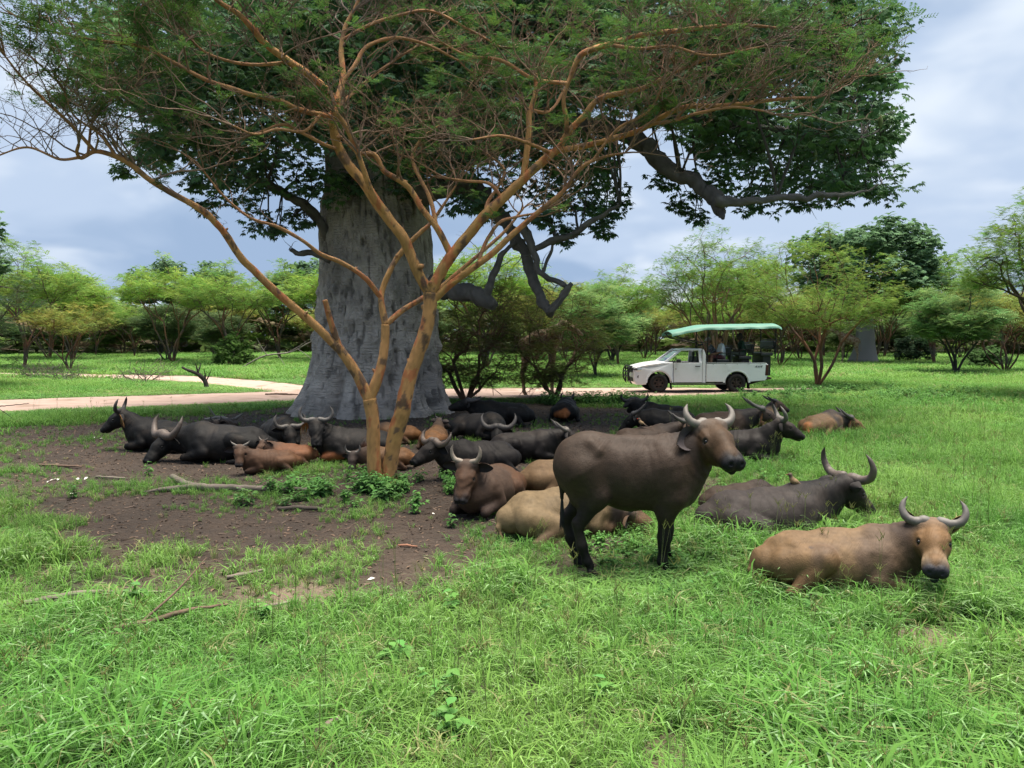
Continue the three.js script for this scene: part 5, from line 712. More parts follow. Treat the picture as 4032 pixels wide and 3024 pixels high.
  const nape = K(-0.03, -0.04, 0), jawk = K(0.02, -0.15, 0), tf = S(throatFrom), bulge = mid(nf, nape, 0.5);
  B.bone(nf, bulge, 0.25 * s, 0.175 * s, 'neck', 0.12 * s); B.bone(bulge, nape, 0.175 * s, 0.088 * hs, 'neck', 0.09 * s);
  B.bone(tf, mid(tf, jawk, 0.55), 0.22 * s, 0.145 * s, 'neck', 0.12 * s); B.bone(mid(tf, jawk, 0.55), jawk, 0.145 * s, 0.075 * hs, 'neck', 0.08 * s);
  hb([0.02, -0.045, -0.022], [0.15, -0.05, -0.026], 0.105, 0.1, 'face', 0.06); hb([0.02, -0.045, 0.022], [0.15, -0.05, 0.026], 0.105, 0.1, 'face', 0.06); hb([0.15, -0.055, 0], [0.36, -0.068, 0], 0.108, 0.078, 'face', 0.06);
  hb([0.06, 0.02, 0], [0.2, 0.012, 0], 0.062, 0.052, 'face', 0.05); hb([0.2, 0.012, 0], [0.4, -0.03, 0], 0.052, 0.038, 'face', 0.05);
  for (const d of [-1, 1]) {
    hb([0.34, -0.064, 0.03 * d], [0.385, -0.066, 0.036 * d], 0.062, 0.06, 'snout', 0.04); hb([0.4, -0.06, 0.034 * d], [0.445, -0.066, 0.04 * d], 0.057, 0.05, 'muzzle', 0.02);
    hb([0.1, 0.008, 0.092 * d], [0.15, 0.008, 0.102 * d], 0.034, 0.02, 'face', 0.03); hb([0.06, -0.12, 0.045 * d], [0.2, -0.135, 0.035 * d], 0.062, 0.045, 'face', 0.05);
    hb([0.46, -0.036, 0.034 * d], [0.456, -0.056, 0.055 * d], 0.029, 0.025, 'muzzle', 0.02);
    B.carve(K(0.492, -0.045, 0.045 * d), 0.017 * hs, 0.008 * hs); B.carve(K(0.172, -0.012, 0.122 * d), 0.02 * hs, 0.016 * hs);
  }
  hb([0.2, -0.135, 0], [0.37, o.mouth ? -0.15 : -0.122, 0], 0.045, 0.036, 'face', 0.04); hb([0.37, o.mouth ? -0.15 : -0.122, 0], [0.43, o.mouth ? -0.158 : -0.124, 0], 0.038, 0.03, 'muzzle', o.mouth ? 0.012 : 0.02);
  hb([-0.01, 0.03, -0.095], [-0.01, 0.03, 0.095], 0.054, 0.054, 'boss', 0.05);
  coat.boss = coat.boss || coat.face.map((v, i) => v * 0.45 + [0.06, 0.052, 0.047][i]); coat.snout = coat.snout || coat.face.map((v) => v * 0.75);
  if (o.cell < 0.013) for (let k = 0; k <= 6; k++) for (const d of [-1, 1]) B.carve(K(0.3 + k * 0.028, -0.108 + (k > 4 ? 0.002 : 0), (0.062 - k * 0.001) * d), 0.007 * hs, 0.006 * hs);
  // skin: folds along the neck and the grain of the ribs
  const wr = V(nf[0], nf[1], nf[2]), wd = poll.clone().sub(wr).normalize(), seed = R() * 40;
  B.bump = (x, y, z) => { const t = (x - wr.x) * wd.x + (y - wr.y) * wd.y + (z - wr.z) * wd.z, w = smooth(0.02, 0.16, t / s) * (1 - smooth(0.36, 0.5, t / s)); const rib = smooth(-0.3, -0.1, x / s) * (1 - smooth(0.15, 0.32, x / s)); return (rib > 0 ? rib * 0.0026 * Math.sin(x * 70 / s + 6 * vnoise(x * 3, y * 3, z * 3 + seed)) * smooth(0.35, 0.7, vnoise(x * 4, y * 4 + seed, z * 4)) : 0) + (w > 0 ? w * 0.0035 * Math.sin(t * 85 / s + 9 * vnoise(x * 4 + seed, y * 4, z * 4)) * smooth(0.35, 0.65, vnoise(x * 6, y * 6 + seed, z * 6)) : 0) + (vnoise(x * 7 + seed, y * 4, z * 7) - 0.5) * 0.02 + (vnoise(x * 19, y * 19 + seed, z * 19) - 0.5) * 0.004; };
  const patch = o.patch || [], sp = K(0.34, 0, 0), snoutAt = sp[0] * hx.x + sp[1] * hx.y + sp[2] * hx.z, eyes = [K(0.168, -0.014, -0.108), K(0.168, -0.014, 0.108)];
  const colour = (x, y, z) => {
    const w = B.roles(x, y, z, x * hx.x + y * hx.y + z * hx.z > snoutAt ? 0.007 : 0.02), c = [0, 0, 0];
    for (const k in w) for (let i = 0; i < 3; i++) c[i] += w[k] * (coat[k] || coat.body)[i];
    for (const [px, py, pz, pr, col] of patch) { const d = Math.hypot(x - px * s, y - py * s, z - pz * s) / (pr * s) + (vnoise(x * 8, y * 8, z * 8 + seed) - 0.5) * 0.7, q = 1 - smooth(0.6, 1.1, d); if (q > 0) for (let i = 0; i < 3; i++) c[i] = mix(c[i], col[i], q); }
    for (const e of eyes) { const q = 0.75 * (1 - smooth(0.02, 0.046, Math.hypot(x - e[0], y - e[1], z - e[2]) / hs)); if (q > 0) for (let i = 0; i < 3; i++) c[i] = mix(c[i], 0.018, q); }
    const n = 0.78 + 0.44 * fbm(x * 4 + seed, y * 4, z * 4, 3), m = 0.72 + 0.3 * vnoise(x * 45, y * 45, z * 45 + seed) + 0.26 * vnoise(x * 22, y * 95, z * 22), dust = smooth(0.52, 0.72, fbm(x * 6, y * 6 + seed, z * 6, 4)) * 0.5;
    return c.map((v, i) => mix(v * n * m, [0.085, 0.066, 0.052][i], dust * (o.dust === undefined ? 0.35 : o.dust)));
  };
  const [lo, hi] = B.bounds(0.05); lo[1] = Math.max(lo[1], -0.05);
  part('body', surfaceNets((x, y, z) => B.field(x, y, z), lo, hi, o.cell || 0.018, colour), hideMat, g);
  // horns
  const H = HORN[o.horn || 'crescent'], hk = (o.hornSize || 1), hc = (o.hornCol || [0.15, 0.125, 0.105]).map((v) => v * 0.62), ru = [-0.62, 0.785], rf = [0.785, 0.62];
  for (const d of [-1, 1]) {
    const ctl = [[...K(-0.01, 0.03, 0.015 * d), H.r * hs * 0.7]].concat(H.p.map((q, i) => { const a = i === 0 ? 1 : hk, z = q[0] * (i ? hk : 1) * d, x = -0.005 + ru[0] * q[1] * a + rf[0] * q[2] * a, y = 0.035 + ru[1] * q[1] * a + rf[1] * q[2] * a, t = i / (H.p.length - 1); return [...K(x, y, z), H.r * 0.9 * hs * Math.sqrt(hk) * (1 - t) ** 0.62 + 0.003 * hs]; }));
    const pts = curve(ctl, 0.018 * s), G = new Geo(), sd = R() * 30;
    pts.forEach((p, i) => { const t = i / pts.length; p[3] *= 1 + 0.045 * (1 - t) * Math.sin(i * 1.9 + sd) + 0.06 * (vnoise(i * 0.5, sd) - 0.5); });
    tube(G, pts, { seg: 12, rough: 0.12, col: (t, a, p) => { const n = 0.7 + 0.6 * fbm(p[0] * 30 + sd, p[1] * 30, p[2] * 30, 3), k = smooth(0.75, 1, t); return hc.map((v) => mix(v, v * 0.45, k) * n); } });
    part('horn', G.build(), hornMat, g);
  }
  // eyes
  for (const d of [-1, 1]) { const e = K(0.168, -0.014, 0.108 * d), eg = new THREE.SphereGeometry(0.019 * hs, 12, 8); eg.translate(...e); part('eye', eg, eyeMat, g); }
  // ears: a cupped leaf of skin, with hanging hair where the animal has a fringe
  const E = { droop: 20, back: 8, len: 0.23, wid: 0.135, ...(o.ear || {}) }, inner = E.inner || coat.ear, outer = E.outer || coat.face;
  for (const d of [-1, 1]) {
    const G = new Geo(), dr = E.droop * RAD, bk = (d < 0 && E.backLeft !== undefined ? E.backLeft : E.back) * RAD, ax = V(-Math.sin(bk) * Math.cos(dr), -Math.sin(dr), Math.cos(bk) * Math.cos(dr) * d), face = V(0.72, 0.2, 0.3 * d); face.addScaledVector(ax, -face.dot(ax)).normalize();
    const wd2 = ax.clone().cross(face), base = V(0.02, -0.012, 0.112 * d), nu = 12, nv = 8, rows = [[], []];
    for (let sheet = 0; sheet < 2; sheet++) for (let i = 0; i <= nu; i++) {
      const u = i / nu, w = E.wid * 0.5 * Math.pow(Math.sin(Math.PI * Math.min(0.995, 0.12 + u * 0.87)), 0.75), row = [];
      for (let j = 0; j <= nv; j++) {
        const v = j / nv * 2 - 1, cup = (v * v - 1) * 0.05 * (1 - 0.5 * u) * (0.35 + Math.min(1, 3 * w / E.wid)), curl = 0.03 * u * u, th = sheet ? -0.006 : 0.004 * (1 - v * v);
        const q = base.clone().addScaledVector(ax, u * E.len).addScaledVector(wd2, v * w).addScaledVector(face, cup + curl + th);
        const n = 0.75 + 0.5 * vnoise(u * 14, v * 6, seed), cc = (sheet ? outer : inner).map((x) => x * n), edge = smooth(0.75, 1, Math.abs(v)); if (E.rim) for (let c = 0; c < 3; c++) cc[c] = mix(cc[c], E.rim[c], edge);
        row.push(G.v(...K(q.x, q.y, q.z), cc));
      }
      rows[sheet].push(row);
    }
    for (let sheet = 0; sheet < 2; sheet++) for (let i = 0; i < nu; i++) for (let j = 0; j < nv; j++) { const r = rows[sheet]; (sheet ^ (d < 0)) ? G.quad(r[i][j], r[i][j + 1], r[i + 1][j + 1], r[i + 1][j]) : G.quad(r[i][j], r[i + 1][j], r[i + 1][j + 1], r[i][j + 1]); }
    const ear = part('ear', G.build(), earMat, g);
    if (E.fringe) {
      const F = new Geo();
      for (let k = 0; k < 26; k++) {
        const u = 0.25 + 0.75 * R(), v = (R() * 2 - 1) * 0.7, q = base.clone().addScaledVector(ax, u * E.len).addScaledVector(wd2, v * E.wid * 0.45 * Math.sin(Math.PI * Math.min(0.97, 0.12 + u * 0.85))).addScaledVector(face, 0.006);
        const P0 = K(q.x, q.y, q.z), len = (0.09 + 0.1 * R()) * hs, dx = (ax.x * hx.x + ax.z * hz.x * 1) * 0.04, cc = (k % 4 ? E.fringe : [0.3, 0.26, 0.2]).map((x) => x * (0.6 + 0.8 * R())), wdt = 0.006 * hs, ax2 = R() * 3.1;
        let prev = null; for (let m = 0; m <= 4; m++) { const t = m / 4, x = P0[0] + dx * t * len * 5 + (R() - 0.5) * 0.006, y = P0[1] - len * t * (0.6 + 0.4 * t), z = P0[2] + (R() - 0.5) * 0.006, w2 = wdt * (1 - t * 0.85), a = F.v(x - Math.cos(ax2) * w2, y, z - Math.sin(ax2) * w2, cc), b = F.v(x + Math.cos(ax2) * w2, y, z + Math.sin(ax2) * w2, cc); if (prev) F.quad(prev[0], prev[1], b, a); prev = [a, b]; }
      }
      part('ear_fringe', F.build(), hairMat, ear);
    }
  }
  // tail tuft
  { const F = new Geo(), st = o.pose === 'stand', t0 = st ? [-0.675, 0.76, 0.02] : [-0.8, 0.07, 0.11 + lean * 0.05]; for (let k = 0; k < 44; k++) { const P0 = S(t0), len = (st ? 0.3 : 0.14) * (0.7 + 0.5 * R()) * s, sp = st ? 0.05 : 0.07, ex = (R() - 0.5) * sp, ez = (R() - 0.5) * sp, cc = [0.012, 0.011, 0.012], y0 = P0[1]; let prev = null; for (let m = 0; m <= 3; m++) { const t = m / 3, x = P0[0] + ex * t, y = st ? y0 - len * t : Math.max(0.012, y0 - 0.06 * t), z = P0[2] + ez * t + (st ? 0 : len * t), w = 0.009 * (1 - t * 0.8), a = F.v(x - w, y, z, cc), b = F.v(x + w, y, z + 0.004, cc); if (prev) F.quad(prev[0], prev[1], b, a); prev = [a, b]; } } part('tail_tuft', F.build(), hairMat, g); }
  if (o.sc) g.scale.set(...o.sc);
  return g;
}
// ---------------------------------------------------------------- the herd
{
  const FR = [0.3, 0.13, 0.035], light = [0.21, 0.185, 0.16], ash = [0.16, 0.145, 0.132], rusty = [0.2, 0.14, 0.1], blk = [0.045, 0.04, 0.038];
  const orange = [0.26, 0.09, 0.03];
  const herd = [
    { label: 'brown buffalo standing on all four legs in the middle of the herd', pose: 'stand', x: 1.1, z: -7.2, yaw: 0, s: 1, sc: [0.93, 0.98, 0.93], fat: 0.86, coat: 'brown', cell: 0.011, head: { ne: 42, nl: 0.49, ny: 10, yaw: -79, pitch: -17 }, horn: 'crescent', hornSize: 0.72, hornCol: light, ear: { droop: 6, back: -26, backLeft: 70, len: 0.27, wid: 0.18, inner: [0.05, 0.04, 0.042] }, hs: 1.24, dust: 0.2 },
    { label: 'tan buffalo lying in the right foreground, looking at the viewer with open mouth', x: 2.82, z: -6.6, yaw: -8, s: 0.86, coat: 'tan', cell: 0.011, lean: 1, mouth: 1, head: { ne: 34, nl: 0.5, ny: 30, yaw: -115, pitch: -26 }, horn: 'crescent', hornSize: 0.85, hornCol: ash, ear: { droop: -38, back: 46, len: 0.2, wid: 0.1, rim: [0.4, 0.3, 0.09] }, tint: { snout: [0.3, 0.22, 0.14] }, patch: [[-0.3, 0.5, 0.3, 0.05, [0.04, 0.035, 0.035]], [-0.2, 0.45, 0.3, 0.18, [0.1, 0.066, 0.042]], [0.4, 0.4, 0.2, 0.36, [0.085, 0.057, 0.038]]], dust: 0.1, hs: 1.16 },
    { label: 'dark buffalo lying right behind the tan one, head in profile to the right', x: 2.8, z: -8.35, yaw: 7, s: 0.95, sink: 0.05, coat: 'dark', tint: { body: [0.033, 0.027, 0.025], rump: [0.032, 0.026, 0.024] }, cell: 0.012, lean: -1, head: { ne: 26, nl: 0.54, yaw: 22, pitch: -36 }, horn: 'crescent', hornSize: 1.2, hornCol: [0.16, 0.125, 0.105], ear: { droop: 12, back: 35, len: 0.2, wid: 0.13 } },
    { label: 'small greyish brown buffalo of which only the back shows over the dark one', x: 2.8, z: -9.4, yaw: 8, s: 0.62, coat: 'brown', cell: 0.016, head: { ne: -10, nl: 0.5, yaw: 10, pitch: -30 }, horn: 'spike' },
    { label: 'fawn buffalo asleep behind the hind legs of the standing one', x: 0.55, z: -8.55, yaw: 22, s: 0.9, sink: 0.05, coat: 'fawn', cell: 0.013, lean: -1, head: { ne: -16, ny: 42, nl: 0.5, yaw: -20, pitch: -30 }, horn: 'young', ear: { len: 0.2 }, dust: 0.1 },
    { label: 'tan buffalo mostly hidden behind the rump of the standing one', x: 0.72, z: -10.7, yaw: 18, s: 0.82, coat: 'tan', cell: 0.016, head: { ne: -5, nl: 0.5, yaw: 10, pitch: -30 }, horn: 'young', dust: 0.15 },
    { label: 'brown young buffalo facing the viewer with eyes closed, right of the forked tree', x: -0.3, z: -9.75, yaw: -112, s: 0.87, coat: 'calf', tint: { body: [0.07, 0.044, 0.03], neck: [0.054, 0.036, 0.027], leg: [0.05, 0.033, 0.026] }, cell: 0.012, head: { ne: 52, nl: 0.4, yaw: -107, pitch: -50 }, horn: 'young', hornSize: 1.12, hornCol: [0.34, 0.28, 0.22], ear: { droop: 4, back: 12, len: 0.22, wid: 0.16 }, dust: 0.15 },
    { label: 'dark buffalo with wide flat horns lying behind the brown young one', x: -0.5, z: -12.15, yaw: -148, s: 1.0, coat: 'dark', cell: 0.014, head: { ne: 24, nl: 0.5, yaw: -140, pitch: -24 }, horn: 'wide', hornSize: 0.9, hornCol: [0.2, 0.145, 0.11], ear: { droop: 25 } },
    { label: 'dark brown buffalo facing right behind the hindquarters of the standing one', x: 0.2, z: -13.7, yaw: 2, s: 0.95, coat: 'dark', cell: 0.016, lean: 1, head: { ne: 22, nl: 0.48, yaw: 8, pitch: -34 }, horn: 'back', hornCol: light },
    { label: 'dark buffalo with lowered head and one big horn up, behind the wide horned one', x: -0.75, z: -16.5, yaw: -35, s: 1.02, coat: 'black', tint: { body: [0.018, 0.0165, 0.0165] }, cell: 0.018, head: { ne: -12, ny: 40, nl: 0.5, yaw: -100, pitch: -35 }, horn: 'bull', hornSize: 0.9, hornCol: [0.07, 0.062, 0.058] },
    { label: 'black buffalo lying farthest back with its chin raised, right of the huge trunk', x: -0.2, z: -19.2, yaw: 180, s: 1.06, coat: 'black', cell: 0.02, lean: -1, head: { ne: 22, nl: 0.55, yaw: 184, pitch: -10 }, horn: 'back', hornCol: [0.09, 0.08, 0.075] },
    { label: 'black buffalo seen from behind with an orange rump patch', x: 1.42, z: -20.4, yaw: 82, s: 0.98, coat: 'black', cell: 0.02, head: { ne: 12, nl: 0.5, yaw: 130, pitch: -30 }, horn: 'crescent', hornSize: 0.9, hornCol: blk, patch: [[-0.82, 0.3, 0.02, 0.21, orange], [-0.74, 0.2, -0.18, 0.17, orange]] },
    { label: 'rusty calf with dark head seen from behind, right of the forked stems', x: -1.56, z: -15.4, yaw: 84, s: 0.72, coat: 'rust', cell: 0.018, head: { ne: 42, nl: 0.5, yaw: 55, pitch: -22 }, horn: 'young', hornCol: blk, ear: { droop: 0, len: 0.24, wid: 0.15 } },
    { label: 'rusty calf lying behind the forked stems close to the huge trunk', x: -2.4, z: -16.1, yaw: 172, s: 0.7, coat: 'rust', cell: 0.018, head: { ne: 10, nl: 0.5, yaw: 170, pitch: -30 }, horn: 'spike' },
    { label: 'rusty calf lying right behind the forked stems, its grey face peeping out left', x: -2.1, z: -12.85, yaw: -172, s: 0.66, coat: 'rust', cell: 0.015, head: { ne: 0, nl: 0.5, yaw: -92, pitch: -52 }, horn: 'young', hornSize: 1.15, hornCol: [0.2, 0.18, 0.16], ear: { len: 0.2 }, patch: [[-0.76, 0.26, -0.08, 0.16, [0.3, 0.13, 0.045]]] },
    { label: 'dark buffalo with orange ear tufts facing the viewer, left of the forked stems', x: -2.78, z: -13.7, yaw: -165, s: 1.02, coat: 'black', tint: { leg: [0.17, 0.06, 0.024], body: [0.016, 0.0145, 0.014] }, cell: 0.014, mouth: 1, head: { ne: 48, nl: 0.48, ny: -12, yaw: -76, pitch: -46 }, horn: 'crescent', hornSize: 1.02, hornCol: [0.12, 0.11, 0.105], ear: { droop: 42, back: 10, len: 0.2, wid: 0.12, inner: FR, fringe: FR } },
    { label: 'black buffalo with bowed head and upright horns left of the huge trunk foot', x: -4.75, z: -15.7, yaw: -62, s: 1.0, coat: 'black', tint: { body: [0.017, 0.016, 0.016] }, cell: 0.018, head: { ne: 4, nl: 0.46, yaw: -58, pitch: -50 }, horn: 'crescent', hornSize: 1.1, hornCol: [0.15, 0.135, 0.12], ear: { droop: -5, len: 0.24 } },
    { label: 'reddish brown calf with big dark ears lying in front of the black bull', x: -3.95, z: -12.5, yaw: -158, s: 0.68, coat: 'calf', cell: 0.013, head: { ne: 42, nl: 0.42, yaw: -78, pitch: -42 }, horn: 'spike', hornSize: 1.05, hornCol: [0.26, 0.23, 0.2], hs: 1.22, ear: { droop: 14, back: 8, len: 0.25, wid: 0.16, inner: [0.03, 0.02, 0.02] }, dust: 0.1 },
    { label: 'reddish calf half hidden behind the one with big dark ears', x: -3.85, z: -13.3, yaw: -170, s: 0.64, coat: 'calf', tint: { body: [0.14, 0.062, 0.032], rump: [0.16, 0.07, 0.034] }, cell: 0.015, head: { ne: 38, nl: 0.42, yaw: -120, pitch: -40 }, horn: 'spike', ear: { droop: 10, len: 0.24, wid: 0.15 } },
    { label: 'massive black bull with huge rough horns and lowered head, lying at left', x: -5.1, z: -13.65, yaw: -175, s: 1.16, coat: 'black', tint: { body: [0.0135, 0.013, 0.0135] }, cell: 0.014, lean: -1, head: { ne: -2, nl: 0.56, yaw: -128, pitch: -40 }, horn: 'bull', hornSize: 0.95, hornCol: [0.15, 0.115, 0.095], dust: 0.3 },
    { label: 'black buffalo in profile at the far left of the herd, horns curved up', x: -6.75, z: -14.8, yaw: 178, s: 1.04, coat: 'black', cell: 0.015, lean: -1, head: { ne: 40, nl: 0.54, yaw: 190, pitch: -36 }, horn: 'crescent', hornSize: 1.05, hornCol: blk, ear: { droop: 50, back: 20, len: 0.19, wid: 0.11, inner: FR, fringe: FR } },
    { label: 'young buffalo of which only the horned head top shows behind the black bull', x: -6.55, z: -17.4, yaw: -90, s: 0.66, coat: 'dark', cell: 0.02, head: { ne: 25, nl: 0.35, yaw: -75, pitch: -60 }, horn: 'young', hornCol: blk, ear: { droop: 10 } },
    { label: 'black buffalo turned away with horns spread towards the pickup', x: 3.72, z: -18.8, yaw: 165, s: 1.0, coat: 'black', cell: 0.02, head: { ne: 36, nl: 0.48, ny: -35, yaw: 98, pitch: -28 }, horn: 'wide', hornSize: 0.85, hornCol: blk, ear: { droop: 35 } },
    { label: 'black buffalo with its long horn laid back, left end of the right group', x: 3.55, z: -17.3, yaw: 176, s: 0.98, coat: 'black', cell: 0.02, head: { ne: 6, nl: 0.45, yaw: 165, pitch: -40 }, horn: 'back', hornSize: 1.3, hornCol: [0.09, 0.08, 0.075] },
    { label: 'fawn calf curled up among the dark animals of the right group', x: 2.98, z: -16.1, yaw: 35, s: 0.6, coat: 'fawn', cell: 0.02, head: { ne: 0, nl: 0.45, yaw: 30, pitch: -40 }, horn: 'spike' },
    { label: 'dull brown buffalo partly hidden behind the head of the standing one', x: 2.55, z: -14.7, yaw: 3, s: 0.92, sink: 0.03, coat: 'brown', cell: 0.017, head: { ne: 30, nl: 0.55, yaw: -2, pitch: -30 }, horn: 'back', hornSize: 1.15, hornCol: [0.13, 0.115, 0.105], dust: 0.1 },
    { label: 'brown buffalo with orange ear tufts and long swept horns, right group', x: 4.62, z: -16.9, yaw: 0, s: 1.0, coat: 'brown', tint: { neck: [0.022, 0.02, 0.02], face: [0.05, 0.036, 0.03] }, cell: 0.018, head: { ne: 22, nl: 0.6, yaw: -8, pitch: -28 }, horn: 'back', hornSize: 1.4, hornCol: ash, ear: { droop: 60, back: 20, len: 0.2, wid: 0.12, inner: FR, fringe: FR } },
    { label: 'tan bodied buffalo with dark head turned right, hindmost of the right group', x: 6.05, z: -18.2, yaw: 62, s: 0.86, coat: 'tan', tint: { face: [0.07, 0.045, 0.03], neck: [0.03, 0.025, 0.023] }, cell: 0.02, head: { ne: 48, nl: 0.5, ny: 20, yaw: 0, pitch: -24 }, horn: 'back', hornCol: blk, ear: { droop: 45, len: 0.19, fringe: [0.3, 0.2, 0.12], inner: FR } },
    { label: 'dark buffalo lying right behind the head of the standing one, muzzle to the right', x: 4.0, z: -13.45, yaw: -28, s: 1.0, coat: 'dark', cell: 0.013, lean: 1, head: { ne: 52, nl: 0.5, yaw: -4, pitch: -26 }, horn: 'crescent', hornSize: 1.15, hornCol: ash, ear: { droop: 35, len: 0.2 } },
    { label: 'tan rumped buffalo lying alone on the right with its back to the viewer', x: 6.85, z: -16.9, yaw: 38, s: 0.95, coat: 'tan', tint: { neck: [0.028, 0.024, 0.022], leg: [0.22, 0.13, 0.07] }, cell: 0.017, lean: 1, head: { ne: -2, nl: 0.62, ny: 22, yaw: -12, pitch: -34 }, horn: 'back', hornSize: 1.2, hornCol: [0.12, 0.11, 0.1], ear: { droop: 50, fringe: [0.3, 0.22, 0.14], inner: FR }, patch: [[0.3, 0.45, 0, 0.42, [0.05, 0.04, 0.034]], [-0.75, 0.25, 0.08, 0.2, [0.33, 0.13, 0.05]]] },
  ];
  for (const b of herd) { if (b.z < -11.5) b.s *= 0.87; buffalo(b); }
}
// ---------------------------------------------------------------- oxpeckers
function oxpecker(label, x, y, z, turn, beak) {
  const g = thing('oxpecker', label, 'bird', x, y, z, turn, 'oxpeckers on the buffalo'), B = new Body();
  B.bone([0, 0.075, 0], [-0.03, 0.06, 0], 0.032, 0.03, 'body', 0.02).bone([-0.03, 0.06, 0], [-0.09, 0.035, 0], 0.026, 0.008, 'wing', 0.02).bone([0.01, 0.1, 0], [0.025, 0.135, 0], 0.022, 0.02, 'wing', 0.02).bone([0.025, 0.135, 0], [0.034, 0.137, 0], 0.021, 0.018, 'wing', 0.01).bone([-0.08, 0.035, 0], [-0.15, 0.0, 0], 0.012, 0.006, 'wing', 0.01);
  const C = { body: [0.3, 0.2, 0.1], wing: [0.09, 0.065, 0.05] }, [lo, hi] = B.bounds(0.02);
  part('body', surfaceNets((a, b, c) => B.field(a, b, c), lo, hi, 0.006, (a, b, c) => { const w = B.roles(a, b, c, 0.012), q = [0, 0, 0]; for (const k in w) for (let i = 0; i < 3; i++) q[i] += w[k] * C[k][i]; return q; }), hideMat, g);
  const K = new THREE.ConeGeometry(0.009, 0.032, 8).rotateZ(-Math.PI / 2).translate(0.064, 0.135, 0); part('beak', K, std({ color: beak, roughness: 0.5 }), g);
  for (const d of [-1, 1]) { const L = new Geo(); tube(L, [[-0.005, 0.05, 0.012 * d, 0.004], [0.0, 0.02, 0.014 * d, 0.003], [0.004, -0.01, 0.014 * d, 0.003]], { seg: 5, col: () => [0.06, 0.05, 0.045] }); part('leg', L.build(), hornMat, g); }
}
oxpecker('small red billed bird perched on the dull brown buffalo behind the standing one', 2.46, 0.49, -14.65, 2.6, 0xd8402a);
oxpecker('small dark bird perched on the back of the dark lying buffalo', 3.08, 0.55, -8.36, 2.8, 0x6a2018);
// ---------------------------------------------------------------- giraffes
function giraffe(label, x, z, turn, s, neck) {
  const g = thing('giraffe', label, 'giraffe', x, ground(x, z), z, turn, 'giraffes half hidden among the trees'), B = new Body();
  B.bone([-0.45, 1.95, 0], [0.1, 2.1, 0], 0.33, 0.42, 'coat', 0.15, 0.85).bone([0.1, 2.1, 0], [0.55, 2.2, 0], 0.42, 0.37, 'coat', 0.15, 0.85).bone([0.5, 2.45, 0], [0.62, 2.5, 0], 0.17, 0.18, 'coat', 0.15);
  for (const d of [-1, 1]) { B.bone([-0.5, 1.85, 0.14 * d], [-0.5, 1.4, 0.17 * d], 0.22, 0.13, 'coat', 0.1).bone([-0.5, 1.4, 0.17 * d], [-0.62, 0.85, 0.16 * d], 0.12, 0.062, 'coat', 0.06).bone([-0.62, 0.85, 0.16 * d], [-0.56, 0.16, 0.16 * d], 0.058, 0.042, 'leg', 0.05).bone([-0.56, 0.14, 0.16 * d], [-0.5, 0.05, 0.16 * d], 0.058, 0.06, 'leg', 0.04); B.bone([0.52, 2.0, 0.15 * d], [0.55, 1.35, 0.16 * d], 0.19, 0.1, 'coat', 0.1).bone([0.55, 1.35, 0.16 * d], [0.55, 0.78, 0.15 * d], 0.085, 0.07, 'coat', 0.06).bone([0.55, 0.78, 0.15 * d], [0.55, 0.16, 0.15 * d], 0.055, 0.043, 'leg', 0.05).bone([0.55, 0.14, 0.15 * d], [0.6, 0.05, 0.15 * d], 0.056, 0.06, 'leg', 0.04); }
  const n = neck.map((p) => [...p, 0]); B.bone([0.6, 2.35, 0], n[0], 0.27, 0.17, 'coat', 0.15); B.bone(n[0], n[1], 0.17, 0.12, 'coat', 0.1);
  const h = n[2]; B.bone(n[1], [mix(n[1][0], h[0], 0.4), mix(n[1][1], h[1], 0.4), 0], 0.125, 0.11, 'coat', 0.06).bone([mix(n[1][0], h[0], 0.4), mix(n[1][1], h[1], 0.4), 0], h, 0.1, 0.055, 'face', 0.05); for (const d of [-1, 1]) { B.bone([n[1][0], n[1][1] + 0.06, 0.06 * d], [n[1][0] - 0.04, n[1][1] + 0.26, 0.07 * d], 0.03, 0.028, 'face', 0.03).bone([n[1][0], n[1][1], 0.1 * d], [n[1][0] - 0.04, n[1][1] + 0.03, 0.26 * d], 0.045, 0.015, 'face', 0.03); }
  B.bone([-0.78, 2.0, 0], [-0.86, 1.5, 0], 0.035, 0.02, 'leg', 0.05).bone([-0.86, 1.5, 0], [-0.86, 1.1, 0], 0.02, 0.03, 'face', 0.03);
  const sc = B.b.length, cellAt = (x, y, z) => { let a = 9, b = 9; const q = 4.6, i0 = Math.floor(x * q), j0 = Math.floor(y * q), k0 = Math.floor(z * q); for (let i = -1; i <= 1; i++) for (let j = -1; j <= 1; j++) for (let k = -1; k <= 1; k++) { const X = i0 + i, Y = j0 + j, Z = k0 + k, d = Math.hypot(X + hash3(X, Y, Z) - x * q, Y + hash3(Y, Z, X + 7) - y * q, Z + hash3(Z, X, Y + 3) - z * q); if (d < a) { b = a; a = d; } else if (d < b) b = d; } return b - a; };
  const [lo, hi] = B.bounds(0.05); g.scale.setScalar(s);
  part('body', surfaceNets((a, b, c) => B.field(a, b, c), lo, hi, 0.032, (a, b, c) => { const w = B.roles(a, b, c, 0.06), e = smooth(0.1, 0.24, cellAt(a, b, c)) * (w.coat || 0), q = 0.85 + 0.3 * vnoise(a * 9, b * 9, c * 9); return [mix(0.27, 0.15, e) * q, mix(0.2, 0.08, e) * q, mix(0.13, 0.045, e) * q]; }), hideMat, g);
}
giraffe('giraffe with brown patches half hidden behind the thorn trees by the track', 1.0, -29.3, 0.15, 0.98, [[1.0, 2.75], [1.35, 2.62], [1.75, 2.35]]);
giraffe('giraffe half hidden by stems beside the distant baobab trunk', 27.0, -61.5, 2.6, 0.95, [[1.05, 2.7], [1.5, 2.9], [1.95, 2.7]]);
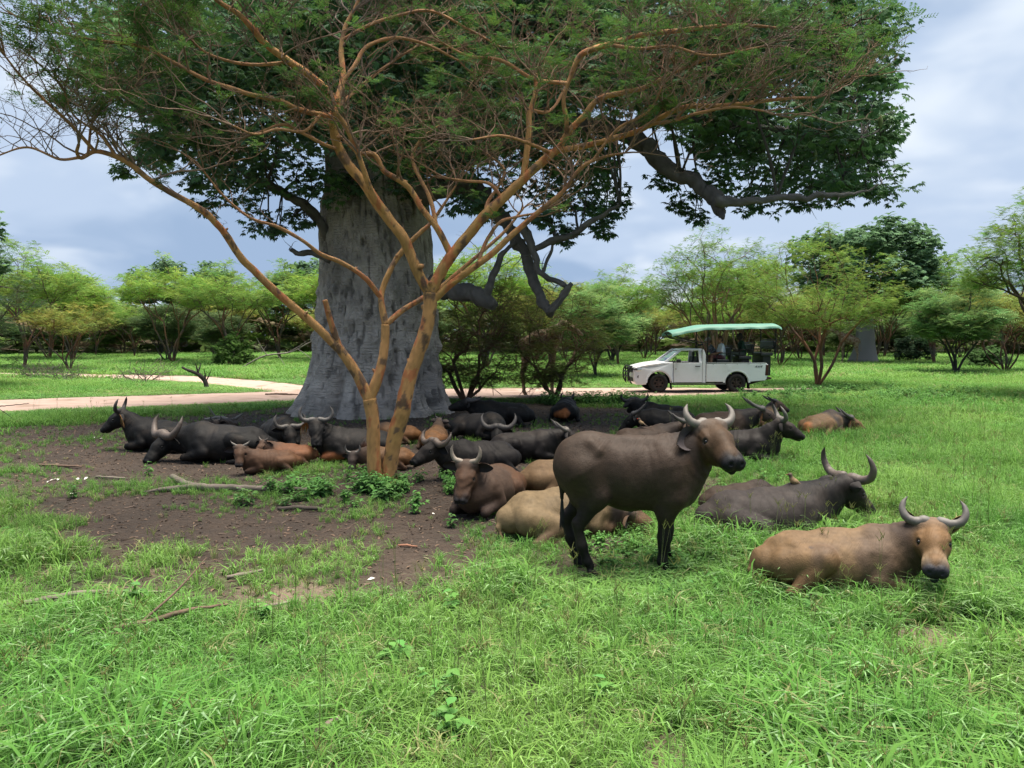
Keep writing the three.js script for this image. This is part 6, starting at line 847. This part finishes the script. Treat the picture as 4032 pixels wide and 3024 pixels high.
// ---------------------------------------------------------------- the safari pickup and its passengers
const TRUCK = { x: 7.35, z: -31.15, turn: 0.03 };
{
  const y0 = ground(TRUCK.x, TRUCK.z) + 0.015;
  const t = thing('pickup_truck', 'white safari pickup with green canopy parked on the sandy track', 'pickup truck', TRUCK.x, y0, TRUCK.z, TRUCK.turn);
  const grime = (c) => { const q = noiseTexture(256, (u, v) => { const a = tfbm(u, v, 5, 91, 5), b = smooth(0.55, 0.8, tfbm(u, v, 12, 95, 4)); return [0.95 + 0.05 * a - 0.04 * b, 0.95 + 0.05 * a - 0.05 * b, 0.95 + 0.05 * a - 0.07 * b]; }); return q; };
  const white = new THREE.MeshPhysicalMaterial({ color: lin(0.74, 0.76, 0.79), roughness: 0.34, clearcoat: 0.6, clearcoatRoughness: 0.12, map: repeated(grime(), 0.5, 0.5) });
  const blackM = std({ color: 0x17181a, roughness: 0.55 }), rubber = std({ color: 0x1d1b1a, roughness: 0.9 }), rim = std({ color: 0x3d302a, roughness: 0.6, metalness: 0.4 }), chrome = std({ color: 0xa9abad, roughness: 0.28, metalness: 1 }), glass = new THREE.MeshPhysicalMaterial({ color: 0xffffff, roughness: 0.02, transmission: 1, thickness: 0, ior: 1.5 }), red = std({ color: 0x3a0d0c, roughness: 0.2 }), vinyl = std({ color: 0x22262a, roughness: 0.5 }), steel = std({ color: 0x101112, roughness: 0.5, metalness: 0.3 }), lamp = new THREE.MeshPhysicalMaterial({ color: 0xcfd6da, roughness: 0.08, metalness: 0.5, clearcoat: 1 });
  const slab = (shape, depth, z0, bevel = 0.025) => { const g = new THREE.ExtrudeGeometry(shape, { depth: depth - 2 * bevel, bevelEnabled: true, bevelThickness: bevel, bevelSize: bevel, bevelOffset: -bevel, bevelSegments: 3, curveSegments: 24 }); g.translate(0, 0, z0 + bevel); return g; };
  const poly = (pts, cuts = []) => { const s = new THREE.Shape(); pts.forEach(([x, y, arc], i) => { if (!i) s.moveTo(x, y); else if (arc) s.absarc(arc[0], arc[1], arc[2], arc[3], arc[4], arc[5]); else s.lineTo(x, y); }); return s; };
  const A = (r, h) => Math.asin(h / r);
  const taper = (g) => { const p = g.attributes.position; for (let i = 0; i < p.count; i++) { const x = p.getX(i), y = p.getY(i), k = 1 - 0.16 * smooth(-1.7, -2.65, x) - 0.05 * smooth(0.95, 1.25, y); p.setZ(i, p.getZ(i) * k); } g.computeVertexNormals(); return g; };
  const fx = -1.6, rx = 1.49, wy = 0.366, ar = 0.47, th = A(ar, 0.02);
  // nose with bonnet, fenders and front bumper
  part('front_body', taper(slab(poly([[-2.44, 0.3], [-2.55, 0.42], [-2.57, 0.62], [-2.55, 0.86], [-2.5, 0.99], [-2.4, 1.035], [-2.2, 1.09], [-1.9, 1.15], [-1.4, 1.215], [-1.03, 1.19], [-1.03, 0.385], [fx + ar, 0.385], [0, 0, [fx, wy, ar, th, Math.PI - th, false]], [-2.1, 0.3]]), 1.82, -0.91, 0.05)), white, t);
  for (const d of [-1, 1]) { // doors, sills and the walls behind them
    const z = d > 0 ? 0.83 : -0.9; const door = part('door', slab(poly([[-1.015, 0.4], [-1.015, 1.17], [-0.2, 1.175], [0.11, 1.18], [0.115, 0.4]]), 0.07, z, 0.012), white, t);
    part('handle', new RoundedBoxGeometry(0.2, 0.035, 0.03, 2, 0.01).translate(-0.07, 1.03, d * 0.915), blackM, door); part('indicator', new THREE.CylinderGeometry(0.02, 0.02, 0.01, 12).rotateX(Math.PI / 2).translate(-0.93, 0.93, d * 0.903), std({ color: 0x8a3a12, roughness: 0.3 }), door);
    part('cab_corner', slab(poly([[0.125, 0.385], [0.125, 1.7], [0.17, 1.69], [0.25, 1.5], [0.255, 0.385]]), 0.07, z * (d > 0 ? 1 : 1), 0.012), white, t);
    part('side_sill', new RoundedBoxGeometry(2.15, 0.06, 0.09, 2, 0.02).translate(0.0, 0.33, d * 0.88), blackM, t);
    const P = (a, b, w, h) => { const v = V(b[0] - a[0], b[1] - a[1], b[2] - a[2]), L = v.length(), g = new RoundedBoxGeometry(w, L, h, 2, 0.015); g.applyQuaternion(new THREE.Quaternion().setFromUnitVectors(V(0, 1, 0), v.normalize())); g.translate((a[0] + b[0]) / 2, (a[1] + b[1]) / 2, (a[2] + b[2]) / 2); return g; };
    part('windscreen_pillar', P([-1.36, 1.18, d * 0.82], [-0.68, 1.68, d * 0.67], 0.09, 0.06), white, t); part('roof_rail', P([-0.7, 1.67, d * 0.67], [0.14, 1.69, d * 0.68], 0.07, 0.07), white, t); part('door_pillar', P([0.06, 1.17, d * 0.87], [0.06, 1.69, d * 0.69], 0.13, 0.05), white, t);
    part('window_seal', P([-1.0, 1.185, d * 0.87], [0.08, 1.185, d * 0.87], 0.02, 0.03), blackM, t);
    const m = part('wing_mirror', new RoundedBoxGeometry(0.16, 0.15, 0.2, 3, 0.03).translate(-0.86, 1.25, d * 1.02), blackM, t);
    // load bed walls
    part('bed_side', slab(poly([[0.275, 0.42], [0.275, 1.13], [2.66, 1.15], [2.72, 1.1], [2.73, 0.66], [2.62, 0.47], [rx + ar, 0.42], [0, 0, [rx, wy, ar, Math.asin(0.05 / ar), Math.PI - Math.asin(0.05 / ar), false]]]), 0.07, d > 0 ? 0.85 : -0.92, 0.02), white, t);
    part('bed_rail', new RoundedBoxGeometry(2.36, 0.035, 0.07, 2, 0.012).translate(1.46, 1.162, d * 0.885), std({ color: 0x8d9694, roughness: 0.5 }), t);
    for (let k = 0; k < 5; k++) part('rail_hook', new THREE.BoxGeometry(0.025, 0.06, 0.02).translate(0.55 + k * 0.47, 1.13, d * 0.934), chrome, t);
    for (const x of [fx, rx]) { const g = new THREE.TorusGeometry(ar + 0.03, 0.045, 10, 32, Math.PI * 0.98); g.scale(1, 1, 0.6); g.rotateZ(0.03); g.translate(x, wy + 0.005, d * (x < 0 ? 0.87 : 0.9)); part('fender_flare', g, white, t); }
    const hl = new THREE.SphereGeometry(0.17, 16, 12); hl.scale(1.2, 0.58, 0.35); hl.rotateZ(0.32); hl.translate(-2.3, 0.92, d * 0.76); part('headlight', hl, lamp, t);
    const fl = new THREE.CylinderGeometry(0.07, 0.08, 0.05, 14); fl.rotateX(Math.PI / 2); fl.translate(-2.36, 0.62, d * 0.77); part('fog_lamp', fl, blackM, t);
    part('tail_light', new RoundedBoxGeometry(0.13, 0.44, 0.07, 2, 0.025).rotateZ(-0.06).translate(2.68, 0.88, d * 0.895), red, t);
    for (const x of [fx, rx]) part('mud_flap', new RoundedBoxGeometry(0.03, 0.33, 0.26, 2, 0.01).rotateZ(0.08).translate(x + 0.5, 0.3, d * 0.78), rubber, t);
    for (const x of [fx, rx]) {
      const prof = [[0.21, -0.1], [0.24, -0.115], [0.3, -0.125], [0.345, -0.11], [0.366, -0.07], [0.368, 0], [0.366, 0.07], [0.345, 0.11], [0.3, 0.125], [0.24, 0.115], [0.21, 0.1]].map(([a, b]) => new THREE.Vector2(a, b)), ty = new THREE.LatheGeometry(prof, 40).rotateX(Math.PI / 2);
      const w = new THREE.Group(); w.name = 'wheel'; w.position.set(x, wy, d * 0.8); t.add(w); part('tyre', ty, rubber, w);
      const lug = []; for (let k = 0; k < 36; k++) for (const q of [-1, 1]) { const b = new THREE.BoxGeometry(0.035, 0.014, 0.07); b.translate(0, 0.369, q * 0.06); b.rotateZ(k / 36 * 6.283 + q * 0.08); lug.push(b); } part('tread', mergeGeometries(lug), rubber, w).userData.kind = 'stuff';
      const r = new THREE.Shape(); r.absarc(0, 0, 0.215, 0, 6.283, false); for (let k = 0; k < 6; k++) { const h = new THREE.Path(), a = k / 6 * 6.283; h.absellipse(Math.cos(a) * 0.145, Math.sin(a) * 0.145, 0.042, 0.052, 0, 6.283, false, a); r.holes.push(h); }
      part('rim', new THREE.ExtrudeGeometry(r, { depth: 0.03, bevelEnabled: true, bevelSize: 0.006, bevelThickness: 0.006, bevelSegments: 2, curveSegments: 20 }).translate(0, 0, d > 0 ? 0.05 : -0.08), rim, w); part('hub', new THREE.CylinderGeometry(0.05, 0.06, 0.05, 14).rotateX(Math.PI / 2).translate(0, 0, d * 0.09), rim, w); part('brake_disc', new THREE.CylinderGeometry(0.2, 0.2, 0.02, 20).rotateX(Math.PI / 2).translate(0, 0, -d * 0.02), blackM, w);
    }
  }
  part('fuel_flap', new RoundedBoxGeometry(0.17, 0.16, 0.012, 2, 0.005).translate(1.2, 0.955, 0.922), white, t);
  part('roof', taper(slab(poly([[-0.74, 1.655], [-0.6, 1.71], [-0.25, 1.735], [0.1, 1.725], [0.17, 1.69], [0.1, 1.67], [-0.6, 1.665]]), 1.42, -0.71, 0.02)), white, t);
  const quadGeo = (a, b, c, d) => { const g = new Geo(); g.v(...a); g.v(...b); g.v(...c); g.v(...d); g.quad(0, 1, 2, 3); return g.build(); };
  part('windscreen', quadGeo([-1.34, 1.2, 0.8], [-1.34, 1.2, -0.8], [-0.7, 1.66, -0.66], [-0.7, 1.66, 0.66]), glass, t); part('rear_window', quadGeo([0.19, 1.2, -0.78], [0.19, 1.2, 0.78], [0.14, 1.64, 0.64], [0.14, 1.64, -0.64]), glass, t);
  part('cab_rear_wall', new THREE.BoxGeometry(0.04, 0.8, 1.66).translate(0.215, 0.79, 0), white, t);
  for (const d of [-1, 1]) { const s = part('cab_seat', new RoundedBoxGeometry(0.16, 0.6, 0.5, 3, 0.06).rotateZ(-0.18).translate(0.02, 1.12, d * 0.36), vinyl, t); part('headrest', new RoundedBoxGeometry(0.09, 0.17, 0.24, 3, 0.04).translate(0.09, 1.5, d * 0.36), vinyl, s); }
  part('dashboard', new RoundedBoxGeometry(0.4, 0.25, 1.56, 3, 0.06).translate(-1.05, 1.1, 0), blackM, t); part('steering_wheel', new THREE.TorusGeometry(0.18, 0.016, 8, 24).rotateY(Math.PI / 2).rotateZ(-0.5).translate(-0.72, 1.22, -0.36), blackM, t);
  part('cab_floor', new THREE.BoxGeometry(1.3, 0.05, 1.6).translate(-0.4, 0.45, 0), blackM, t);
for (const x of [fx, rx]) for (const d of [-1, 1]) part('wheel_well', new THREE.CylinderGeometry(0.46, 0.46, 0.35, 24, 1, true, Math.PI * 0.5, Math.PI).rotateX(Math.PI / 2).translate(x, wy, d * 0.7), std({ color: 0x0c0c0c, roughness: 1, side: THREE.DoubleSide }), t);
  part('chassis', new THREE.BoxGeometry(4.6, 0.16, 0.9).translate(0.1, 0.42, 0), blackM, t); part('bed_floor', new THREE.BoxGeometry(2.4, 0.05, 1.68).translate(1.48, 0.62, 0), blackM, t); part('tailgate', new RoundedBoxGeometry(0.06, 0.62, 1.66, 2, 0.02).translate(2.68, 0.82, 0), white, t); part('bed_front', new THREE.BoxGeometry(0.05, 0.6, 1.66).translate(0.31, 0.84, 0), white, t);
  part('grille', new RoundedBoxGeometry(0.06, 0.2, 1.0, 2, 0.02).translate(-2.545, 0.87, 0), blackM, t); part('bumper_intake', new RoundedBoxGeometry(0.06, 0.16, 1.1, 2, 0.02).translate(-2.555, 0.5, 0), blackM, t);
  const bar = (name, list, r, m = steel, seg = 8) => { const g = new Geo(); for (const p of list) tube(g, curve(p.map((q) => [...q, r]), 0.08), { seg }); return part(name, g.build(), m, t); };
  bar('bull_bar', [[[-2.62, 0.34, -0.6], [-2.72, 0.5, -0.62], [-2.72, 0.9, -0.62], [-2.6, 1.04, -0.6]], [[-2.62, 0.34, 0.6], [-2.72, 0.5, 0.62], [-2.72, 0.9, 0.62], [-2.6, 1.04, 0.6]], [[-2.66, 1.02, -0.62], [-2.7, 1.04, 0], [-2.66, 1.02, 0.62]], [[-2.72, 0.62, -0.62], [-2.72, 0.62, 0.62]], [[-2.72, 0.8, -0.62], [-2.72, 0.8, 0.62]], [[-2.7, 0.4, -0.25], [-2.72, 1.0, -0.25]], [[-2.7, 0.4, 0.25], [-2.72, 1.0, 0.25]], [[-2.62, 0.9, 0.62], [-2.45, 0.93, 0.84]], [[-2.62, 0.9, -0.62], [-2.45, 0.93, -0.84]]], 0.03);
  bar('rear_step', [[[2.1, 0.33, -0.6], [2.92, 0.55, -0.6]], [[2.1, 0.33, 0.6], [2.92, 0.55, 0.6]], [[2.92, 0.55, -0.7], [2.92, 0.55, 0.7]], [[2.6, 0.47, -0.6], [2.6, 0.47, 0.6]]], 0.04, std({ color: 0x3a2d26, roughness: 0.8 }));
  part('number_plate', new THREE.BoxGeometry(0.012, 0.1, 0.44).translate(2.72, 0.66, 0), std({ color: 0xd8d8d0, roughness: 0.5 }), t);
  // badge on the bed side
  const font = await new FontLoader().loadAsync('fonts/droid/droid_serif_bold.typeface.json'), tg = new TextGeometry('4x4', { font, size: 0.105, depth: 0.006, curveSegments: 4 });
  tg.applyMatrix4(new THREE.Matrix4().set(1.15, 0.35, 0, 2.19, 0, 0.72, 0, 0.99, 0, 0, 1, 0.921, 0, 0, 0, 1)); part('badge', tg, blackM, t);
  // canopy on posts
  for (const d of [-1, 1]) { bar('canopy_post', [[[0.335, 1.1, d * 0.84], [0.335, 2.45, d * 0.84]]], 0.024); bar('canopy_post', [[[3.04, 1.35, d * 0.84], [3.04, 2.5, d * 0.84]]], 0.024); bar('canopy_brace', [[[0.335, 1.93, d * 0.84], [-0.2, 2.03, d * 0.84], [-0.8, 2.17, d * 0.84], [-0.95, 2.32, d * 0.84]]], 0.022); bar('canopy_rail', [[[-1.0, 2.33, d * 0.84], [0.335, 2.5, d * 0.84], [3.08, 2.53, d * 0.84]]], 0.022); }
  for (const x of [-0.95, 0.335, 1.7, 3.04]) bar('canopy_hoop', [[[x, x < 0 ? 2.33 : 2.5, -0.84], [x, x < 0 ? 2.42 : 2.6, 0], [x, x < 0 ? 2.33 : 2.5, 0.84]]], 0.02);
  {
    const G = new Geo(), nu = 60, nv = 24, rows = []; for (let i = 0; i <= nu; i++) { const u = i / nu, x = mix(-1.1, 3.24, u), top = u < 0.33 ? mix(2.46, 2.68, smooth(0, 0.33, u)) : mix(2.68, 2.74, (u - 0.33) / 0.67), row = []; for (let j = 0; j <= nv; j++) { const v = j / nv * 2 - 1, a = Math.abs(v), flat = Math.min(a, 0.8) / 0.8, hang = smooth(0.78, 1, a), sag = 0.007 * Math.sin(u * 21) * flat; row.push(G.v(x + hang * 0.02 * Math.sin(u * 40), top - 0.1 * flat * flat - hang * (0.1 + 0.035 * fbm(u * 12, v * 2, 4, 3)) + sag - 0.07 * smooth(0.97, 1, u) - 0.05 * smooth(0.03, 0, u) + 0.03 * (fbm(u * 9, v * 5, 8, 3) - 0.5), Math.sign(v) * (flat * 0.88 + hang * 0.05) + 0.02 * hang * Math.sin(u * 33), [0.065, 0.2, 0.145].map((q) => q * (0.85 + 0.3 * fbm(u * 20, v * 6, 2, 3))), u * 4, v)); } rows.push(row); }
    for (let i = 0; i < nu; i++) for (let j = 0; j < nv; j++) G.quad(rows[i][j], rows[i][j + 1], rows[i + 1][j + 1], rows[i + 1][j]); part('canopy', G.build(), std({ vertexColors: true, roughness: 0.6, side: THREE.DoubleSide }), t);
  }
  // three rows of bench seats, each higher than the one before
  const bench = (x, y, h) => { const b = part('bench_seat', new RoundedBoxGeometry(0.5, 0.13, 1.5, 3, 0.04).translate(x, y, 0), vinyl, t); part('backrest', new RoundedBoxGeometry(0.12, 0.36, 1.5, 3, 0.05).rotateZ(-0.12).translate(x + 0.29, y + 0.36, 0), vinyl, b); bar('seat_frame', [-0.76, 0.76].flatMap((z) => [[[x - 0.24, h, z], [x - 0.24, y + 0.22, z], [x - 0.16, y + 0.3, z], [x + 0.26, y + 0.3, z]], [[x + 0.27, h, z], [x + 0.3, y + 0.3, z], [x + 0.36, y + 0.58, z]]]).concat([[[x + 0.36, y + 0.58, -0.76], [x + 0.36, y + 0.58, 0.76]]]), 0.019); part('seat_box', new THREE.BoxGeometry(0.3, Math.max(0.1, y - 0.7), 1.2).translate(x + 0.05, (y + 0.6) / 2, 0), blackM, t); };
  bench(0.98, 1.24, 0.65); bench(1.88, 1.37, 0.65); bench(2.74, 1.5, 1.4);
}
// seated passengers
function passenger(label, X, hipY, Z, o) {
  const c = Math.cos(TRUCK.turn), s = Math.sin(TRUCK.turn), y0 = ground(TRUCK.x, TRUCK.z) + 0.015;
  const g = thing('person', label, 'person', TRUCK.x + X * c + Z * s, y0 + hipY, TRUCK.z - X * s + Z * c, Math.PI + TRUCK.turn, 'passengers on the pickup'), B = new Body(); // local x is the way they face
  const ln = o.lean, sh = [Math.sin(ln) * 0.48, Math.cos(ln) * 0.48, 0], hd = [sh[0] + 0.05 + Math.sin(ln) * 0.15, sh[1] + 0.2, 0];
  B.bone([0, 0.02, 0], [sh[0] * 0.5, 0.24, 0], 0.135, 0.12, 'shirt', 0.08, 1.2).bone([sh[0] * 0.5, 0.24, 0], [sh[0], sh[1] - 0.08, 0], 0.125, 0.13, 'shirt', 0.08, 1.3).bone([sh[0], sh[1], -0.13], [sh[0], sh[1], 0.13], 0.07, 0.07, 'shirt', 0.06).bone([sh[0], sh[1], 0], hd, 0.06, 0.055, 'skin', 0.04);
  B.bone([hd[0] - 0.01, hd[1] + 0.05, 0], [hd[0] + 0.02, hd[1] - 0.01, 0], 0.092, 0.07, 'skin', 0.04).bone([hd[0] + 0.045, hd[1] - 0.045, 0], [hd[0] + 0.055, hd[1] - 0.05, 0], 0.045, 0.04, 'skin', 0.03).bone([hd[0] + 0.095, hd[1] + 0.015, 0], [hd[0] + 0.112, hd[1] - 0.01, 0], 0.012, 0.016, 'skin', 0.015).bone([hd[0] - 0.02, hd[1] + 0.08, 0], [hd[0] - 0.045, hd[1] + 0.02, 0], 0.1, 0.09, 'hair', 0.01);
  if (o.cap) B.bone([hd[0] - 0.02, hd[1] + 0.1, 0], [hd[0] + 0.03, hd[1] + 0.09, 0], 0.088, 0.08, 'cap', 0.02).bone([hd[0] + 0.08, hd[1] + 0.06, 0], [hd[0] + 0.15, hd[1] + 0.045, 0], 0.03, 0.014, 'cap', 0.02, 2);
  for (const d of [-1, 1]) {
    B.bone([hd[0] - 0.015, hd[1] + 0.0, 0.078 * d], [hd[0] - 0.015, hd[1] + 0.03, 0.082 * d], 0.014, 0.018, 'skin', 0.01);
    B.bone([0.02, 0, 0.1 * d], [o.knee[0], o.knee[1], 0.13 * d], 0.095, 0.065, 'legs', 0.05).bone([o.knee[0], o.knee[1], 0.13 * d], [o.knee[0] + 0.03, o.knee[1] - 0.4, 0.13 * d], 0.06, 0.04, o.bareShin ? 'skin' : 'legs', 0.03).bone([o.knee[0] + 0.02, o.knee[1] - 0.43, 0.13 * d], [o.knee[0] + 0.15, o.knee[1] - 0.45, 0.14 * d], 0.045, 0.035, 'shoe', 0.02);
    const el = o.elbow[d > 0 ? 1 : 0], hn = o.hand[d > 0 ? 1 : 0];
    B.bone([sh[0], sh[1] - 0.01, 0.19 * d], [el[0], el[1], el[2] * d], 0.058, 0.045, 'shirt', 0.04).bone([el[0], el[1], el[2] * d], [hn[0], hn[1], hn[2] * d], 0.043, 0.028, o.bareArm ? 'skin' : 'shirt', 0.02).bone([hn[0], hn[1], hn[2] * d], [hn[0] + 0.06, hn[1] - 0.005, hn[2] * d], 0.032, 0.028, 'skin', 0.015);
    for (let k = 0; k < 4; k++) { const zz = hn[2] * d + (k - 1.5) * 0.019, l = [0.075, 0.09, 0.085, 0.065][k]; B.bone([hn[0] + 0.07, hn[1], zz], [hn[0] + 0.07 + l * 0.6, hn[1] - 0.012, zz], 0.0095, 0.009, 'skin', 0.006).bone([hn[0] + 0.07 + l * 0.6, hn[1] - 0.012, zz], [hn[0] + 0.07 + l * 0.75, hn[1] - 0.035, zz], 0.009, 0.008, 'skin', 0.006); }
    B.bone([hn[0] + 0.02, hn[1] + 0.005, (hn[2] - 0.03) * d], [hn[0] + 0.06, hn[1] + 0.01, (hn[2] - 0.06) * d], 0.012, 0.01, 'skin', 0.01);
  }
  const [lo, hi] = B.bounds(0.03), col = o.col;
  part('body', surfaceNets((a, b, e) => B.field(a, b, e), lo, hi, 0.012, (a, b, e) => { const w = B.roles(a, b, e, 0.012), q = [0, 0, 0], n = 0.85 + 0.3 * vnoise(a * 30, b * 30, e * 30), pr = o.print && (w.shirt || 0) > 0.5 && vnoise(a * 22, b * 22, e * 22) > 0.55 ? 2.6 : 1; for (const k in w) for (let i = 0; i < 3; i++) q[i] += w[k] * col[k][i]; return q.map((v) => v * n * pr); }), std({ vertexColors: true, roughness: 0.85 }), g);
  for (const d of [-1, 1]) part('eye', new THREE.SphereGeometry(0.012, 8, 6).translate(hd[0] + 0.082, hd[1] + 0.022, 0.034 * d), eyeMat, g);
  return g;
}
passenger('passenger in white shirt and maroon shorts on the front bench', 1.06, 1.38, 0.42, { lean: 0.12, knee: [0.48, 0.03], bareShin: 1, bareArm: 1, elbow: [[0.12, 0.2, 0.26], [0.14, 0.18, 0.26]], hand: [[0.36, 0.13, 0.1], [0.38, 0.12, 0.12]], col: { shirt: [0.62, 0.66, 0.74], skin: [0.34, 0.18, 0.11], legs: [0.09, 0.022, 0.03], shoe: [0.03, 0.03, 0.03], hair: [0.012, 0.01, 0.009], cap: [0.5, 0.5, 0.5] } });
passenger('passenger in a pale cap raising a camera on the front bench', 0.98, 1.36, -0.3, { lean: 0.42, cap: 1, print: 1, knee: [0.5, 0.03], bareArm: 1, elbow: [[0.34, 0.22, 0.24], [0.34, 0.22, 0.24]], hand: [[0.44, 0.5, 0.06], [0.44, 0.5, 0.06]], col: { shirt: [0.09, 0.095, 0.11], skin: [0.36, 0.2, 0.13], legs: [0.36, 0.29, 0.17], shoe: [0.04, 0.035, 0.03], hair: [0.05, 0.03, 0.02], cap: [0.5, 0.5, 0.48] } });
passenger('guide in dark green shirt and grey trousers on the second bench', 1.92, 1.49, 0.3, { lean: 0.16, cap: 1, knee: [0.5, 0.06], bareArm: 1, elbow: [[0.12, 0.2, 0.28], [-0.02, 0.2, 0.3]], hand: [[0.36, 0.1, 0.14], [0.22, 0.1, 0.2]], col: { shirt: [0.008, 0.035, 0.02], skin: [0.035, 0.021, 0.015], legs: [0.075, 0.085, 0.07], shoe: [0.02, 0.02, 0.02], hair: [0.008, 0.008, 0.008], cap: [0.012, 0.014, 0.014] } });
{ // the camera held up by the passenger in the cap
  const c = Math.cos(TRUCK.turn), s = Math.sin(TRUCK.turn), X = 0.43, Z = -0.3, g = thing('camera', 'black camera with long lens held by the passenger in the pale cap', 'camera', TRUCK.x + X * c + Z * s, ground(TRUCK.x, TRUCK.z) + 1.88, TRUCK.z - X * s + Z * c, Math.PI + TRUCK.turn), m = std({ color: 0x0d0d0e, roughness: 0.4 });
  part('camera_body', new RoundedBoxGeometry(0.07, 0.1, 0.14, 2, 0.015), m, g); part('lens', new THREE.CylinderGeometry(0.04, 0.035, 0.16, 16).rotateZ(Math.PI / 2).translate(0.11, -0.005, 0), m, g);
}
renderer.render(scene, camera);
